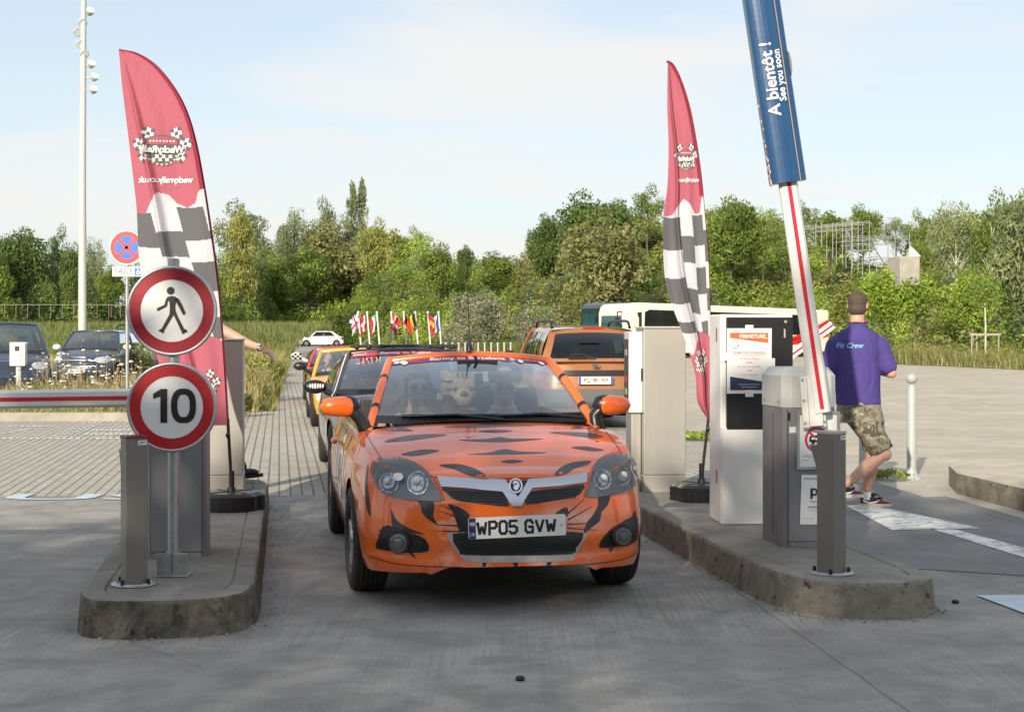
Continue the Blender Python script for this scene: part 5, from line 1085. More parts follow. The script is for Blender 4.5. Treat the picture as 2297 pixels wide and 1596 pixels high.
b = MB(); b.add([(x, L5+.025, z) for x, z in ((-.06, 1.015), (-.035, .985), (.06, 1.015), (.035, .965), (0, .955), (-.035, .965), (-.035, .985))][:3]+[(x, L5+.025, z) for x, z in ((.06, 1.015), (.045, .955), (-.045, .955), (-.06, 1.015), (-.03, 1.0), (.03, 1.0))], [(3, 4, 5, 6, 7, 8)]); b.build('badge', M_CHROME, c5_)
M = Matrix.Translation((0, L5+.045, .755)) @ Matrix.Rotation(R(180), 4, 'Z') @ FRONT; b = MB(); b.prism([(-.26, -.055), (.26, -.055), (.26, .055), (-.26, .055)], -.03, 0.0, 0, M=M); b.text('FQ 981 RP', .088, M @ Matrix.Translation((.0, 0, .0015)), 1, sx=.95, bold=.0012); rect(b, -.26, -.222, -.055, .055, .0015, 2, M); rect(b, .225, .26, -.055, .055, .0015, 2, M); b.build('number_plate', [M_PLATE, M_SIGNK, mat('plate_blue', (.05, .12, .42), .4)], c5_)
for s in (-1, 1):
    b = MB(); decal(b, bv5, smooth_poly([(s*.70, 1.0), (s*.84, 1.0), (s*.87, .90), (s*.85, .74), (s*.74, .76), (s*.69, .88)], 2), rr5, .02, 0, .08, True); decal(b, bv5, [(s*.74, .93), (s*.84, .93), (s*.83, .86), (s*.75, .86)], rr5, .024, 1, .08); b.build('tail_light', [mat('tail_light_red', (.40, .01, .012), .15, coat=1), mat('clear_red_lens', (.75, .45, .42), .2)], c5_)
    b = MB(); zz = 1.56; b.tube([(s*.60, 1.95, zz-.01), (s*.60, 2.05, zz+.07), (s*.60, 2.3, zz+.09), (s*.60, 3.5, zz+.09), (s*.60, 3.75, zz+.07), (s*.60, 3.88, zz-.02)], .022, 8); b.build('roof_rail', M_DARK, c5_)
    b = MB(); b.ell((s*1.0, 1.4, 1.08), (.12, .07, .09), 12, 8); b.tube([(s*.92, 1.4, 1.03), (s*.8, 1.4, .98)], .03); b.build('mirror', M_BLACK, c5_)
b = MB(); b.tube([(.0, 4.20, 1.09), (.22, 4.19, 1.14), (.38, 4.19, 1.12)], .012, 6); b.box((.2, 4.20, 1.10), (.42, .02, .02)); b.build('wiper', M_BLACK, c5_)
b = MB(); b.box((0, 4.15, 1.53), (.34, .03, .03)); b.build('brake_light', mat('tail_light_red', (.4, .01, .012), .15), c5_)
b = MB(); b.tube([(0, 3.7, 1.62), (0, 3.85, 1.80)], .006, 5); b.build('aerial', M_BLACK, c5_)
# ---- parked cars at the left
def lp(px, d, z=0): v = at(px, HZ, d); return (v.x, v.y, z)
generic_car('suv_car', lp(20, 31.5), R(20), DBLUE, 'dark blue car parked at the left edge behind the charging post', L=4.5, w=.92, H=1.66, hood=1.0, deck=1.05, nosez=.8, y=(1.1, 1.9, 3.9, 4.3), wr=.62, wr_=.34)
cm, bvm = generic_car('small_car', lp(172, 39.0), R(-3), DBLUE, 'dark blue small car with a white roof parked behind the roadside weeds', L=3.8, w=.86, H=1.50, hood=.98, deck=1.0, nosez=.78, y=(.95, 1.55, 3.35, 3.75), wr=.60, roofmat=WHT, plate=('GB-478-VL', 'front'))
for s in (-1, 1): b = MB(); b.ell((s*.98, 1.2, 1.05), (.12, .07, .08), 12, 8); b.build('mirror', WHT, cm)
b = MB(); b.tube([(-.5, -.01, .70), (0, -.05, .72), (.5, -.01, .70)], .012); b.tube([(-.5, -.01, .56), (0, -.05, .54), (.5, -.01, .56)], .012); b.build('grille_trim', M_CHROME, cm)
cg, _ = generic_car('estate_car', (lp(292, 44)[0], 48.6), math.pi, GRN, 'grey green estate car with roof rails parked beyond the small car', L=4.3, w=.9, H=1.58, hood=1.02, deck=1.04, nosez=.85, y=(1.15, 1.75, 3.85, 4.12), wr=.62, wr_=.34, zd=1.03)
for s in (-1, 1): b = MB(); b.tube([(s*.60, 1.95, 1.58), (s*.60, 2.3, 1.68), (s*.60, 3.5, 1.68), (s*.60, 3.88, 1.58)], .028, 8); b.build('roof_rail', M_DARK, cg)
b = MB(); b.text('DACIA', .13, Matrix.Translation((-.1, 4.34, .86)) @ Matrix.Rotation(R(180), 4, 'Z') @ FRONT, 0, sx=1.5); b.build('tailgate_lettering', M_WHITE, cg)
cs, _ = generic_car('suv_car', lp(5, 46, .25), R(90), BLK, 'black car with roof rails parked furthest back at the left edge', L=4.4, w=.9, H=1.72, hood=1.05, deck=1.1, nosez=.9, y=(1.1, 1.8, 3.9, 4.25), wr=.62, wr_=.34)
b = MB(); b.tube([(.6, 1.9, 1.76), (.6, 2.2, 1.84), (.6, 3.4, 1.84), (.6, 3.8, 1.76)], .03, 8); b.build('roof_rail', M_DARK, cs)
# ================================================================ people
def fleshy(mb, name, m, parent, vox=.011, sm=5):
    o = mb.build(name, m, parent); r = o.modifiers.new('remesh', 'REMESH'); r.mode = 'VOXEL'; r.voxel_size = vox; r.use_smooth_shade = True
    s_ = o.modifiers.new('smooth', 'SMOOTH'); s_.iterations = sm; s_.factor = .5; return o
def limb(b, pts, rad, n=14):
    b.tube(pts, rad, n)
    for p, r in zip(pts, rad): b.ell(tuple(p), (r, r, r), 14, 10)
def loft(b, secs, n=28):                                # (z, cx, cy, rx, ry)
    vs = [(cx+rx*math.cos(2*math.pi*k/n), cy+ry*math.sin(2*math.pi*k/n), z) for z, cx, cy, rx, ry in secs for k in range(n)]; m = len(secs)
    b.add(vs, [(i*n+k, i*n+(k+1) % n, (i+1)*n+(k+1) % n, (i+1)*n+k) for i in range(m-1) for k in range(n)], 0, True)
    b.add(vs[:n], [tuple(reversed(range(n)))]); b.add(vs[-n:], [tuple(range(n))])
def head(b, M, s=1.0):                                  # faces -Y in its own space, centre of the skull at the origin
    def E(c, r): b.ell(c, r, 20, 14, 0, M)
    E((0, .01, .02), (.076*s, .095*s, .098*s)); E((0, -.025, -.045), (.060*s, .070*s, .075*s)); E((0, -.055, -.09), (.032*s, .030*s, .026*s))
    E((0, -.098, -.025), (.014*s, .020*s, .026*s)); E((0, -.108, -.038), (.018*s, .014*s, .012*s)); E((0, -.088, -.068), (.026*s, .012*s, .008*s)); E((0, -.088, -.077), (.022*s, .012*s, .008*s))
    for q in (-1, 1): E((q*.078, .015, -.015), (.012*s, .020*s, .032*s)); E((q*.042, -.068, -.035), (.026*s, .025*s, .026*s))
    E((0, -.082, .015), (.055*s, .014*s, .012*s)); b.tube([M @ Vector((0, .02, -.06)), M @ Vector((0, .035, -.17))], [.056*s, .062*s], 16)
def hand(b, M, curl=.5, s=1.0):                         # palm along +X of M, palm side -Z
    b.ell((.045, 0, 0), (.052*s, .042*s, .016*s), 16, 10, 0, M)
    for k, (y, L) in enumerate(((-.030, .066), (-.011, .076), (.010, .072), (.029, .056))):
        p = Vector((.085, y, 0)); pts = [p-Vector((.03, 0, 0)), p]; a = 0
        for j in range(3): a += curl*(.7 if j == 0 else .9); p = p+Vector((math.cos(a), y*.8, -math.sin(a)))*(L/3); pts.append(p)
        b.tube([M @ q for q in pts], [.009, .0092, .0086, .0078, .0066], 8); b.ell(tuple(M @ pts[-1]), (.0066,)*3, 8, 6)
    pts = [Vector((.01, -.028, -.004)), Vector((.035, -.055, -.012)), Vector((.062, -.066, -.022)), Vector((.085, -.066, -.032))]; b.tube([M @ q for q in pts], [.014, .0115, .010, .008], 8); b.ell(tuple(M @ pts[-1]), (.008,)*3, 8, 6)
SKIN = NT('skin'); SKIN.set(color=SKIN.mix(SKIN.noise(14, 4), (.50, .27, .19), (.60, .35, .26)), rough=.5); SKIN.b.inputs['Subsurface Weight'].default_value = .08; SKIN.b.inputs['Subsurface Radius'].default_value = (.02, .008, .004); SKIN = SKIN.mat
HAIR = NT('short_brown_hair'); HAIR.set(color=HAIR.mix(HAIR.ramp(HAIR.noise(260, 3, .7), [(.35, 0), (.65, 1)]), (.035, .024, .018), (.12, .085, .06)), rough=.7); HAIR.bump(HAIR.noise(400, 3), .7, .004); HAIR = HAIR.mat
def cloth(name, c, var=.12):
    t = NT(name); t.set(color=t.mix(t.noise(5, 5), tuple(x*(1-var) for x in c), tuple(x*(1+var) for x in c)), rough=.85, spec=.2); h = t.math('ADD', t.math('MULTIPLY', t.noise(7, 4, .6, stretch=(1, 1, .5), dist=1.5), 1.0), t.math('MULTIPLY', t.noise(300, 2), .06)); t.bump(h, .75, .045); return t.mat
# ---- man in purple
mo = empty('person', (at(1955, 0, 12.5).x, 12.5, .0), 0, 'man in a purple polo shirt and camouflage shorts, seen from behind', 'person')
b = MB(); head(b, rotm(rz=R(180-22), loc=(-.112, .02, 1.722)) @ Matrix.Diagonal((1.04, 1, .95, 1)))
limb(b, [(.05, .05, 1.40), (.135, .03, 1.27), (.175, .02, 1.135)], [.045, .045, .043]); limb(b, [(.175, .02, 1.135), (.13, .15, 1.15), (.03, .27, 1.17)], [.043, .040, .028]); hand(b, rotm(rz=R(135), loc=(.03, .27, 1.17)), .5)
limb(b, [(-.27, .05, 1.40), (-.325, .04, 1.26), (-.345, .05, 1.12)], [.045, .045, .042]); limb(b, [(-.345, .05, 1.12), (-.31, .17, 1.10), (-.22, .28, 1.13)], [.042, .038, .028]); hand(b, rotm(rz=R(45), loc=(-.22, .28, 1.13)), .5)
limb(b, [(-.03, .07, .80), (.0, .06, .66), (.02, .03, .45), (-.0, .045, .30), (-.025, .05, .17), (-.03, .04, .09)], [.07, .08, .060, .060, .042, .038])
limb(b, [(-.14, .02, .80), (-.04, -.05, .65), (.085, -.10, .46), (-.06, -.125, .36), (-.17, -.14, .27), (-.25, -.15, .21)], [.07, .08, .062, .062, .045, .037])
b.tube([(-.11, .03, 1.50), (-.11, .04, .9)], [.06, .12], 16); fleshy(b, 'body', SKIN, mo, .009, 4)
b = MB(); Mh = rotm(rz=R(180-22), loc=(-.112, .02, 1.722)) @ Matrix.Diagonal((1.05, 1, .95, 1)); b.ell((0, .014, .026), (.0795, .098, .100), 24, 16, 0, Mh)
b.ell((0, .045, -.035), (.073, .068, .075), 20, 12, 0, Mh); hr = fleshy(b, 'hair', HAIR, mo, .006, 2)
sh = MB(); loft(sh, [(1.505, -.112, .03, .066, .066), (1.475, -.112, .03, .080, .075), (1.455, -.112, .035, .13, .09), (1.43, -.115, .04, .175, .105), (1.38, -.118, .045, .205, .125), (1.28, -.120, .05, .212, .14), (1.15, -.112, .055, .202, .145), (1.02, -.105, .06, .192, .145), (.93, -.100, .06, .190, .142), (.865, -.098, .06, .192, .14)], 40)
limb(sh, [(.02, .05, 1.375), (.085, .045, 1.325), (.152, .035, 1.17)], [.066, .080, .074], 20); limb(sh, [(-.25, .05, 1.375), (-.305, .045, 1.32), (-.348, .045, 1.17)], [.066, .080, .073], 20)
sh.tube([(-.112, .03, 1.49), (-.112, .025, 1.525)], [.078, .070], 20)
sh.v = [(x, y, .87+(z-.87)*1.085) for x, y, z in sh.v]
PUR = cloth('purple_cotton', (.078, .058, .235)); so_ = fleshy(sh, 'polo_shirt', PUR, mo, .010, 5)
bvs = BVHTree.FromPolygons([Vector(v) for v in sh.v], sh.f); q = MB(); q.text('Fit Crew', .060, Matrix.Identity(4), 0, bold=.0015, shear=.35)
b = MB(); vs = []
for v in q.v:
    x, z = -.205+v[0], 1.372+v[1]; h = bvs.ray_cast(Vector((x, -2, z)), Vector((0, 1, 0)))[0]; vs.append((x, (h.y if h else -.08)-.007, z))
b.add(vs, q.f); b.build('back_lettering', mat('pale_cyan_print', (.22, .42, .62), .7), so_)
b = MB(); Pk = [(-.112+.074*math.cos(t), .028+.074*math.sin(t), 1.578) for t in [2*math.pi*k/30 for k in range(31)]]; b.tube(Pk, .008, 6); b.build('lanyard', mat('magenta_ribbon', (.55, .05, .35), .7), mo)
sr_ = MB(); loft(sr_, [(.90, -.098, .06, .180, .132), (.84, -.095, .055, .19, .14), (.78, -.09, .04, .198, .15), (.72, -.075, .02, .19, .15)], 32)
sr_.tube([(-.01, .065, .84), (.015, .055, .66), (.035, .035, .485)], [.105, .110, .098], 20); sr_.tube([(-.165, .0, .84), (-.03, -.04, .66), (.075, -.09, .475)], [.112, .112, .100], 20)
t = NT('camouflage_cotton'); f1, f2 = t.noise(13, 3, .5, dist=.8), t.noise(17, 3, .5, dist=.8, vec=t.n('ShaderNodeMapping', {0: t.obj, 'Location': (5, 3, 1)}).outputs[0])
c = t.mix(t.ramp(f1, [(.50, 0), (.53, 1)]), (.235, .215, .165), (.15, .13, .095)); c = t.mix(t.ramp(f2, [(.56, 0), (.59, 1)]), c, (.085, .072, .052)); c = t.mix(t.ramp(t.noise(19, 3), [(.60, 0), (.63, 1)]), c, (.30, .285, .235))
t.set(color=c, rough=.9, spec=.15); t.bump(t.noise(9, 4, .6, dist=1), .6, .03); fleshy(sr_, 'shorts', t.mat, mo, .010, 4)
def shoe(loc, rz, rx=0):
    e = empty('shoe', loc); e.parent = mo; e.rotation_euler = (rx, 0, rz)      # toe towards +X
    def ol(k, g=0): return [(x*k, y*k) for x, y in [(-.085-g, 0), (-.08-g, -.03), (-.04, -.036-g), (.03, -.038-g), (.10, -.048-g), (.155, -.038-g), (.178+g, -.008), (.17+g, .025), (.12, .042+g), (.03, .036+g), (-.05, .034+g), (-.08, .028)]]
    b = MB(); b.prism(ol(1), 0, .028); b.build('sole', mat('cream_rubber', (.62, .58, .52), .6), e, bevel=.006)
    b = MB(); V = []; n = 12; prof = [(.028, 1.0), (.045, .97), (.062, .88), (.078, .72), (.088, .58)]
    for z, k in prof:
        for x, y in ol(1): 
            xx = x if x < 0 else x*(1-(1-k)*1.3); V.append((xx*1.0 if x < 0 else max(xx, .0), y*(k*.4+.6), z if x < .05 else .028+(z-.028)*(1-.55*min(1, (x-.05)/.12))))
    b.add(V, [(j*n+i, j*n+(i+1) % n, (j+1)*n+(i+1) % n, (j+1)*n+i) for j in range(4) for i in range(n)], 0, True); b.add(V[-n:], [tuple(range(n))]); b.build('upper', mat('dark_red_leather', (.13, .008, .018), .4), e)
    b = MB(); b.prism([(-.045, -.037), (.045, -.040), (.10, -.0), (.045, .04), (-.04, .037)], .05, .082); b.ell((-.01, 0, .10), (.05, .033, .03)); b.tube([(.02, -.02, .11), (.06, -.03, .10), (.075, -.04, .085)], .005, 6); b.tube([(.02, .0, .115), (.05, -.045, .11)], .005, 6); b.build('tongue', M_BLACK, e, bevel=.008)
    b = MB(); b.add([(x, y, z) for x, y, z in ((-.07, -.0385, .062), (-.01, -.0395, .040), (.05, -.043, .052), (.085, -.047, .072), (.04, -.0455, .036), (-.015, -.041, .030), (-.06, -.0375, .040))], [(0, 1, 5, 6), (1, 2, 4, 5), (2, 3, 4)]); b.build('side_stripe', M_PAPER, e)
    b = MB(); b.tube([(-.03, 0, .06), (-.03, .0, .125)], [.044, .043], 16); b.build('sock', M_PAPER, e)
shoe((-.0, .04, 0), R(-6)); shoe((-.27, -.15, .10), R(10), 0)
# ---- person behind the left ticket machine, arm over its top, one shoe out
po2 = empty('person', (-2.72, 12.75, KH), 0, 'person behind the left ticket machine, bare arm with a watch over it', 'person')
b = MB(); head(b, rotm(rz=R(40), loc=(-.0, .0, 1.60))); limb(b, [(.12, -.02, 1.36), (.30, -.05, 1.27), (.44, -.08, 1.20)], [.052, .046, .038]); limb(b, [(.44, -.08, 1.20), (.52, -.12, 1.175), (.60, -.16, 1.15)], [.036, .033, .025]); hand(b, rotm(ry=R(38), rz=R(-20), loc=(.60, -.16, 1.15)), .55)
limb(b, [(.10, 0, .85), (.18, -.02, .48), (.38, -.05, .10)], [.085, .06, .04]); limb(b, [(-.10, 0, .85), (-.12, 0, .48), (-.12, .0, .08)], [.085, .06, .04]); b.tube([(0, 0, 1.4), (0, 0, .85)], [.12, .13], 16); fleshy(b, 'body', SKIN, po2, .010, 3)
b = MB(); loft(b, [(1.43, 0, 0, .08, .07), (1.38, 0, 0, .17, .1), (1.25, 0, 0, .19, .12), (1.0, 0, 0, .18, .13), (.82, 0, 0, .18, .13)]); b.tube([(.1, 0, 1.35), (.22, -.03, 1.30)], [.08, .065]); b.tube([(-.1, 0, 1.35), (-.22, 0, 1.25)], [.08, .07]); fleshy(b, 'shirt', cloth('pale_blue_cotton', (.35, .38, .55)), po2, .011, 3)
b = MB(); limb(b, [(.09, 0, .85), (.18, -.02, .48), (.37, -.05, .13)], [.10, .08, .06]); limb(b, [(-.10, 0, .85), (-.12, 0, .48), (-.12, .0, .10)], [.10, .08, .06]); fleshy(b, 'trousers', cloth('black_cotton', (.015, .015, .018)), po2, .012, 3)
b = MB(); b.ell((0, .01, 1.63), (.085, .105, .09)); fleshy(b, 'hair', HAIR, po2, .01, 2)
b = MB(); b.lathe([(.031, -.012), (.035, 0), (.031, .012)], 20, 0, Matrix.Translation((.555, -.14, 1.163)) @ Vector((.08, -.04, -.025)).to_track_quat('Z', 'Y').to_matrix().to_4x4()); b.ell((.555, -.165, 1.185), (.018, .012, .018)); b.build('wristwatch', M_GALV, po2)
b = MB(); b.prism([(-.08, -.035), (.05, -.045), (.16, -.04), (.19, 0), (.15, .04), (.03, .045), (-.08, .035)], 0, .03, M=rotm(rz=R(-12), ry=R(-8), loc=(.40, -.06, .03))); b.ell((.03, 0, .045), (.12, .04, .04), 16, 10, 0, rotm(rz=R(-12), ry=R(-8), loc=(.40, -.06, .03))); b.build('shoe', mat('black_leather', (.012, .012, .012), .45), po2, bevel=.01)
# ---- in the orange car
def cpt(zx, zy, y):
    o_, d_ = zray(zx, zy); return o_+d_*((y-o_.y)/d_.y)
def rider(zx, zy, y, label, hair, shirtc, glasses, arms=(), cap=None, tilt=0, hs=1.0):
    h = cpt(zx, zy, y); hw = OM @ h; root = empty('person', (hw.x, hw.y, hw.z-.62), ORZ, label, 'person'); Z = .62
    b = MB(); head(b, rotm(rz=R(tilt), loc=(0, 0, Z)), hs); b.tube([(0, .04, Z-.14), (0, .08, Z-.5)], [.09, .12], 16)
    for a in arms: limb(b, a[:3], [.05, .04, .035]); limb(b, a[2:4], [.035, .027]); hand(b, Matrix.Translation(a[3]) @ (Vector(a[3])-Vector(a[2])).to_track_quat('X', 'Z').to_matrix().to_4x4(), .8)
    fleshy(b, 'body', SKIN, root, .008, 3)
    b = MB(); loft(b, [(Z-.16, 0, .04, .08, .07), (Z-.20, 0, .045, .14, .09), (Z-.27, 0, .05, .20, .11), (Z-.45, 0, .06, .19, .12), (Z-.62, 0, .07, .18, .13)])
    for s in (-1, 1): b.tube([(s*.16, .05, Z-.25), (s*.22, .02, Z-.36)], [.07, .065], 14)
    fleshy(b, 'shirt', cloth('shirt_'+label.split()[0], shirtc), root, .012, 3)
    b = MB(); Mt = rotm(rz=R(tilt), loc=(0, 0, Z))
    if cap: b.ell((0, .012, .04), (.089, .108, .082), 20, 12, 0, Mt); b.ell((0, -.10, .03), (.07, .07, .012), 16, 8, 0, Mt); fleshy(b, 'cap', cap, root, .007, 2)
    else:
        b.ell((0, .025, .045), (.098, .112, .105), 20, 12, 0, Mt); b.ell((-.085, .03, -.06), (.036, .07, .15), 14, 10, 0, Mt); b.ell((.085, .03, -.06), (.036, .07, .15), 14, 10, 0, Mt); fleshy(b, 'hair', hair, root, .007, 3)
    b = MB()
    for s in (-1, 1): b.ell((s*.034, -.098, -.012), (.030, .010, .022), 16, 10, 0, Mt); b.tube([Mt @ Vector((s*.06, -.09, -.005)), Mt @ Vector((s*.085, .0, .0))], .004, 6)
    b.tube([Mt @ Vector((-.02, -.104, -.005)), Mt @ Vector((.02, -.104, -.005))], .004, 6); b.build('sunglasses', mat('dark_lens', (.006, .006, .008), .08, coat=1), root)
    b = MB(); b.ell((0, -.098, -.073), (.022, .006, .006), 12, 8, 0, Mt); b.build('teeth', M_PAPER, root); return root
rider(640, 262, 2.12, 'driver with long brown hair and sunglasses in the orange car', HAIR, (.40, .40, .42), 1, arms=[((-.2, .03, .36), (-.30, -.12, .14), (-.22, -.33, .18), (-.12, -.44, .24))], tilt=8, hs=1.08)
rider(1200, 262, 2.15, 'passenger in a dark cap and sunglasses beside the driver of the orange car', HAIR, (.30, .32, .42), 1, cap=cloth('navy_cap', (.02, .03, .06)), tilt=-6, hs=1.12)
# plush tiger on the back seat
h = OM @ cpt(925, 312, 2.75); pl = empty('plush_toy', (h.x, h.y, h.z-.25), ORZ, 'cream and orange plush big cat sitting between the two people in the car', 'plush toy')
b = MB(); b.ell((0, 0, .27), (.15, .13, .14), 20, 14); b.ell((0, -.10, .22), (.085, .07, .065)); b.ell((-.11, .0, .38), (.045, .03, .045)); b.ell((.11, 0, .38), (.045, .03, .045)); b.ell((0, .02, .02), (.18, .15, .2)); fleshy(b, 'body', mat('cream_plush', (.24, .16, .09), .95, var=.4, vscale=16), pl, .012, 3)
b = MB()
for x in (-.055, .055): b.ell((x, -.118, .285), (.016, .012, .018))
b.ell((0, -.165, .25), (.03, .016, .02)); 
for s in (-1, 1):
    for k in range(3): b.tube([(s*.135, -.03, .34-k*.06), (s*.105, -.09, .335-k*.06), (s*.08, -.112, .34-k*.055)], .008, 6)
for k in (-1, 0, 1): b.tube([(k*.03, -.10, .36), (k*.035, -.06, .395)], .008, 6)
b.build('face_marking', M_BLACK, pl)
# driver's elbow resting on the door is part of the driver; riders of the two cars behind
def simple_rider(car_loc, rz_, lx, ly, lz, label, shirtc):
    M = place(car_loc, rz_); p = M @ Vector((lx, ly, lz)); root = empty('person', (p.x, p.y, p.z-.6), rz_, label, 'person')
    b = MB(); head(b, rotm(loc=(0, 0, .6))); fleshy(b, 'body', SKIN, root, .011, 3); b = MB(); loft(b, [(.44, 0, .04, .08, .07), (.38, 0, .045, .16, .1), (.3, 0, .05, .2, .12), (.05, 0, .06, .18, .13)]); limb(b, [(-.18, .03, .32), (-.3, -.1, .15), (-.2, -.3, .2)], [.07, .05, .04]); fleshy(b, 'shirt', cloth('shirt_b_'+label.split()[0], shirtc), root, .014, 3)
    b = MB(); b.ell((0, .025, .635), (.085, .098, .085)); fleshy(b, 'hair', HAIR, root, .01, 2)
simple_rider((-.80, 13.45), R(9.5), -.36, 2.25, 1.02, 'driver in a white top inside the dark graffiti car', (.70, .70, .70))
simple_rider((-2.38, 22.35), R(9.5), -.32, 2.15, 1.02, 'driver in a pale top inside the yellow open car', (.65, .66, .70))
# ================================================================ background structures
# floodlight mast
p = at(185, HZ, 46); ms = empty('floodlight_mast', (p.x, 46, 0), 0, 'very tall pale mast with eight floodlights behind the parked cars', 'lamp mast')
b = MB(); b.tube([(0, 0, 0), (0, 0, 6), (.06, 0, 15)], [.14, .11, .07], 20); b.lathe([(.3, 0), (.3, .03), (.19, .05)], 24); b.build('pole', mat('pale_mast_paint', (.48, .50, .48), .4, var=.05), ms)
for (px, py, s) in ((202, 27, 1), (184, 50, -1), (172, 72, -1), (180, 98, -1), (188, 120, -1), (205, 145, 1), (212, 174, 1), (210, 202, 1)):
    q = at(px, py, 46); x, z = q.x-p.x, q.z; mx_ = .05*z/13
    e = empty('floodlight', (x, 0, z)); e.parent = ms; b = MB(); M = rotm(ry=R(s*25+(10 if s > 0 else 160)), rx=R(40)); b.lathe([(0, -.11), (.07, -.11), (.10, -.06), (.135, .07), (.14, .085), (.13, .08), (0, .075)], 20, 0, M); b.build('housing', M_LGREY, e)
    b = MB(); disc(b, .125, .083, 0, M, 20); b.build('lens', mat('flood_lens', (.7, .72, .72), .1, coat=1), e); b = MB(); b.tube([(0, 0, 0), (mx_-x, .0, -.02)], .022, 6); b.build('bracket', M_LGREY, e)
# no stopping sign with SAUF panel
p = at(284, HZ, 26); ns = empty('sign_post', (p.x, 26, 0), 0, 'distant round blue and red no stopping sign with a white plate under it', 'road sign')
b = MB(); b.tube([(0, .04, 0), (0, .04, 3.2)], .032, 14); b.build('pole', M_GALV, ns)
zc_ = 1.5-(555-HZ)*26/FOC; M = face((-.0, 0, zc_)); b = MB(); b.lathe([(0, -.012), (.31, -.012), (.315, 0), (.31, .008)], 48, 1, M); disc(b, .309, .0085, 0, M); annulus(b, .205, .285, .010, 2, M); disc(b, .206, .0095, 3, M)
for a in (45, -45): b.add([(x*math.cos(R(a))-y*math.sin(R(a)), x*math.sin(R(a))+y*math.cos(R(a)), .0115) for x, y in ((-.215, -.027), (.215, -.027), (.215, .027), (-.215, .027))], [(0, 1, 2, 3)], 2, False, M)
b.build('sign_plate', [mat('cream_rim', (.7, .68, .6), .5), M_GALV, mat('faded_sign_red', (.55, .03, .035), .4), M_BLUE], ns)
zs = 1.5-(609-HZ)*26/FOC; M = face((.02, 0, zs)); b = MB(); b.prism([(-.27, -.085), (.27, -.085), (.27, .085), (-.27, .085)], -.008, .004, 0, M=M); b.text('SAUF', .135, M @ Matrix.Translation((-.075, 0, .0055)), 1, sx=.95, space=1.15); rect(b, .125, .255, -.07, .07, .0055, 2, M)
disc(b, .014, .007, 0, M @ Matrix.Translation((.18, .045, 0)), 12); annulus(b, .024, .036, .007, 0, M @ Matrix.Translation((.185, -.02, 0)), 20); b.add([(.172, .03, .0072), (.186, .03, .0072), (.19, .0, .0072), (.225, -.03, .0072), (.215, -.035, .0072), (.18, -.012, .0072), (.172, -.01, .0072)], [(0, 1, 2, 6), (2, 3, 4, 5)], 0, False, M)
b.build('sauf_plate', [M_SIGNW, M_SIGNK, M_BLUE], ns)
# electric charging post
p = gp(42, 905); ev = empty('charging_post', (p.x, p.y, 0), 0, 'white car charging box on a thin grey post at the left edge', 'charger')
b = MB(); b.prism([(-.05, -.03), (.05, -.03), (.05, .03), (-.05, .03)], 0, 1.0); b.build('post', M_GALV, ev, bevel=.005)
b = MB(); b.prism([(-.155, -.24), (.155, -.24), (.155, .24), (-.155, .24)], -.05, .09, 0, M=face((0, 0, 1.02))); b.build('box', M_WHITE, ev, bevel=.04, seg=4)
b = MB(); M = face((0, -.092, 1.02)); rect(b, -.05, .045, .06, .16, .001, 0, M); b.build('screen', M_BLACK, ev); b = MB(); disc(b, .06, .002, 0, M @ Matrix.Translation((.0, -.08, 0)), 24); annulus(b, .045, .052, .004, 1, M @ Matrix.Translation((.0, -.08, 0)), 24); b.build('socket', [M_LGREY, M_GALV], ev)
# litter bin
p = gp(592, 858); bi = empty('litter_bin', (p.x-.25, p.y-5, 0), 0, 'slatted metal litter bin in the weeds beside the paved lane', 'litter bin'); b = MB()
for k in range(26): a = 2*math.pi*k/26; b.box((0, 0, .45), (.045, .012, .72), 0, rotm(rz=a) @ Matrix.Translation((0, .24, 0)))
b.lathe([(.25, .80), (.26, .83), (.2, .86), (.2, .8)], 28); b.lathe([(.23, .1), (.23, .8)], 24, 1); b.tube([(0, 0, 0), (0, 0, .3)], .05); b.build('slatted_body', [M_GALV, M_DARK], bi)
# bed kerb at the left
b = MB(); yk = gd(945); b.prism([(-16, yk+.05), (road_left(yk)-2.0, yk+.1), (road_left(yk)-2.0, yk+.3), (-16, yk+.25)], -.02, .14); b.build('bed_kerb', concrete_mat('kerb_stone', (.36, .33, .28), (.44, .41, .35), broom=False, stain=.6), None); tag(bpy.data.objects['bed_kerb'], kind='structure')
# fence with round topped pales in front of the slope
fe = empty('railing', (0, 0, 0), 0, 'low pale railing of close upright bars behind the queue of cars', 'fence'); dF = 60
b = MB(); x0, x1 = (1000-CX)*dF/FOC, (1150-CX)*dF/FOC; b.box(((x0+x1)/2, dF, .22), (x1-x0+.2, .04, .05)); b.build('rail', M_WHITE, fe)
k = 0
while x0+k*.265 < x1: b = MB(); b.tube([(x0+k*.265, dF, 0), (x0+k*.265, dF, .93)], .035, 8); b.ell((x0+k*.265, dF, .97), (.05, .05, .05), 8, 6); b.build('bar', mat('weathered_paint', (.42, .43, .40), .6), fe); k += 1
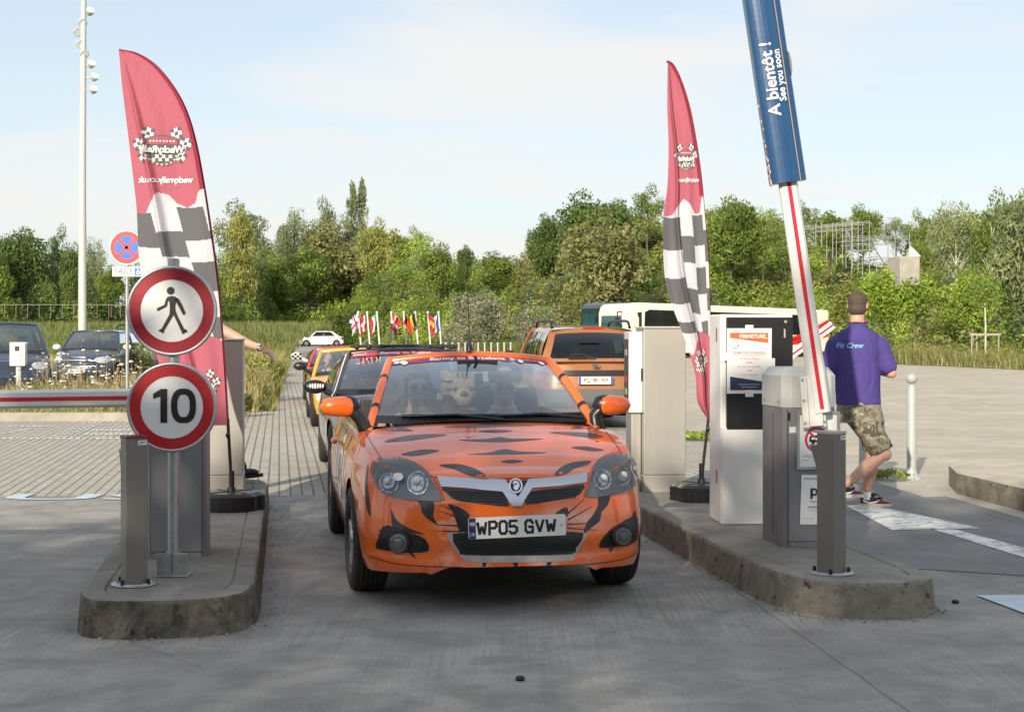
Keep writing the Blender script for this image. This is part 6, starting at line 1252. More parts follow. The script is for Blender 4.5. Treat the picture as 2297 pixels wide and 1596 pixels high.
# ---- coaches
CREAM = mat('cream_paint', (.74, .70, .58), .35, coat=.8); M_WIN = mat('black_coach_glass', (.012, .014, .016), .06, coat=1.0); TEAL = glassmat('teal_windscreen', (.10, .30, .32), 1.5)
def coach(a, c, zt0, zt1, pm, label, stripe, W=2.5):
    A_, C_ = Vector((*a, 0)), Vector((*c, 0)); L = (C_-A_).length; ang = math.atan2(C_.y-A_.y, C_.x-A_.x)
    root = empty('coach', (A_.x, A_.y, 0), ang, label, 'coach')          # +X runs from the front to the rear, the visible side is at y=0
    b = MB(); n = 14; prof = []
    def zt(x): return zt0+(zt1-zt0)*x/L
    st = [0, .08, .25, .6, 1.2, L*.3, L*.6, L-.3, L]
    ins = {0: .55, .08: .28, .25: .12, .6: .03}
    V = []
    for x in st:
        t = zt(x)-ins.get(x, 0)*.7; fx = x+ (0); V += [(x, ins.get(x, 0)*.3, .28), (x-.0, ins.get(x, 0)*.3, t-.18), (x, .10+ins.get(x, 0)*.3, t), (x, W-.10, t), (x, W, t-.18), (x, W, .28)]
    for i in range(len(st)-1):
        for k in range(5): b.add([], [])
    b.add(V, [(i*6+k, i*6+(k+1) % 6, (i+1)*6+(k+1) % 6, (i+1)*6+k) for i in range(len(st)-1) for k in range(6)]); b.add(V[:6], [(0, 1, 2, 3, 4, 5)]); b.add(V[-6:], [(0, 5, 4, 3, 2, 1)]); b.build('body', pm, root, bevel=.03)
    b = MB(); b.add([(1.25, -.006, 1.25), (L-2.2, -.006, 1.25), (L-1.5, -.006, 1.55), (L-.9, -.006, zt(L-.9)-.42), (L-1.1, -.006, zt(L-1.1)-.34), (1.6, -.006, zt(1.6)-.36), (1.3, -.006, zt(1.3)-.5)], [(0, 1, 2, 3, 4, 5, 6)]); b.build('side_glass', M_WIN, root)
    b = MB(); b.add([(.35, -.008+.05, 1.1), (1.1, -.008, 1.1), (1.1, -.008, zt(1)-.5), (.45, -.008+.03, zt(.4)-.6)], [(0, 1, 2, 3)]); b.build('cab_window', M_WIN, root)
    b = MB(); b.add([(-.006, .2, 1.0), (-.006, W-.15, 1.0), (-.006, W-.25, zt(0)-.72), (-.006, .3, zt(0)-.72)], [(0, 1, 2, 3)]); b.add([(.30, .03, 1.0), (-.006, .2, 1.0), (-.006, .3, zt(0)-.72), (.34, .05, zt(0)-.55)], [(0, 1, 2, 3)]); b.build('windscreen', mat('teal_glass', (.02, .07, .08), .08, coat=1), root)
    b = MB(); b.tube([(-.0, .25, zt(0)-.5), (-.55, -.15, zt(0)-.55), (-.6, -.2, zt(0)-.8)], .035, 8); b.box((-.6, -.2, zt(0)-1.05), (.10, .24, .42)); b.build('mirror_arm', M_BLACK, root)
    if stripe:
        b = MB()
        for (p0, p1, p2) in (((L-4.2, .75, .13), (L-1.9, 1.0, .20), (L-.02, 1.95, .40)), ((L-6.0, .5, .10), (L-2.2, .62, .3), (L-.02, 1.40, .5)), ((.3, .95, .08), (3, .9, .07), (L-5, .8, .02))):
            P = [(p0[0]+(p2[0]-p0[0])*t, (1-t)**2*p0[1]+2*t*(1-t)*p1[1]+t*t*p2[1], (1-t)*p0[2]+t*p2[2]) for t in [i/12 for i in range(13)]]
            b.add([(x, -.007, z+s*h/2) for x, z, h in P for s in (-1, 1)], [(2*i, 2*i+2, 2*i+3, 2*i+1) for i in range(12)])
        b.build('red_swoosh', mat('coach_red', (.55, .02, .03), .4), root); b = MB(); b.box((3.2, -.012, 1.62), (.35, .01, .22)); b.build('red_sticker', mat('coach_red', (.55, .02, .03), .4), root)
    for x in (2.2, L-3.2, L-1.9):
        b = MB(); b.lathe([(.0, -.12), (.25, -.12), (.27, -.08), (.48, -.10), (.5, 0), (.48, .1)], 28, 0, Matrix.Translation((x, .06, .5)) @ Euler((R(90), 0, 0)).to_matrix().to_4x4()); b.build('wheel', M_TYRE, root)
        b = MB(); b.lathe([(0, .135), (.24, .13), (.27, .11)], 20, 0, Matrix.Translation((x, .06, .5)) @ Euler((R(90), 0, 0)).to_matrix().to_4x4()); b.build('hub', M_GALV, root)
    return root
coach((5.98, 78), (18.3, 85), 3.02, 2.68, CREAM, 'cream coach with red swooshes and black windows parked side on below the slope', True)
coach((5.2, 83.5), (16.5, 89.5), 3.16, 2.7, paint('dark_teal_paint', (.012, .03, .035)), 'dark teal coach parked behind the cream coach', False)
# striped arm of another barrier beyond the man
p = at(1900, HZ, 21); ba2 = empty('raised_boom', (p.x, 21, 0), 0, 'white and red barrier arm behind the man in the purple shirt', 'barrier arm')
e0, e1 = at(1700, 850, 21), at(1868, 728, 20.5); b = MB(); v0, v1 = Vector((e0.x-p.x, 0, e0.z)), Vector((e1.x-p.x, -.5, e1.z))
d_ = (v1-v0); Mq = Matrix.Translation(v0) @ Matrix([[d_.normalized().x, 0, -d_.normalized().z, 0], [d_.normalized().y, 1, 0, 0], [d_.normalized().z, 0, d_.normalized().x, 0], [0, 0, 0, 1]]); b.box((d_.length/2, 0, 0), (d_.length, .05, .12), 0, Mq); b.box((d_.length/2, -.027, 0), (d_.length, .004, .028), 1, Mq); b.build('arm', [M_WHITE, M_STRIPE], ba2); b = MB(); b.box((v0.x-.1, 0, .5), (.3, .35, 1.0)); b.build('machine', M_GREY, ba2, bevel=.01)
# scaffold on the slope
M_SCAF = mat('scaffold_tube', (.30, .31, .31), .6, metal=.3)
sc = empty('scaffold', (at(1940, HZ, 84).x, 84, 0), 0, 'tubular scaffold standing among the bushes on the slope', 'scaffold'); sx0 = at(1940, HZ, 84).x
def sp_(px, py): v = at(px, py, 84); return Vector((v.x-sx0, 0, v.z))
b = MB(); dz_ = Vector((0, 1.6, 0))
for px, y0, y1 in ((1843, 497, 530), (1868, 500, 560), (1890, 495, 570), (1912, 492, 580), (1925, 490, 592), (1950, 494, 600), (1966, 530, 610), (2008, 525, 590), (2040, 522, 575)):
    for q in (0, 1): b.tube([sp_(px, y0)+dz_*q, sp_(px, y1+20)+dz_*q], .025, 6)
b.build('upright', M_SCAF, sc); b = MB()
for (a, c) in (((1815, 510), (1925, 500)), ((1830, 517), (1925, 512)), ((1843, 505), (1950, 496)), ((1890, 530), (2040, 530)), ((1890, 540), (1960, 536)), ((1900, 548), (2005, 545)), ((1912, 562), (1955, 560)), ((1950, 575), (2010, 580)), ((1925, 590), (2008, 590)), ((1925, 500), (1955, 500))):
    for q in (0, 1): b.tube([sp_(*a)+dz_*q, sp_(*c)+dz_*q], .02, 6)
b.build('ledger', M_SCAF, sc); b = MB()
for (a, c) in (((1950, 500), (2005, 545)), ((2000, 530), (2040, 560)), ((1925, 550), (1966, 530)), ((1955, 545), (2000, 590))): b.tube([sp_(*a), sp_(*c)+dz_], .028, 6)
b.build('brace', M_SCAF, sc)
q = at(2043, 640, 80); b = MB(); cb = empty('concrete_block', (q.x, 80, q.z), R(8), 'pale concrete block showing through the bushes below the scaffold', 'block'); b.box((0, 1, .8), (1.15, 1.8, 1.6)); b.build('block', mat('pale_old_concrete', (.36, .34, .30), .9, var=.2, vscale=2, bump=.2), cb, bevel=.05)
q = at(2052, 575, 83); b = MB(); b.add([(-.3, 0, 0), (.35, 0, 0), (.4, .8, 0), (-.3, .8, 0), (-.2, .3, .65), (.0, .4, .5)], [(0, 1, 5, 4), (1, 2, 5), (2, 3, 4, 5), (3, 0, 4)]); o = tag(b.build('canvas_awning', M_WHITE), 'small white canvas shape beside the scaffold on the slope', 'canvas'); o.location = q
# hollow for grounding: young tree with a stake frame
st = empty('sapling', (at(2210, HZ, 60).x, 60, 0), 0, 'young thin tree with a wooden stake frame on the grass verge at the right', 'tree')
b = MB(); zb_ = 0.0; b.tube([(0, 0, zb_), (.02, 0, 1.6), (-.03, 0, 3.0)], [.04, .032, .02], 8); b.build('trunk', mat('pale_bark', (.55, .50, .42), .9), st)
b = MB()
for x in (-.55, -.15, .2, .55): b.tube([(x, 0 if abs(x) > .3 else .6, 0), (x, 0 if abs(x) > .3 else .6, 1.32)], .035, 6)
b.box((0, 0, 1.34), (1.25, .08, .09)); b.build('stake_frame', mat('grey_wood', (.33, .29, .23), .9), st)
# small brick house glimpsed behind the left flag
q = at(452, HZ, 118); hs_ = empty('brick_house', (q.x, 118, 1.0), 0, 'red brick house glimpsed between the left flag and the trees', 'house'); b = MB(); b.box((0, 0, 1.9), (2.2, 4, 3.8)); b.build('wall', mat('red_brick', (.30, .10, .06), .9, var=.2, vscale=8), hs_); b = MB(); b.add([(-1.2, -2.2, 3.7), (1.2, -2.2, 3.7), (1.2, 2.2, 3.7), (-1.2, 2.2, 3.7), (-1.2, 0, 4.6), (1.2, 0, 4.6)], [(0, 1, 5, 4), (2, 3, 4, 5), (0, 4, 3), (1, 2, 5)]); b.build('roof', mat('dark_tile', (.10, .05, .04), .9), hs_)
b = MB(); b.box((.3, -2.01, 2.4), (.6, .06, 1.0)); b.build('window', M_WIN, hs_)
# post and rail fence along the bank
pf = empty('post_fence', (0, 0, 0), 0, 'thin pale post and rail fence along the top of the grassy bank', 'fence'); b = MB(); zF = 1.5-(690-HZ)*88/FOC
xs = [at(px, HZ, 88).x for px in range(-120, 330, 26)]
b.tube([(xs[0], 88, zF+.18), (xs[-1], 88, zF+.18)], .018, 6); b.build('rail', mat('weathered_wood', (.24, .23, .19), .9), pf)
for x in xs: b = MB(); b.tube([(x, 88, zF-.6), (x, 88, zF+.24)], .016, 6); b.build('post', mat('weathered_wood', (.24, .23, .19), .9), pf)
# ================================================================ terrain and vegetation
rng = np.random.default_rng(5)
def leafmat(name, dark, mid, light, transl=.36):
    t = NT(name); at_ = t.n('ShaderNodeAttribute', attribute_name='tint').outputs['Fac']
    c = t.ramp(at_, [(0.0, dark), (.5, mid), (1.0, light)]); t.set(color=c, rough=.65, spec=.25)
    tr = t.n('ShaderNodeBsdfTranslucent', {0: t.mix(.5, c, light)}); ms = t.n('ShaderNodeMixShader', {0: transl, 1: t.b.outputs[0], 2: tr.outputs[0]}); t.nt.links.new(ms.outputs[0], t.out.inputs[0]); return t.mat
LM = dict(mid=leafmat('leaf_mid_green', (0.083, 0.121, 0.024), (0.158, 0.220, 0.045), (0.300, 0.369, 0.083)), dark=leafmat('leaf_dark_green', (0.060, 0.098, 0.028), (0.115, 0.170, 0.045), (0.20, 0.265, 0.08)),
  yellow=leafmat('leaf_yellow_green', (.15, .18, .035), (.27, .29, .075), (.43, .43, .14)), pale=leafmat('leaf_grey_green', (0.112, 0.149, 0.068), (0.210, 0.256, 0.112), (0.360, 0.398, 0.195)), bright=leafmat('leaf_bright_green', (0.120, 0.185, 0.024), (0.225, 0.327, 0.045), (0.405, 0.511, 0.090)),
  olive=leafmat('leaf_olive', (.12, .13, .042), (.205, .22, .08), (.34, .34, .15)))
def mesh_np(name, V, F, tint, m):
    me = bpy.data.meshes.new(name); nf = len(F); k = F.shape[1]
    me.vertices.add(len(V)); me.vertices.foreach_set('co', V.astype(np.float32).ravel()); me.loops.add(nf*k); me.loops.foreach_set('vertex_index', F.astype(np.int32).ravel())
    me.polygons.add(nf); me.polygons.foreach_set('loop_start', np.arange(0, nf*k, k, dtype=np.int32)); me.polygons.foreach_set('loop_total', np.full(nf, k, dtype=np.int32))
    a = me.attributes.new('tint', 'FLOAT', 'FACE'); a.data.foreach_set('value', tint.astype(np.float32)); me.update(); me.materials.append(m); return me
def unit(v): return v/np.maximum(np.linalg.norm(v, axis=-1, keepdims=True), 1e-6)
def leaves(C, RR, T, n, size, flat=.5, shell=.55):
    """leaf quads spread through ellipsoids C (centres) RR (radii) with tint T"""
    w_ = (RR[:, 0]*RR[:, 1]*RR[:, 2])**(2/3); w_ = w_/w_.sum(); ix = rng.choice(len(C), n, p=w_); d = unit(rng.normal(size=(n, 3))); r = shell+(1-shell)*rng.random(n)**.5
    r *= 1+.12*rng.normal(size=n)
    P = C[ix]+d*RR[ix]*r[:, None]; nr = unit(d*.8+rng.normal(size=(n, 3))*.75+np.array([0, -.1, .35])); a = unit(np.cross(nr, rng.normal(size=(n, 3)))); b_ = np.cross(nr, a)
    s = size*(.4+1.25*rng.random(n)**1.6)[:, None]; A, B = a*s, b_*s*flat
    V = np.stack([P-A, P-B*.9+A*.1, P+A, P+B*.9+A*.1], 1).reshape(-1, 3); F = np.arange(4*n).reshape(-1, 4); t = np.clip(T[ix]+rng.normal(size=n)*.17, 0, 1); return V, F, t
def crown_blobs(k, kind):
    if kind == 'column':
        z = rng.random(k)*2-1; rad = .30*(1-np.abs(z)**2.5)+.05; a = rng.random(k)*6.28; C = np.stack([rad*np.cos(a)*.5, rad*np.sin(a)*.5, z], 1); RR = np.stack([rad*.7+.06, rad*.7+.06, .10+.10*rng.random(k)], 1)
    else:
        d = unit(rng.normal(size=(k, 3))); d[:, 2] = np.abs(d[:, 2])*np.where(rng.random(k) < .45, -1, 1); r = .35+.5*rng.random(k); C = d*r[:, None]; sz = (.17+.15*rng.random(k)) if kind == 'airy' else (.22+.20*rng.random(k)); RR = np.stack([sz, sz, sz*.75], 1)
        if kind != 'airy': C = np.vstack([C, [[0, 0, -.1]]]); RR = np.vstack([RR, [[.62, .62, .6]]])
    return C, RR, np.clip(.45+.3*rng.normal(size=len(C)), .05, .95)
PROTO = {}
for kind, k, n, sz in (('dense', 34, 9000, .050), ('dense2', 46, 11000, .045), ('airy', 44, 4600, .040), ('airy2', 60, 5600, .036), ('column', 40, 4200, .045), ('ivy', 60, 9000, .040)):
    kk = 'airy' if 'airy' in kind else ('column' if kind in ('column', 'ivy') else 'dense'); C, RR, T = crown_blobs(k, kk)
    if kind == 'ivy': C[:, :2] *= 1.8; RR[:, :2] *= 1.3
    V, F, t = leaves(C, RR, T, n, sz, shell=.5 if kk == 'airy' else .6); PROTO[kind] = mesh_np('crown_'+kind, V, F, t, LM['mid']); PROTO[kind+'_b'] = C
M_BARK = mat('brown_bark', (.10, .08, .06), .9, var=.3, vscale=3); M_BIRCH = mat('pale_birch_bark', (.50, .48, .43), .85, var=.25, vscale=2)
def trunk_mesh(kind):
    b = MB(); C = PROTO[kind+'_b']; b.tube([(0, 0, -1.35), (.02, 0, -1.0), (-.02, .02, -.5), (.03, 0, .2), (0, 0, .7)], [.05, .042, .034, .022, .010], 8)
    for c in C[:16]: b.tube([(0, 0, min(.4, c[2]-.45)), (c[0]*.5, c[1]*.5, c[2]-.18), tuple(c)], [.011, .008, .004], 5)
    o = b.build('trunk', M_BARK); me = o.data; bpy.data.objects.remove(o); return me
TR = {k: trunk_mesh(k) for k in ('dense', 'dense2', 'airy', 'airy2', 'column', 'ivy')}
def tree(px, py, wpx, hpx, d, kind, leaf, label, bark=None, group='trees on the skyline', name='tree'):
    """crown spans wpx x hpx pixels with its top at py, at distance d"""
    rx, rz_ = wpx/2*d/FOC, hpx/2*d/FOC; c = at(px, py+hpx/2, d); root = empty(name, (c.x, c.y, c.z-rz_*1.6), rng.random()*6.28, label, 'tree', group)
    if kind in ('column', 'ivy'): rx *= 2.2 if kind == 'column' else 1.55
    for nm, me, m in (('trunk', TR[kind], bark or M_BARK), ('crown', PROTO[kind], LM[leaf])):
        o = bpy.data.objects.new(nm, me); COL.objects.link(o); o.parent = root; o.location = (0, 0, rz_*1.6); o.scale = (rx/1.0*1.08, rx*1.08, rz_*1.06); o.material_slots[0].link = 'OBJECT'; o.material_slots[0].material = m
    return root
def tabf(tab):
    xs = [a for a, _ in tab]; ys = [b_ for _, b_ in tab]; return lambda x: float(np.interp(x, xs, ys))
DB = tabf([(-200, 100), (560, 120), (600, 150), (800, 148), (920, 114), (1100, 100), (1350, 92), (1860, 91), (1905, 73), (2000, 66), (2297, 56), (2700, 48)])
BASEY = tabf([(-200, 695), (560, 720), (620, 745), (760, 765), (900, 775), (1100, 782), (1350, 785), (1860, 790), (1900, 775), (2000, 765), (2297, 760), (2700, 760)])
SKY = tabf([(-200, 560), (0, 555), (240, 575), (480, 545), (620, 515), (700, 500), (820, 508), (900, 522), (1000, 552), (1100, 562), (1180, 545), (1230, 505), (1300, 468), (1480, 458), (1600, 450), (1700, 458), (1800, 482), (1900, 505), (2020, 525), (2100, 475), (2200, 458), (2297, 440), (2700, 440)])
# hill
NL = 8; pxs = list(range(-300, 2761, 60)); b = MB()
def laypt(px, k):
    d = DB(px)+3+k*(5.5 if px > 560 else 4); py = BASEY(px)-18+(SKY(px)+12-BASEY(px)+18)*(k/(NL-1))**.9; return d, py
rows = []
for k in range(-1, NL+2):
    for px in pxs:
        if k < 0: d = DB(px); v = at(px, HZ, d); z = (0 if px > 560 else 1.0)-.05
        elif k < NL: d, py = laypt(px, k); v = at(px, py, d); z = max(0.0, v.z-2.3) if px > 560 else max(.8, v.z-4.5)
        else: d, py = laypt(px, NL-1); d += 8+(k-NL)*60; v = at(px, HZ, d); z = max(0, at(px, py, d).z-5)*(1 if k == NL else .4)
        v = at(px, HZ, d); b.v.append((v.x, v.y, z))
n = len(pxs); R_ = NL+3
for k in range(R_-1):
    for i in range(n-1): b.f.append((k*n+i, k*n+i+1, (k+1)*n+i+1, (k+1)*n+i)); b.m.append(0); b.s.append(True)
th = NT('slope_earth'); th.set(rough=1, color=th.mix(th.ramp(th.noise(.5, 6), [(.4, 0), (.6, 1)]), (.07, .09, .025), (.15, .15, .06))); tag(b.build('hill', th.mat), kind='structure')
# thicket: bushes on the slope, one mass per leaf colour
acc = {k: [] for k in LM}
def bush(px, py, d, wpx, hm, leaf, dens=1.0, size=.105, deep=0):
    c = at(px, py, d); rx = wpx/2*d/FOC; k = int(5+rng.random()*5); a = rng.random(k)*6.28; rr = np.sqrt(rng.random(k))*rx*.75; s = rx*(.35+.3*rng.random(k))
    C = np.stack([c.x+rr*np.cos(a), c.y+rr*np.sin(a), c.z-hm*(.25+.5*rng.random(k))], 1); RR = np.stack([s, s, hm*(.28+.14*rng.random(k))], 1); C = np.vstack([C, [[c.x, c.y, c.z-hm*.62]]]); RR = np.vstack([RR, [[rx*.8, rx*.8, hm*.5]]])
    T = np.clip(.45+.26*rng.normal()+.2*rng.normal(size=k+1), 0, 1); acc[leaf].append(leaves(C, RR, T, int(1700*dens), size))
for k in range(NL):
    px = -150.0
    while px < 2450:
        if not (240 < px < 300): 
            d, py = laypt(px, k); py += rng.normal()*9; w_ = rng.uniform(60, 115)*(.8 if px < 1100 else 1); hm = rng.uniform(2.6, 4.2)*(1 if px > 560 else 1.4)
            if px < 600: lf = rng.choice(['dark', 'mid', 'mid', 'dark'])
            elif px < 1130: lf = rng.choice(['bright', 'mid', 'mid', 'bright', 'pale'] if k < 4 else ['mid', 'bright', 'mid', 'pale', 'mid', 'olive'])
            elif px < 1520: lf = rng.choice(['yellow', 'mid', 'olive', 'bright', 'pale'] if k < 5 else ['olive', 'yellow', 'mid'])
            else: lf = rng.choice(['bright', 'mid', 'mid', 'bright', 'olive', 'yellow', 'pale'])
            if 1990 < px < 2085 and k >= 3 : hm *= .8; py += 8
            if 1830 < px < 2045 and k >= 4: py += 42
            bush(px, py, d, w_, hm, lf, dens=.9, size=.10 if d < 95 else .13)
        px += rng.uniform(22, 42)
for (px_, py_) in ((1985, 600), (2010, 628), (2035, 640), (2060, 634), (2085, 610), (2020, 655), (1960, 600)): bush(px_, py_, 78.5, 70, 2.6, 'bright', 1.0, .10)
# pinkish flowering shrubs in the middle
acc2 = []
for (px, py) in ((1040, 655), (1075, 650), (1060, 690), (1100, 668), (1180, 690), (1215, 680), (1230, 710), (1195, 715), (1020, 705), (1050, 735), (1095, 700)):
    bush(px, py, DB(px)-1, 60, 2.2, 'pale', 1.0, .09)
    c = at(px, py, DB(px)-2.2); acc2.append(leaves(np.array([[c.x, c.y, c.z-1.0]]), np.array([[1.3, 1.0, 1.0]]), np.array([.5]), 260, .085))
for lf, L_ in acc.items():
    if not L_: continue
    off = 0; Vs, Fs, Ts = [], [], []
    for V, F, t in L_: Vs.append(V); Fs.append(F+off); Ts.append(t); off += len(V)
    o = bpy.data.objects.new('shrub_thicket', mesh_np('thicket', np.vstack(Vs), np.vstack(Fs), np.concatenate(Ts), LM[lf])); COL.objects.link(o)
    tag(o, {'mid': 'mid green', 'dark': 'dark green', 'yellow': 'yellowish', 'pale': 'grey green', 'bright': 'bright green', 'olive': 'brownish olive'}[lf]+' bushes among the thicket covering the slope', 'bushes', None, 'stuff')
off = 0; Vs, Fs, Ts = [], [], []
for V, F, t in acc2: Vs.append(V); Fs.append(F+off); Ts.append(t); off += len(V)
tag((lambda o: (COL.objects.link(o), o)[1])(bpy.data.objects.new('flowering_shrubs', mesh_np('flowers', np.vstack(Vs), np.vstack(Fs), np.concatenate(Ts), leafmat('mauve_blossom', (.20, .17, .14), (.32, .28, .24), (.42, .39, .36))))), 'mauve grey flowering shrubs low on the middle of the slope', 'flowers', None, 'stuff')
# individual trees
TL = [(55, 503, 130, 190, 112, 'dense', 'dark', 'broad dark tree at the far left of the skyline'), (-20, 535, 90, 150, 108, 'dense2', 'mid', 'green tree cut by the left edge of the photo'), (130, 507, 70, 170, 116, 'airy', 'dark', 'loose tree just left of the floodlight mast'), (165, 545, 60, 130, 110, 'dense2', 'dark', 'round dark tree behind the floodlight mast'),
 (212, 515, 50, 170, 118, 'airy2', 'pale', 'thin feathery tree just right of the floodlight mast'), (250, 590, 70, 100, 108, 'dense', 'mid', 'low green tree beneath the no stopping sign'),
 (545, 452, 150, 190, 150, 'airy', 'pale', 'tall airy pale tree right of the left flag'), (540, 482, 72, 235, 130, 'ivy', 'yellow', 'ivy clad yellowish column of a tree right of the left flag'), (660, 448, 95, 200, 150, 'airy2', 'pale', 'tall open pale tree left of the twin poplars'),
 (735, 445, 95, 170, 152, 'airy', 'pale', 'sparse crown rising just left of the twin poplars'), (790, 418, 32, 170, 155, 'column', 'pale', 'left one of the twin slender poplars'), (812, 412, 30, 180, 156, 'column', 'pale', 'right one of the twin slender poplars'),
 (735, 490, 170, 200, 138, 'dense', 'olive', 'broad olive brown tree in front of the poplars'), (600, 560, 120, 150, 132, 'dense2', 'mid', 'shaded tree beside the ivy clad column'), (690, 545, 110, 140, 130, 'dense', 'mid', 'rounded tree below the open pale tree'),
 (845, 490, 78, 150, 132, 'dense2', 'yellow', 'yellowish ivy clad crown just right of the poplars'), (885, 508, 85, 150, 130, 'dense', 'yellow', 'second yellowish crown, lower and further right'), (935, 508, 70, 110, 140, 'airy', 'pale', 'loose pale tree right of the yellowish crowns'),
 (985, 545, 90, 110, 130, 'dense2', 'mid', 'green tree where the skyline drops'), (1045, 545, 44, 100, 128, 'dense', 'dark', 'small pointed tree at the middle of the skyline'), (1110, 565, 90, 80, 128, 'dense2', 'mid', 'low green tree at the lowest point of the skyline'),
 (1222, 472, 84, 160, 124, 'dense', 'dark', 'dark tree on the shoulder of the slope'), (1310, 432, 165, 170, 126, 'dense2', 'dark', 'big dark green tree on top of the slope'), (1385, 440, 120, 170, 124, 'dense', 'dark', 'dark green tree next to the big one on the slope'),
 (1452, 415, 90, 130, 122, 'airy', 'mid', 'loose tree left of the slender right flag'), (1360, 475, 210, 240, 104, 'dense2', 'olive', 'wide olive shrub tree behind the coaches'), (1640, 432, 130, 190, 112, 'dense', 'mid', 'green tree left of the raised barrier arm'), (1712, 448, 90, 160, 112, 'airy2', 'mid', 'feathery tree behind the raised barrier arm'),
 (1800, 450, 90, 110, 110, 'airy', 'pale', 'feathery pale tree right of the raised barrier arm'), (1860, 468, 95, 120, 108, 'dense', 'mid', 'rounded tree left above the scaffold'), (1935, 458, 90, 110, 106, 'dense2', 'mid', 'rounded tree above the scaffold'), (2010, 478, 80, 90, 104, 'airy2', 'pale', 'sparse tree right above the scaffold'),
 (2065, 470, 70, 130, 90, 'airy', 'mid', 'loose tree right of the scaffold'), (2145, 425, 130, 260, 76, 'airy2', 'pale', 'tall loose birch right of the scaffold'), (2225, 432, 130, 280, 74, 'airy', 'mid', 'tall birch with pale stems near the right edge'), (2300, 415, 150, 300, 70, 'dense', 'pale', 'tall tree cut by the right edge of the photo'), (2180, 600, 130, 140, 66, 'dense2', 'bright', 'bright bush below the birches')]
for a in TL:
    if 560 < a[0] < 960: a = a[:4]+(a[4]+32,)+a[5:]
    tree(*a, bark=M_BIRCH if 'birch' in a[7] else None)
# leaves on the sapling
sx = at(2210, HZ, 60).x; V, F, t = leaves(np.array([[0, 0, 3.3], [.3, 0, 2.9], [-.3, .1, 3.0]]), np.array([[.5, .5, .6]]*3), np.array([.5, .6, .4]), 900, .07); o = bpy.data.objects.new('crown', mesh_np('sapling', V, F, t, LM['mid'])); COL.objects.link(o); o.parent = st
# ---- grass and weeds
def blades(XY, Z0, H, wd, lean, tint):
    n = len(XY); a = rng.random(n)*6.28; dx = np.stack([np.cos(a), np.sin(a)], 1)*wd[:, None]; ld = rng.normal(size=(n, 2))*lean*H[:, None]
    P0 = np.column_stack([XY-dx, Z0]); P1 = np.column_stack([XY+dx, Z0]); P2 = np.column_stack([XY+ld*.4+dx*.7, Z0+H*.6]); P3 = np.column_stack([XY+ld, Z0+H]); P4 = np.column_stack([XY+ld*.4-dx*.7, Z0+H*.6])
    V = np.stack([P0, P1, P2, P3, P4], 1).reshape(-1, 3); i = np.arange(n)*5; F = np.concatenate([np.stack([i, i+1, i+2, i+4], 1), np.stack([i+4, i+2, i+3, i+3], 1)]); 
    return V, F, np.concatenate([tint, tint])
GM = dict(dry=leafmat('dry_grass', (.16, .15, .045), (.32, .28, .11), (.48, .41, .22), .2), green=leafmat('green_grass', (.10, .13, .035), (.17, .20, .06), (.27, .29, .11), .3), weed=leafmat('weed_green', (.10, .115, .03), (.19, .195, .06), (.33, .31, .11), .3))
def grass(name, label, XY, Z0, H, wd, m, lean=.3):
    V, F, t = blades(XY, Z0, H, wd, lean, rng.random(len(XY))); h = len(F)//2; Q = F[:h]; T3 = F[h:, :3]
    me = bpy.data.meshes.new(name); 
    me.vertices.add(len(V)); me.vertices.foreach_set('co', V.astype(np.float32).ravel()); li = np.concatenate([Q.ravel(), T3.ravel()]).astype(np.int32); me.loops.add(len(li)); me.loops.foreach_set('vertex_index', li)
    me.polygons.add(2*h); me.polygons.foreach_set('loop_start', np.concatenate([np.arange(h)*4, 4*h+np.arange(h)*3]).astype(np.int32)); me.polygons.foreach_set('loop_total', np.concatenate([np.full(h, 4), np.full(h, 3)]).astype(np.int32))
    a = me.attributes.new('tint', 'FLOAT', 'FACE'); a.data.foreach_set('value', t.astype(np.float32)); me.update(); me.materials.append(m); o = bpy.data.objects.new(name, me); COL.objects.link(o); return tag(o, label, 'grass', None, 'stuff')
def noise2(XY, s): return (np.sin(XY[:, 0]*s+1.3)*np.cos(XY[:, 1]*s*.8+.4)+np.sin(XY[:, 0]*s*2.3+XY[:, 1]*s*1.7)*.6)
# planted bed at the left
yk = gd(945); n = 42000; y = yk+.35+rng.random(n)**1.2*6.5; xr = -4.7-(y-26)*.145; x = xr-rng.random(n)*18; XY = np.stack([x, y], 1); nz_ = noise2(XY, .9)
H = np.clip(.15+.12*nz_+.06*rng.normal(size=n), .04, .5)*np.clip((y-yk)*.35+.3, .3, 1.25); k = rng.random(n) < .55
grass('roadside_grass', 'dry tall grass in the bed beside the parked cars', XY[k], np.zeros(k.sum()), H[k]*1.1, np.full(k.sum(), .011), GM['dry'], .3); grass('roadside_grass', 'green tall grass and weeds in the bed beside the parked cars', XY[~k], np.zeros((~k).sum()), H[~k], np.full((~k).sum(), .015), GM['weed'], .35)
# strip of weeds down the left side of the paved lane
n = 26000; y = 27+rng.random(n)**1.3*100; x = road_left(y)-rng.random(n)**1.5*5+.0; XY = np.stack([x, y], 1); H = np.clip(.28+.22*noise2(XY, .8)+.10*rng.normal(size=n), .06, .9); grass('lane_side_weeds', 'yellowish weeds along the left side of the paved lane', XY, np.zeros(n), H, np.full(n, .02), GM['dry'], .35)
k = rng.random(n) < .28; grass('lane_side_weeds', 'green weeds along the left side of the paved lane', XY[k]+.3, np.zeros(k.sum()), H[k]*.9, np.full(k.sum(), .022), GM['weed'], .4)
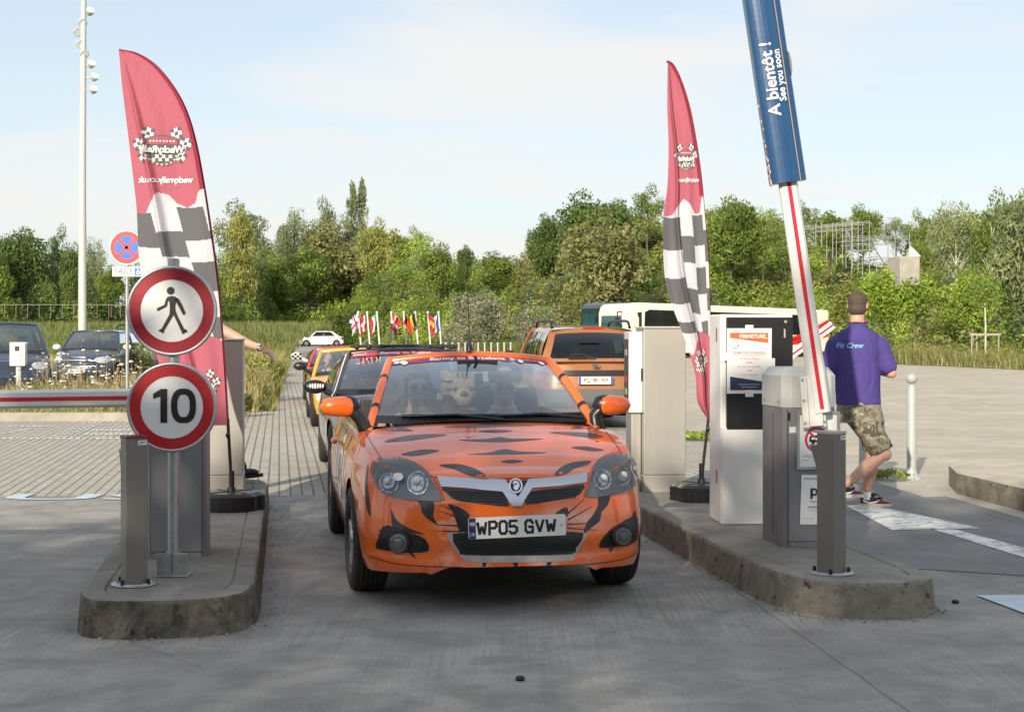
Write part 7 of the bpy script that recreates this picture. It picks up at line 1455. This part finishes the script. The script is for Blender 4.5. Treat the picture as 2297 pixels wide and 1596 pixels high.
# field and bank at the left
b = MB(); b.grid(lambda u, v: (-60+u*52-.15*(v*70), 42+v*60, .02+ (1.55 if v > .62 else 0)*min(1, max(0, (v-.62)/.2))), 30, 30, 0); 
tf = NT('dry_meadow'); sp = tf.n('ShaderNodeSeparateXYZ', {0: tf.obj}); tf.set(rough=1, color=tf.mix(tf.ramp(tf.math('ADD', sp.outputs[1], tf.math('MULTIPLY', tf.noise(.3, 4), 10)), [(0, 0), (1, 1)]) if False else tf.ramp(tf.math('MULTIPLY', sp.outputs[1], .01), [(.76, 0), (.80, 1)]), (.34, .29, .12), (.13, .20, .04))); tag(b.build('meadow', tf.mat), kind='structure')
n = 30000; y = 79+rng.random(n)*21; x = -52+rng.random(n)*40; XY = np.stack([x, y], 1); z = .02+1.55*np.clip(((y-42)/60-.62)/.2, 0, 1); grass('bank_grass', 'bright green long grass on the bank at the left', XY, z, .3+.35*rng.random(n), np.full(n, .02), GM['green'], .25)
n = 20000; y = 45+rng.random(n)*35; x = -36+rng.random(n)*26-(y-45)*.1; XY = np.stack([x, y], 1); grass('meadow_grass', 'straw coloured grass behind the parked cars', XY, np.zeros(n)+.02, .12+.25*rng.random(n), np.full(n, .018), GM['dry'], .3)
# verge at the right below the slope
n = 42000; px = 1830+rng.random(n)*620; dd = np.array([DB(p_) for p_ in px])-.5+rng.random(n)*9; x = (px-CX)*dd/FOC; XY = np.stack([x, dd], 1); H = np.clip(.42+.22*noise2(XY, 1.1)+.16*rng.normal(size=n), .10, 1.2); k = rng.random(n) < .4
grass('verge_grass', 'dry stalks on the verge at the foot of the slope', XY[k], np.zeros(k.sum())+.02, H[k]*1.1, np.full(k.sum(), .016), GM['dry'], .22); grass('verge_grass', 'green weeds on the verge at the foot of the slope', XY[~k], np.zeros((~k).sum())+.02, H[~k], np.full((~k).sum(), .02), GM['green'], .3)
n = 14000; px = 1000+rng.random(n)*860; dd = np.array([DB(p_) for p_ in px])-2+rng.random(n)*6; XY = np.stack([(px-CX)*dd/FOC, dd], 1); grass('verge_grass', 'long grass behind the railing and the coaches', XY, np.zeros(n), .4+.6*rng.random(n), np.full(n, .025), GM['green'], .3)
# umbels of wild carrot in front of the small car
b = MB(); rnd = random.Random(2)
for k in range(46):
    px = rnd.uniform(40, 320); d = rnd.uniform(26.5, 33); g = at(px, HZ, d); hh = rnd.uniform(.45, 1.12); x, y = g.x, d; tx_, ty_ = x+rnd.uniform(-.1, .1), y+rnd.uniform(-.1, .1)
    b.tube([(x, y, 0), ((x+tx_)/2, y, hh*.6), (tx_, ty_, hh)], [.008, .006, .004], 4, 0)
    r_ = rnd.uniform(.025, .055); b.ell((tx_, ty_, hh), (r_, r_, r_*.5), 7, 4, 1 if k % 3 else 2)
    for q in range(3): a = rnd.uniform(0, 6.28); h2 = hh*rnd.uniform(.5, .9); ex_, ey_ = x+.16*math.cos(a), y+.16*math.sin(a); b.tube([(x, y, h2*.6), (ex_, ey_, h2)], [.005, .003], 4, 0); r_ = rnd.uniform(.02, .045); b.ell((ex_, ey_, h2), (r_, r_, r_*.5), 6, 4, 1 if q else 2)
o = b.build('wild_carrot', [mat('dry_stem', (.30, .24, .12), .9), mat('umbel_white', (.62, .60, .54), .9), mat('umbel_brown', (.32, .22, .14), .9)]); tag(o, 'dry wild carrot stems with pale umbels in front of the small car', 'weeds', None, 'stuff')
# small shrubs by the lane
def small_bush(loc, r, h, leaf, label, n=1500, size=.035):
    k = 9; a = rng.random(k)*6.28; C = np.stack([np.cos(a)*r*.5, np.sin(a)*r*.5, h*(.3+.5*rng.random(k))], 1); RR = np.stack([np.full(k, r*.5), np.full(k, r*.5), np.full(k, h*.3)], 1); V, F, t = leaves(C, RR, rng.random(k), n, size, shell=.3)
    o = bpy.data.objects.new('weed_clump', mesh_np('weed', V, F, t, LM[leaf])); COL.objects.link(o); o.location = loc; return tag(o, label, 'weeds')
def G(px, py, z=0): p_ = gp(px, py); return (p_.x, p_.y, z)
small_bush(G(545, 935), .18, .45, 'olive', 'small weed clump growing at the left edge of the paved lane'); small_bush(G(585, 862), .7, .8, 'yellow', 'yellow green weed clump around the litter bin', 4000, .05); small_bush(G(600, 858), .35, .7, 'dark', 'dark weed clump just right of the litter bin')
small_bush(G(1985, 1076), .28, .10, 'mid', 'flat weed clump on the ground between the man and the bollard', 700, .02); small_bush(G(1568, 985), .5, .12, 'bright', 'low grass tuft behind the right flag', 900, .03); small_bush(G(262, 860), 1.1, 1.25, 'olive', 'rounded weed clump under the no stopping sign', 7000, .05)
# ---- trees behind the viewer, which keep the gate in the shade
Vs, Fs, Ts = [], [], []; off = 0
for k in range(34):
    x = -24+k*1.05+rng.normal()*.3; y = -14+rng.normal()*1.0; top = (9.8 if x < -11.5 else 10.8)+rng.normal()*.4
    m_ = 12; C = np.stack([x+rng.normal(size=m_)*.7, y+rng.normal(size=m_)*.8, rng.uniform(1.0, top-1.1, m_)], 1); C[0, 2] = top-1.2; RR = np.full((m_, 3), 1.45)*rng.uniform(.75, 1.1, (m_, 1)); V, F, t = leaves(C, RR, np.full(m_, .4), 1700, .25, shell=.2); Vs.append(V); Fs.append(F+off); Ts.append(t); off += len(V)
o = bpy.data.objects.new('tree_belt', mesh_np('belt', np.vstack(Vs), np.vstack(Fs), np.concatenate(Ts), LM['dark'])); COL.objects.link(o); tag(o, 'dense belt of trees that shades the gate from the low sun', 'trees', None, 'stuff')

# ---- grit, leaf scraps and moss at the kerb feet
b = MB(); rnd = random.Random(21)
def crumb(x, y, s, m):
    a = rnd.uniform(0, 6.28); c_, s_ = math.cos(a)*s, math.sin(a)*s; h = s*rnd.uniform(.3, .7)
    b.add([(x+c_, y+s_, .006), (x-s_*.7, y+c_*.7, .006), (x-c_, y-s_, .006), (x+s_*.6, y-c_*.6, .006), (x, y, .006+h)], [(0, 1, 4), (1, 2, 4), (2, 3, 4), (3, 0, 4)], m)
for k in range(520):
    side = rnd.choice((0, 1, 2, 3)); t_ = rnd.random(); e = abs(rnd.gauss(0, .05))
    if side == 0: x, y = lane(.46+.03+e, .4+t_*5, OL)
    elif side == 1: x, y = lane(-.31-e, .5+t_*5.5, OR_)
    elif side == 2: a = R(200+140*t_); x, y = lane((.46+e)*math.cos(a), .45+(.47+e)*math.sin(a), OL)
    else: a = R(200+140*t_); x, y = lane(.13+(.46+e)*math.cos(a), .5+(.52+e)*math.sin(a), OR_)
    crumb(x, y, rnd.uniform(.003, .011), rnd.randrange(3))
for k in range(420): crumb(rnd.uniform(-4, 4), rnd.uniform(5.2, 13), rnd.uniform(.002, .006), rnd.randrange(3))
tag(b.build('grit', [mat('grit_grey', (.16, .15, .13), .9), mat('grit_brown', (.10, .075, .045), .9), mat('grit_pale', (.40, .38, .34), .9)]), 'fine grit and leaf scraps along the kerb feet', 'grit', None, 'stuff')
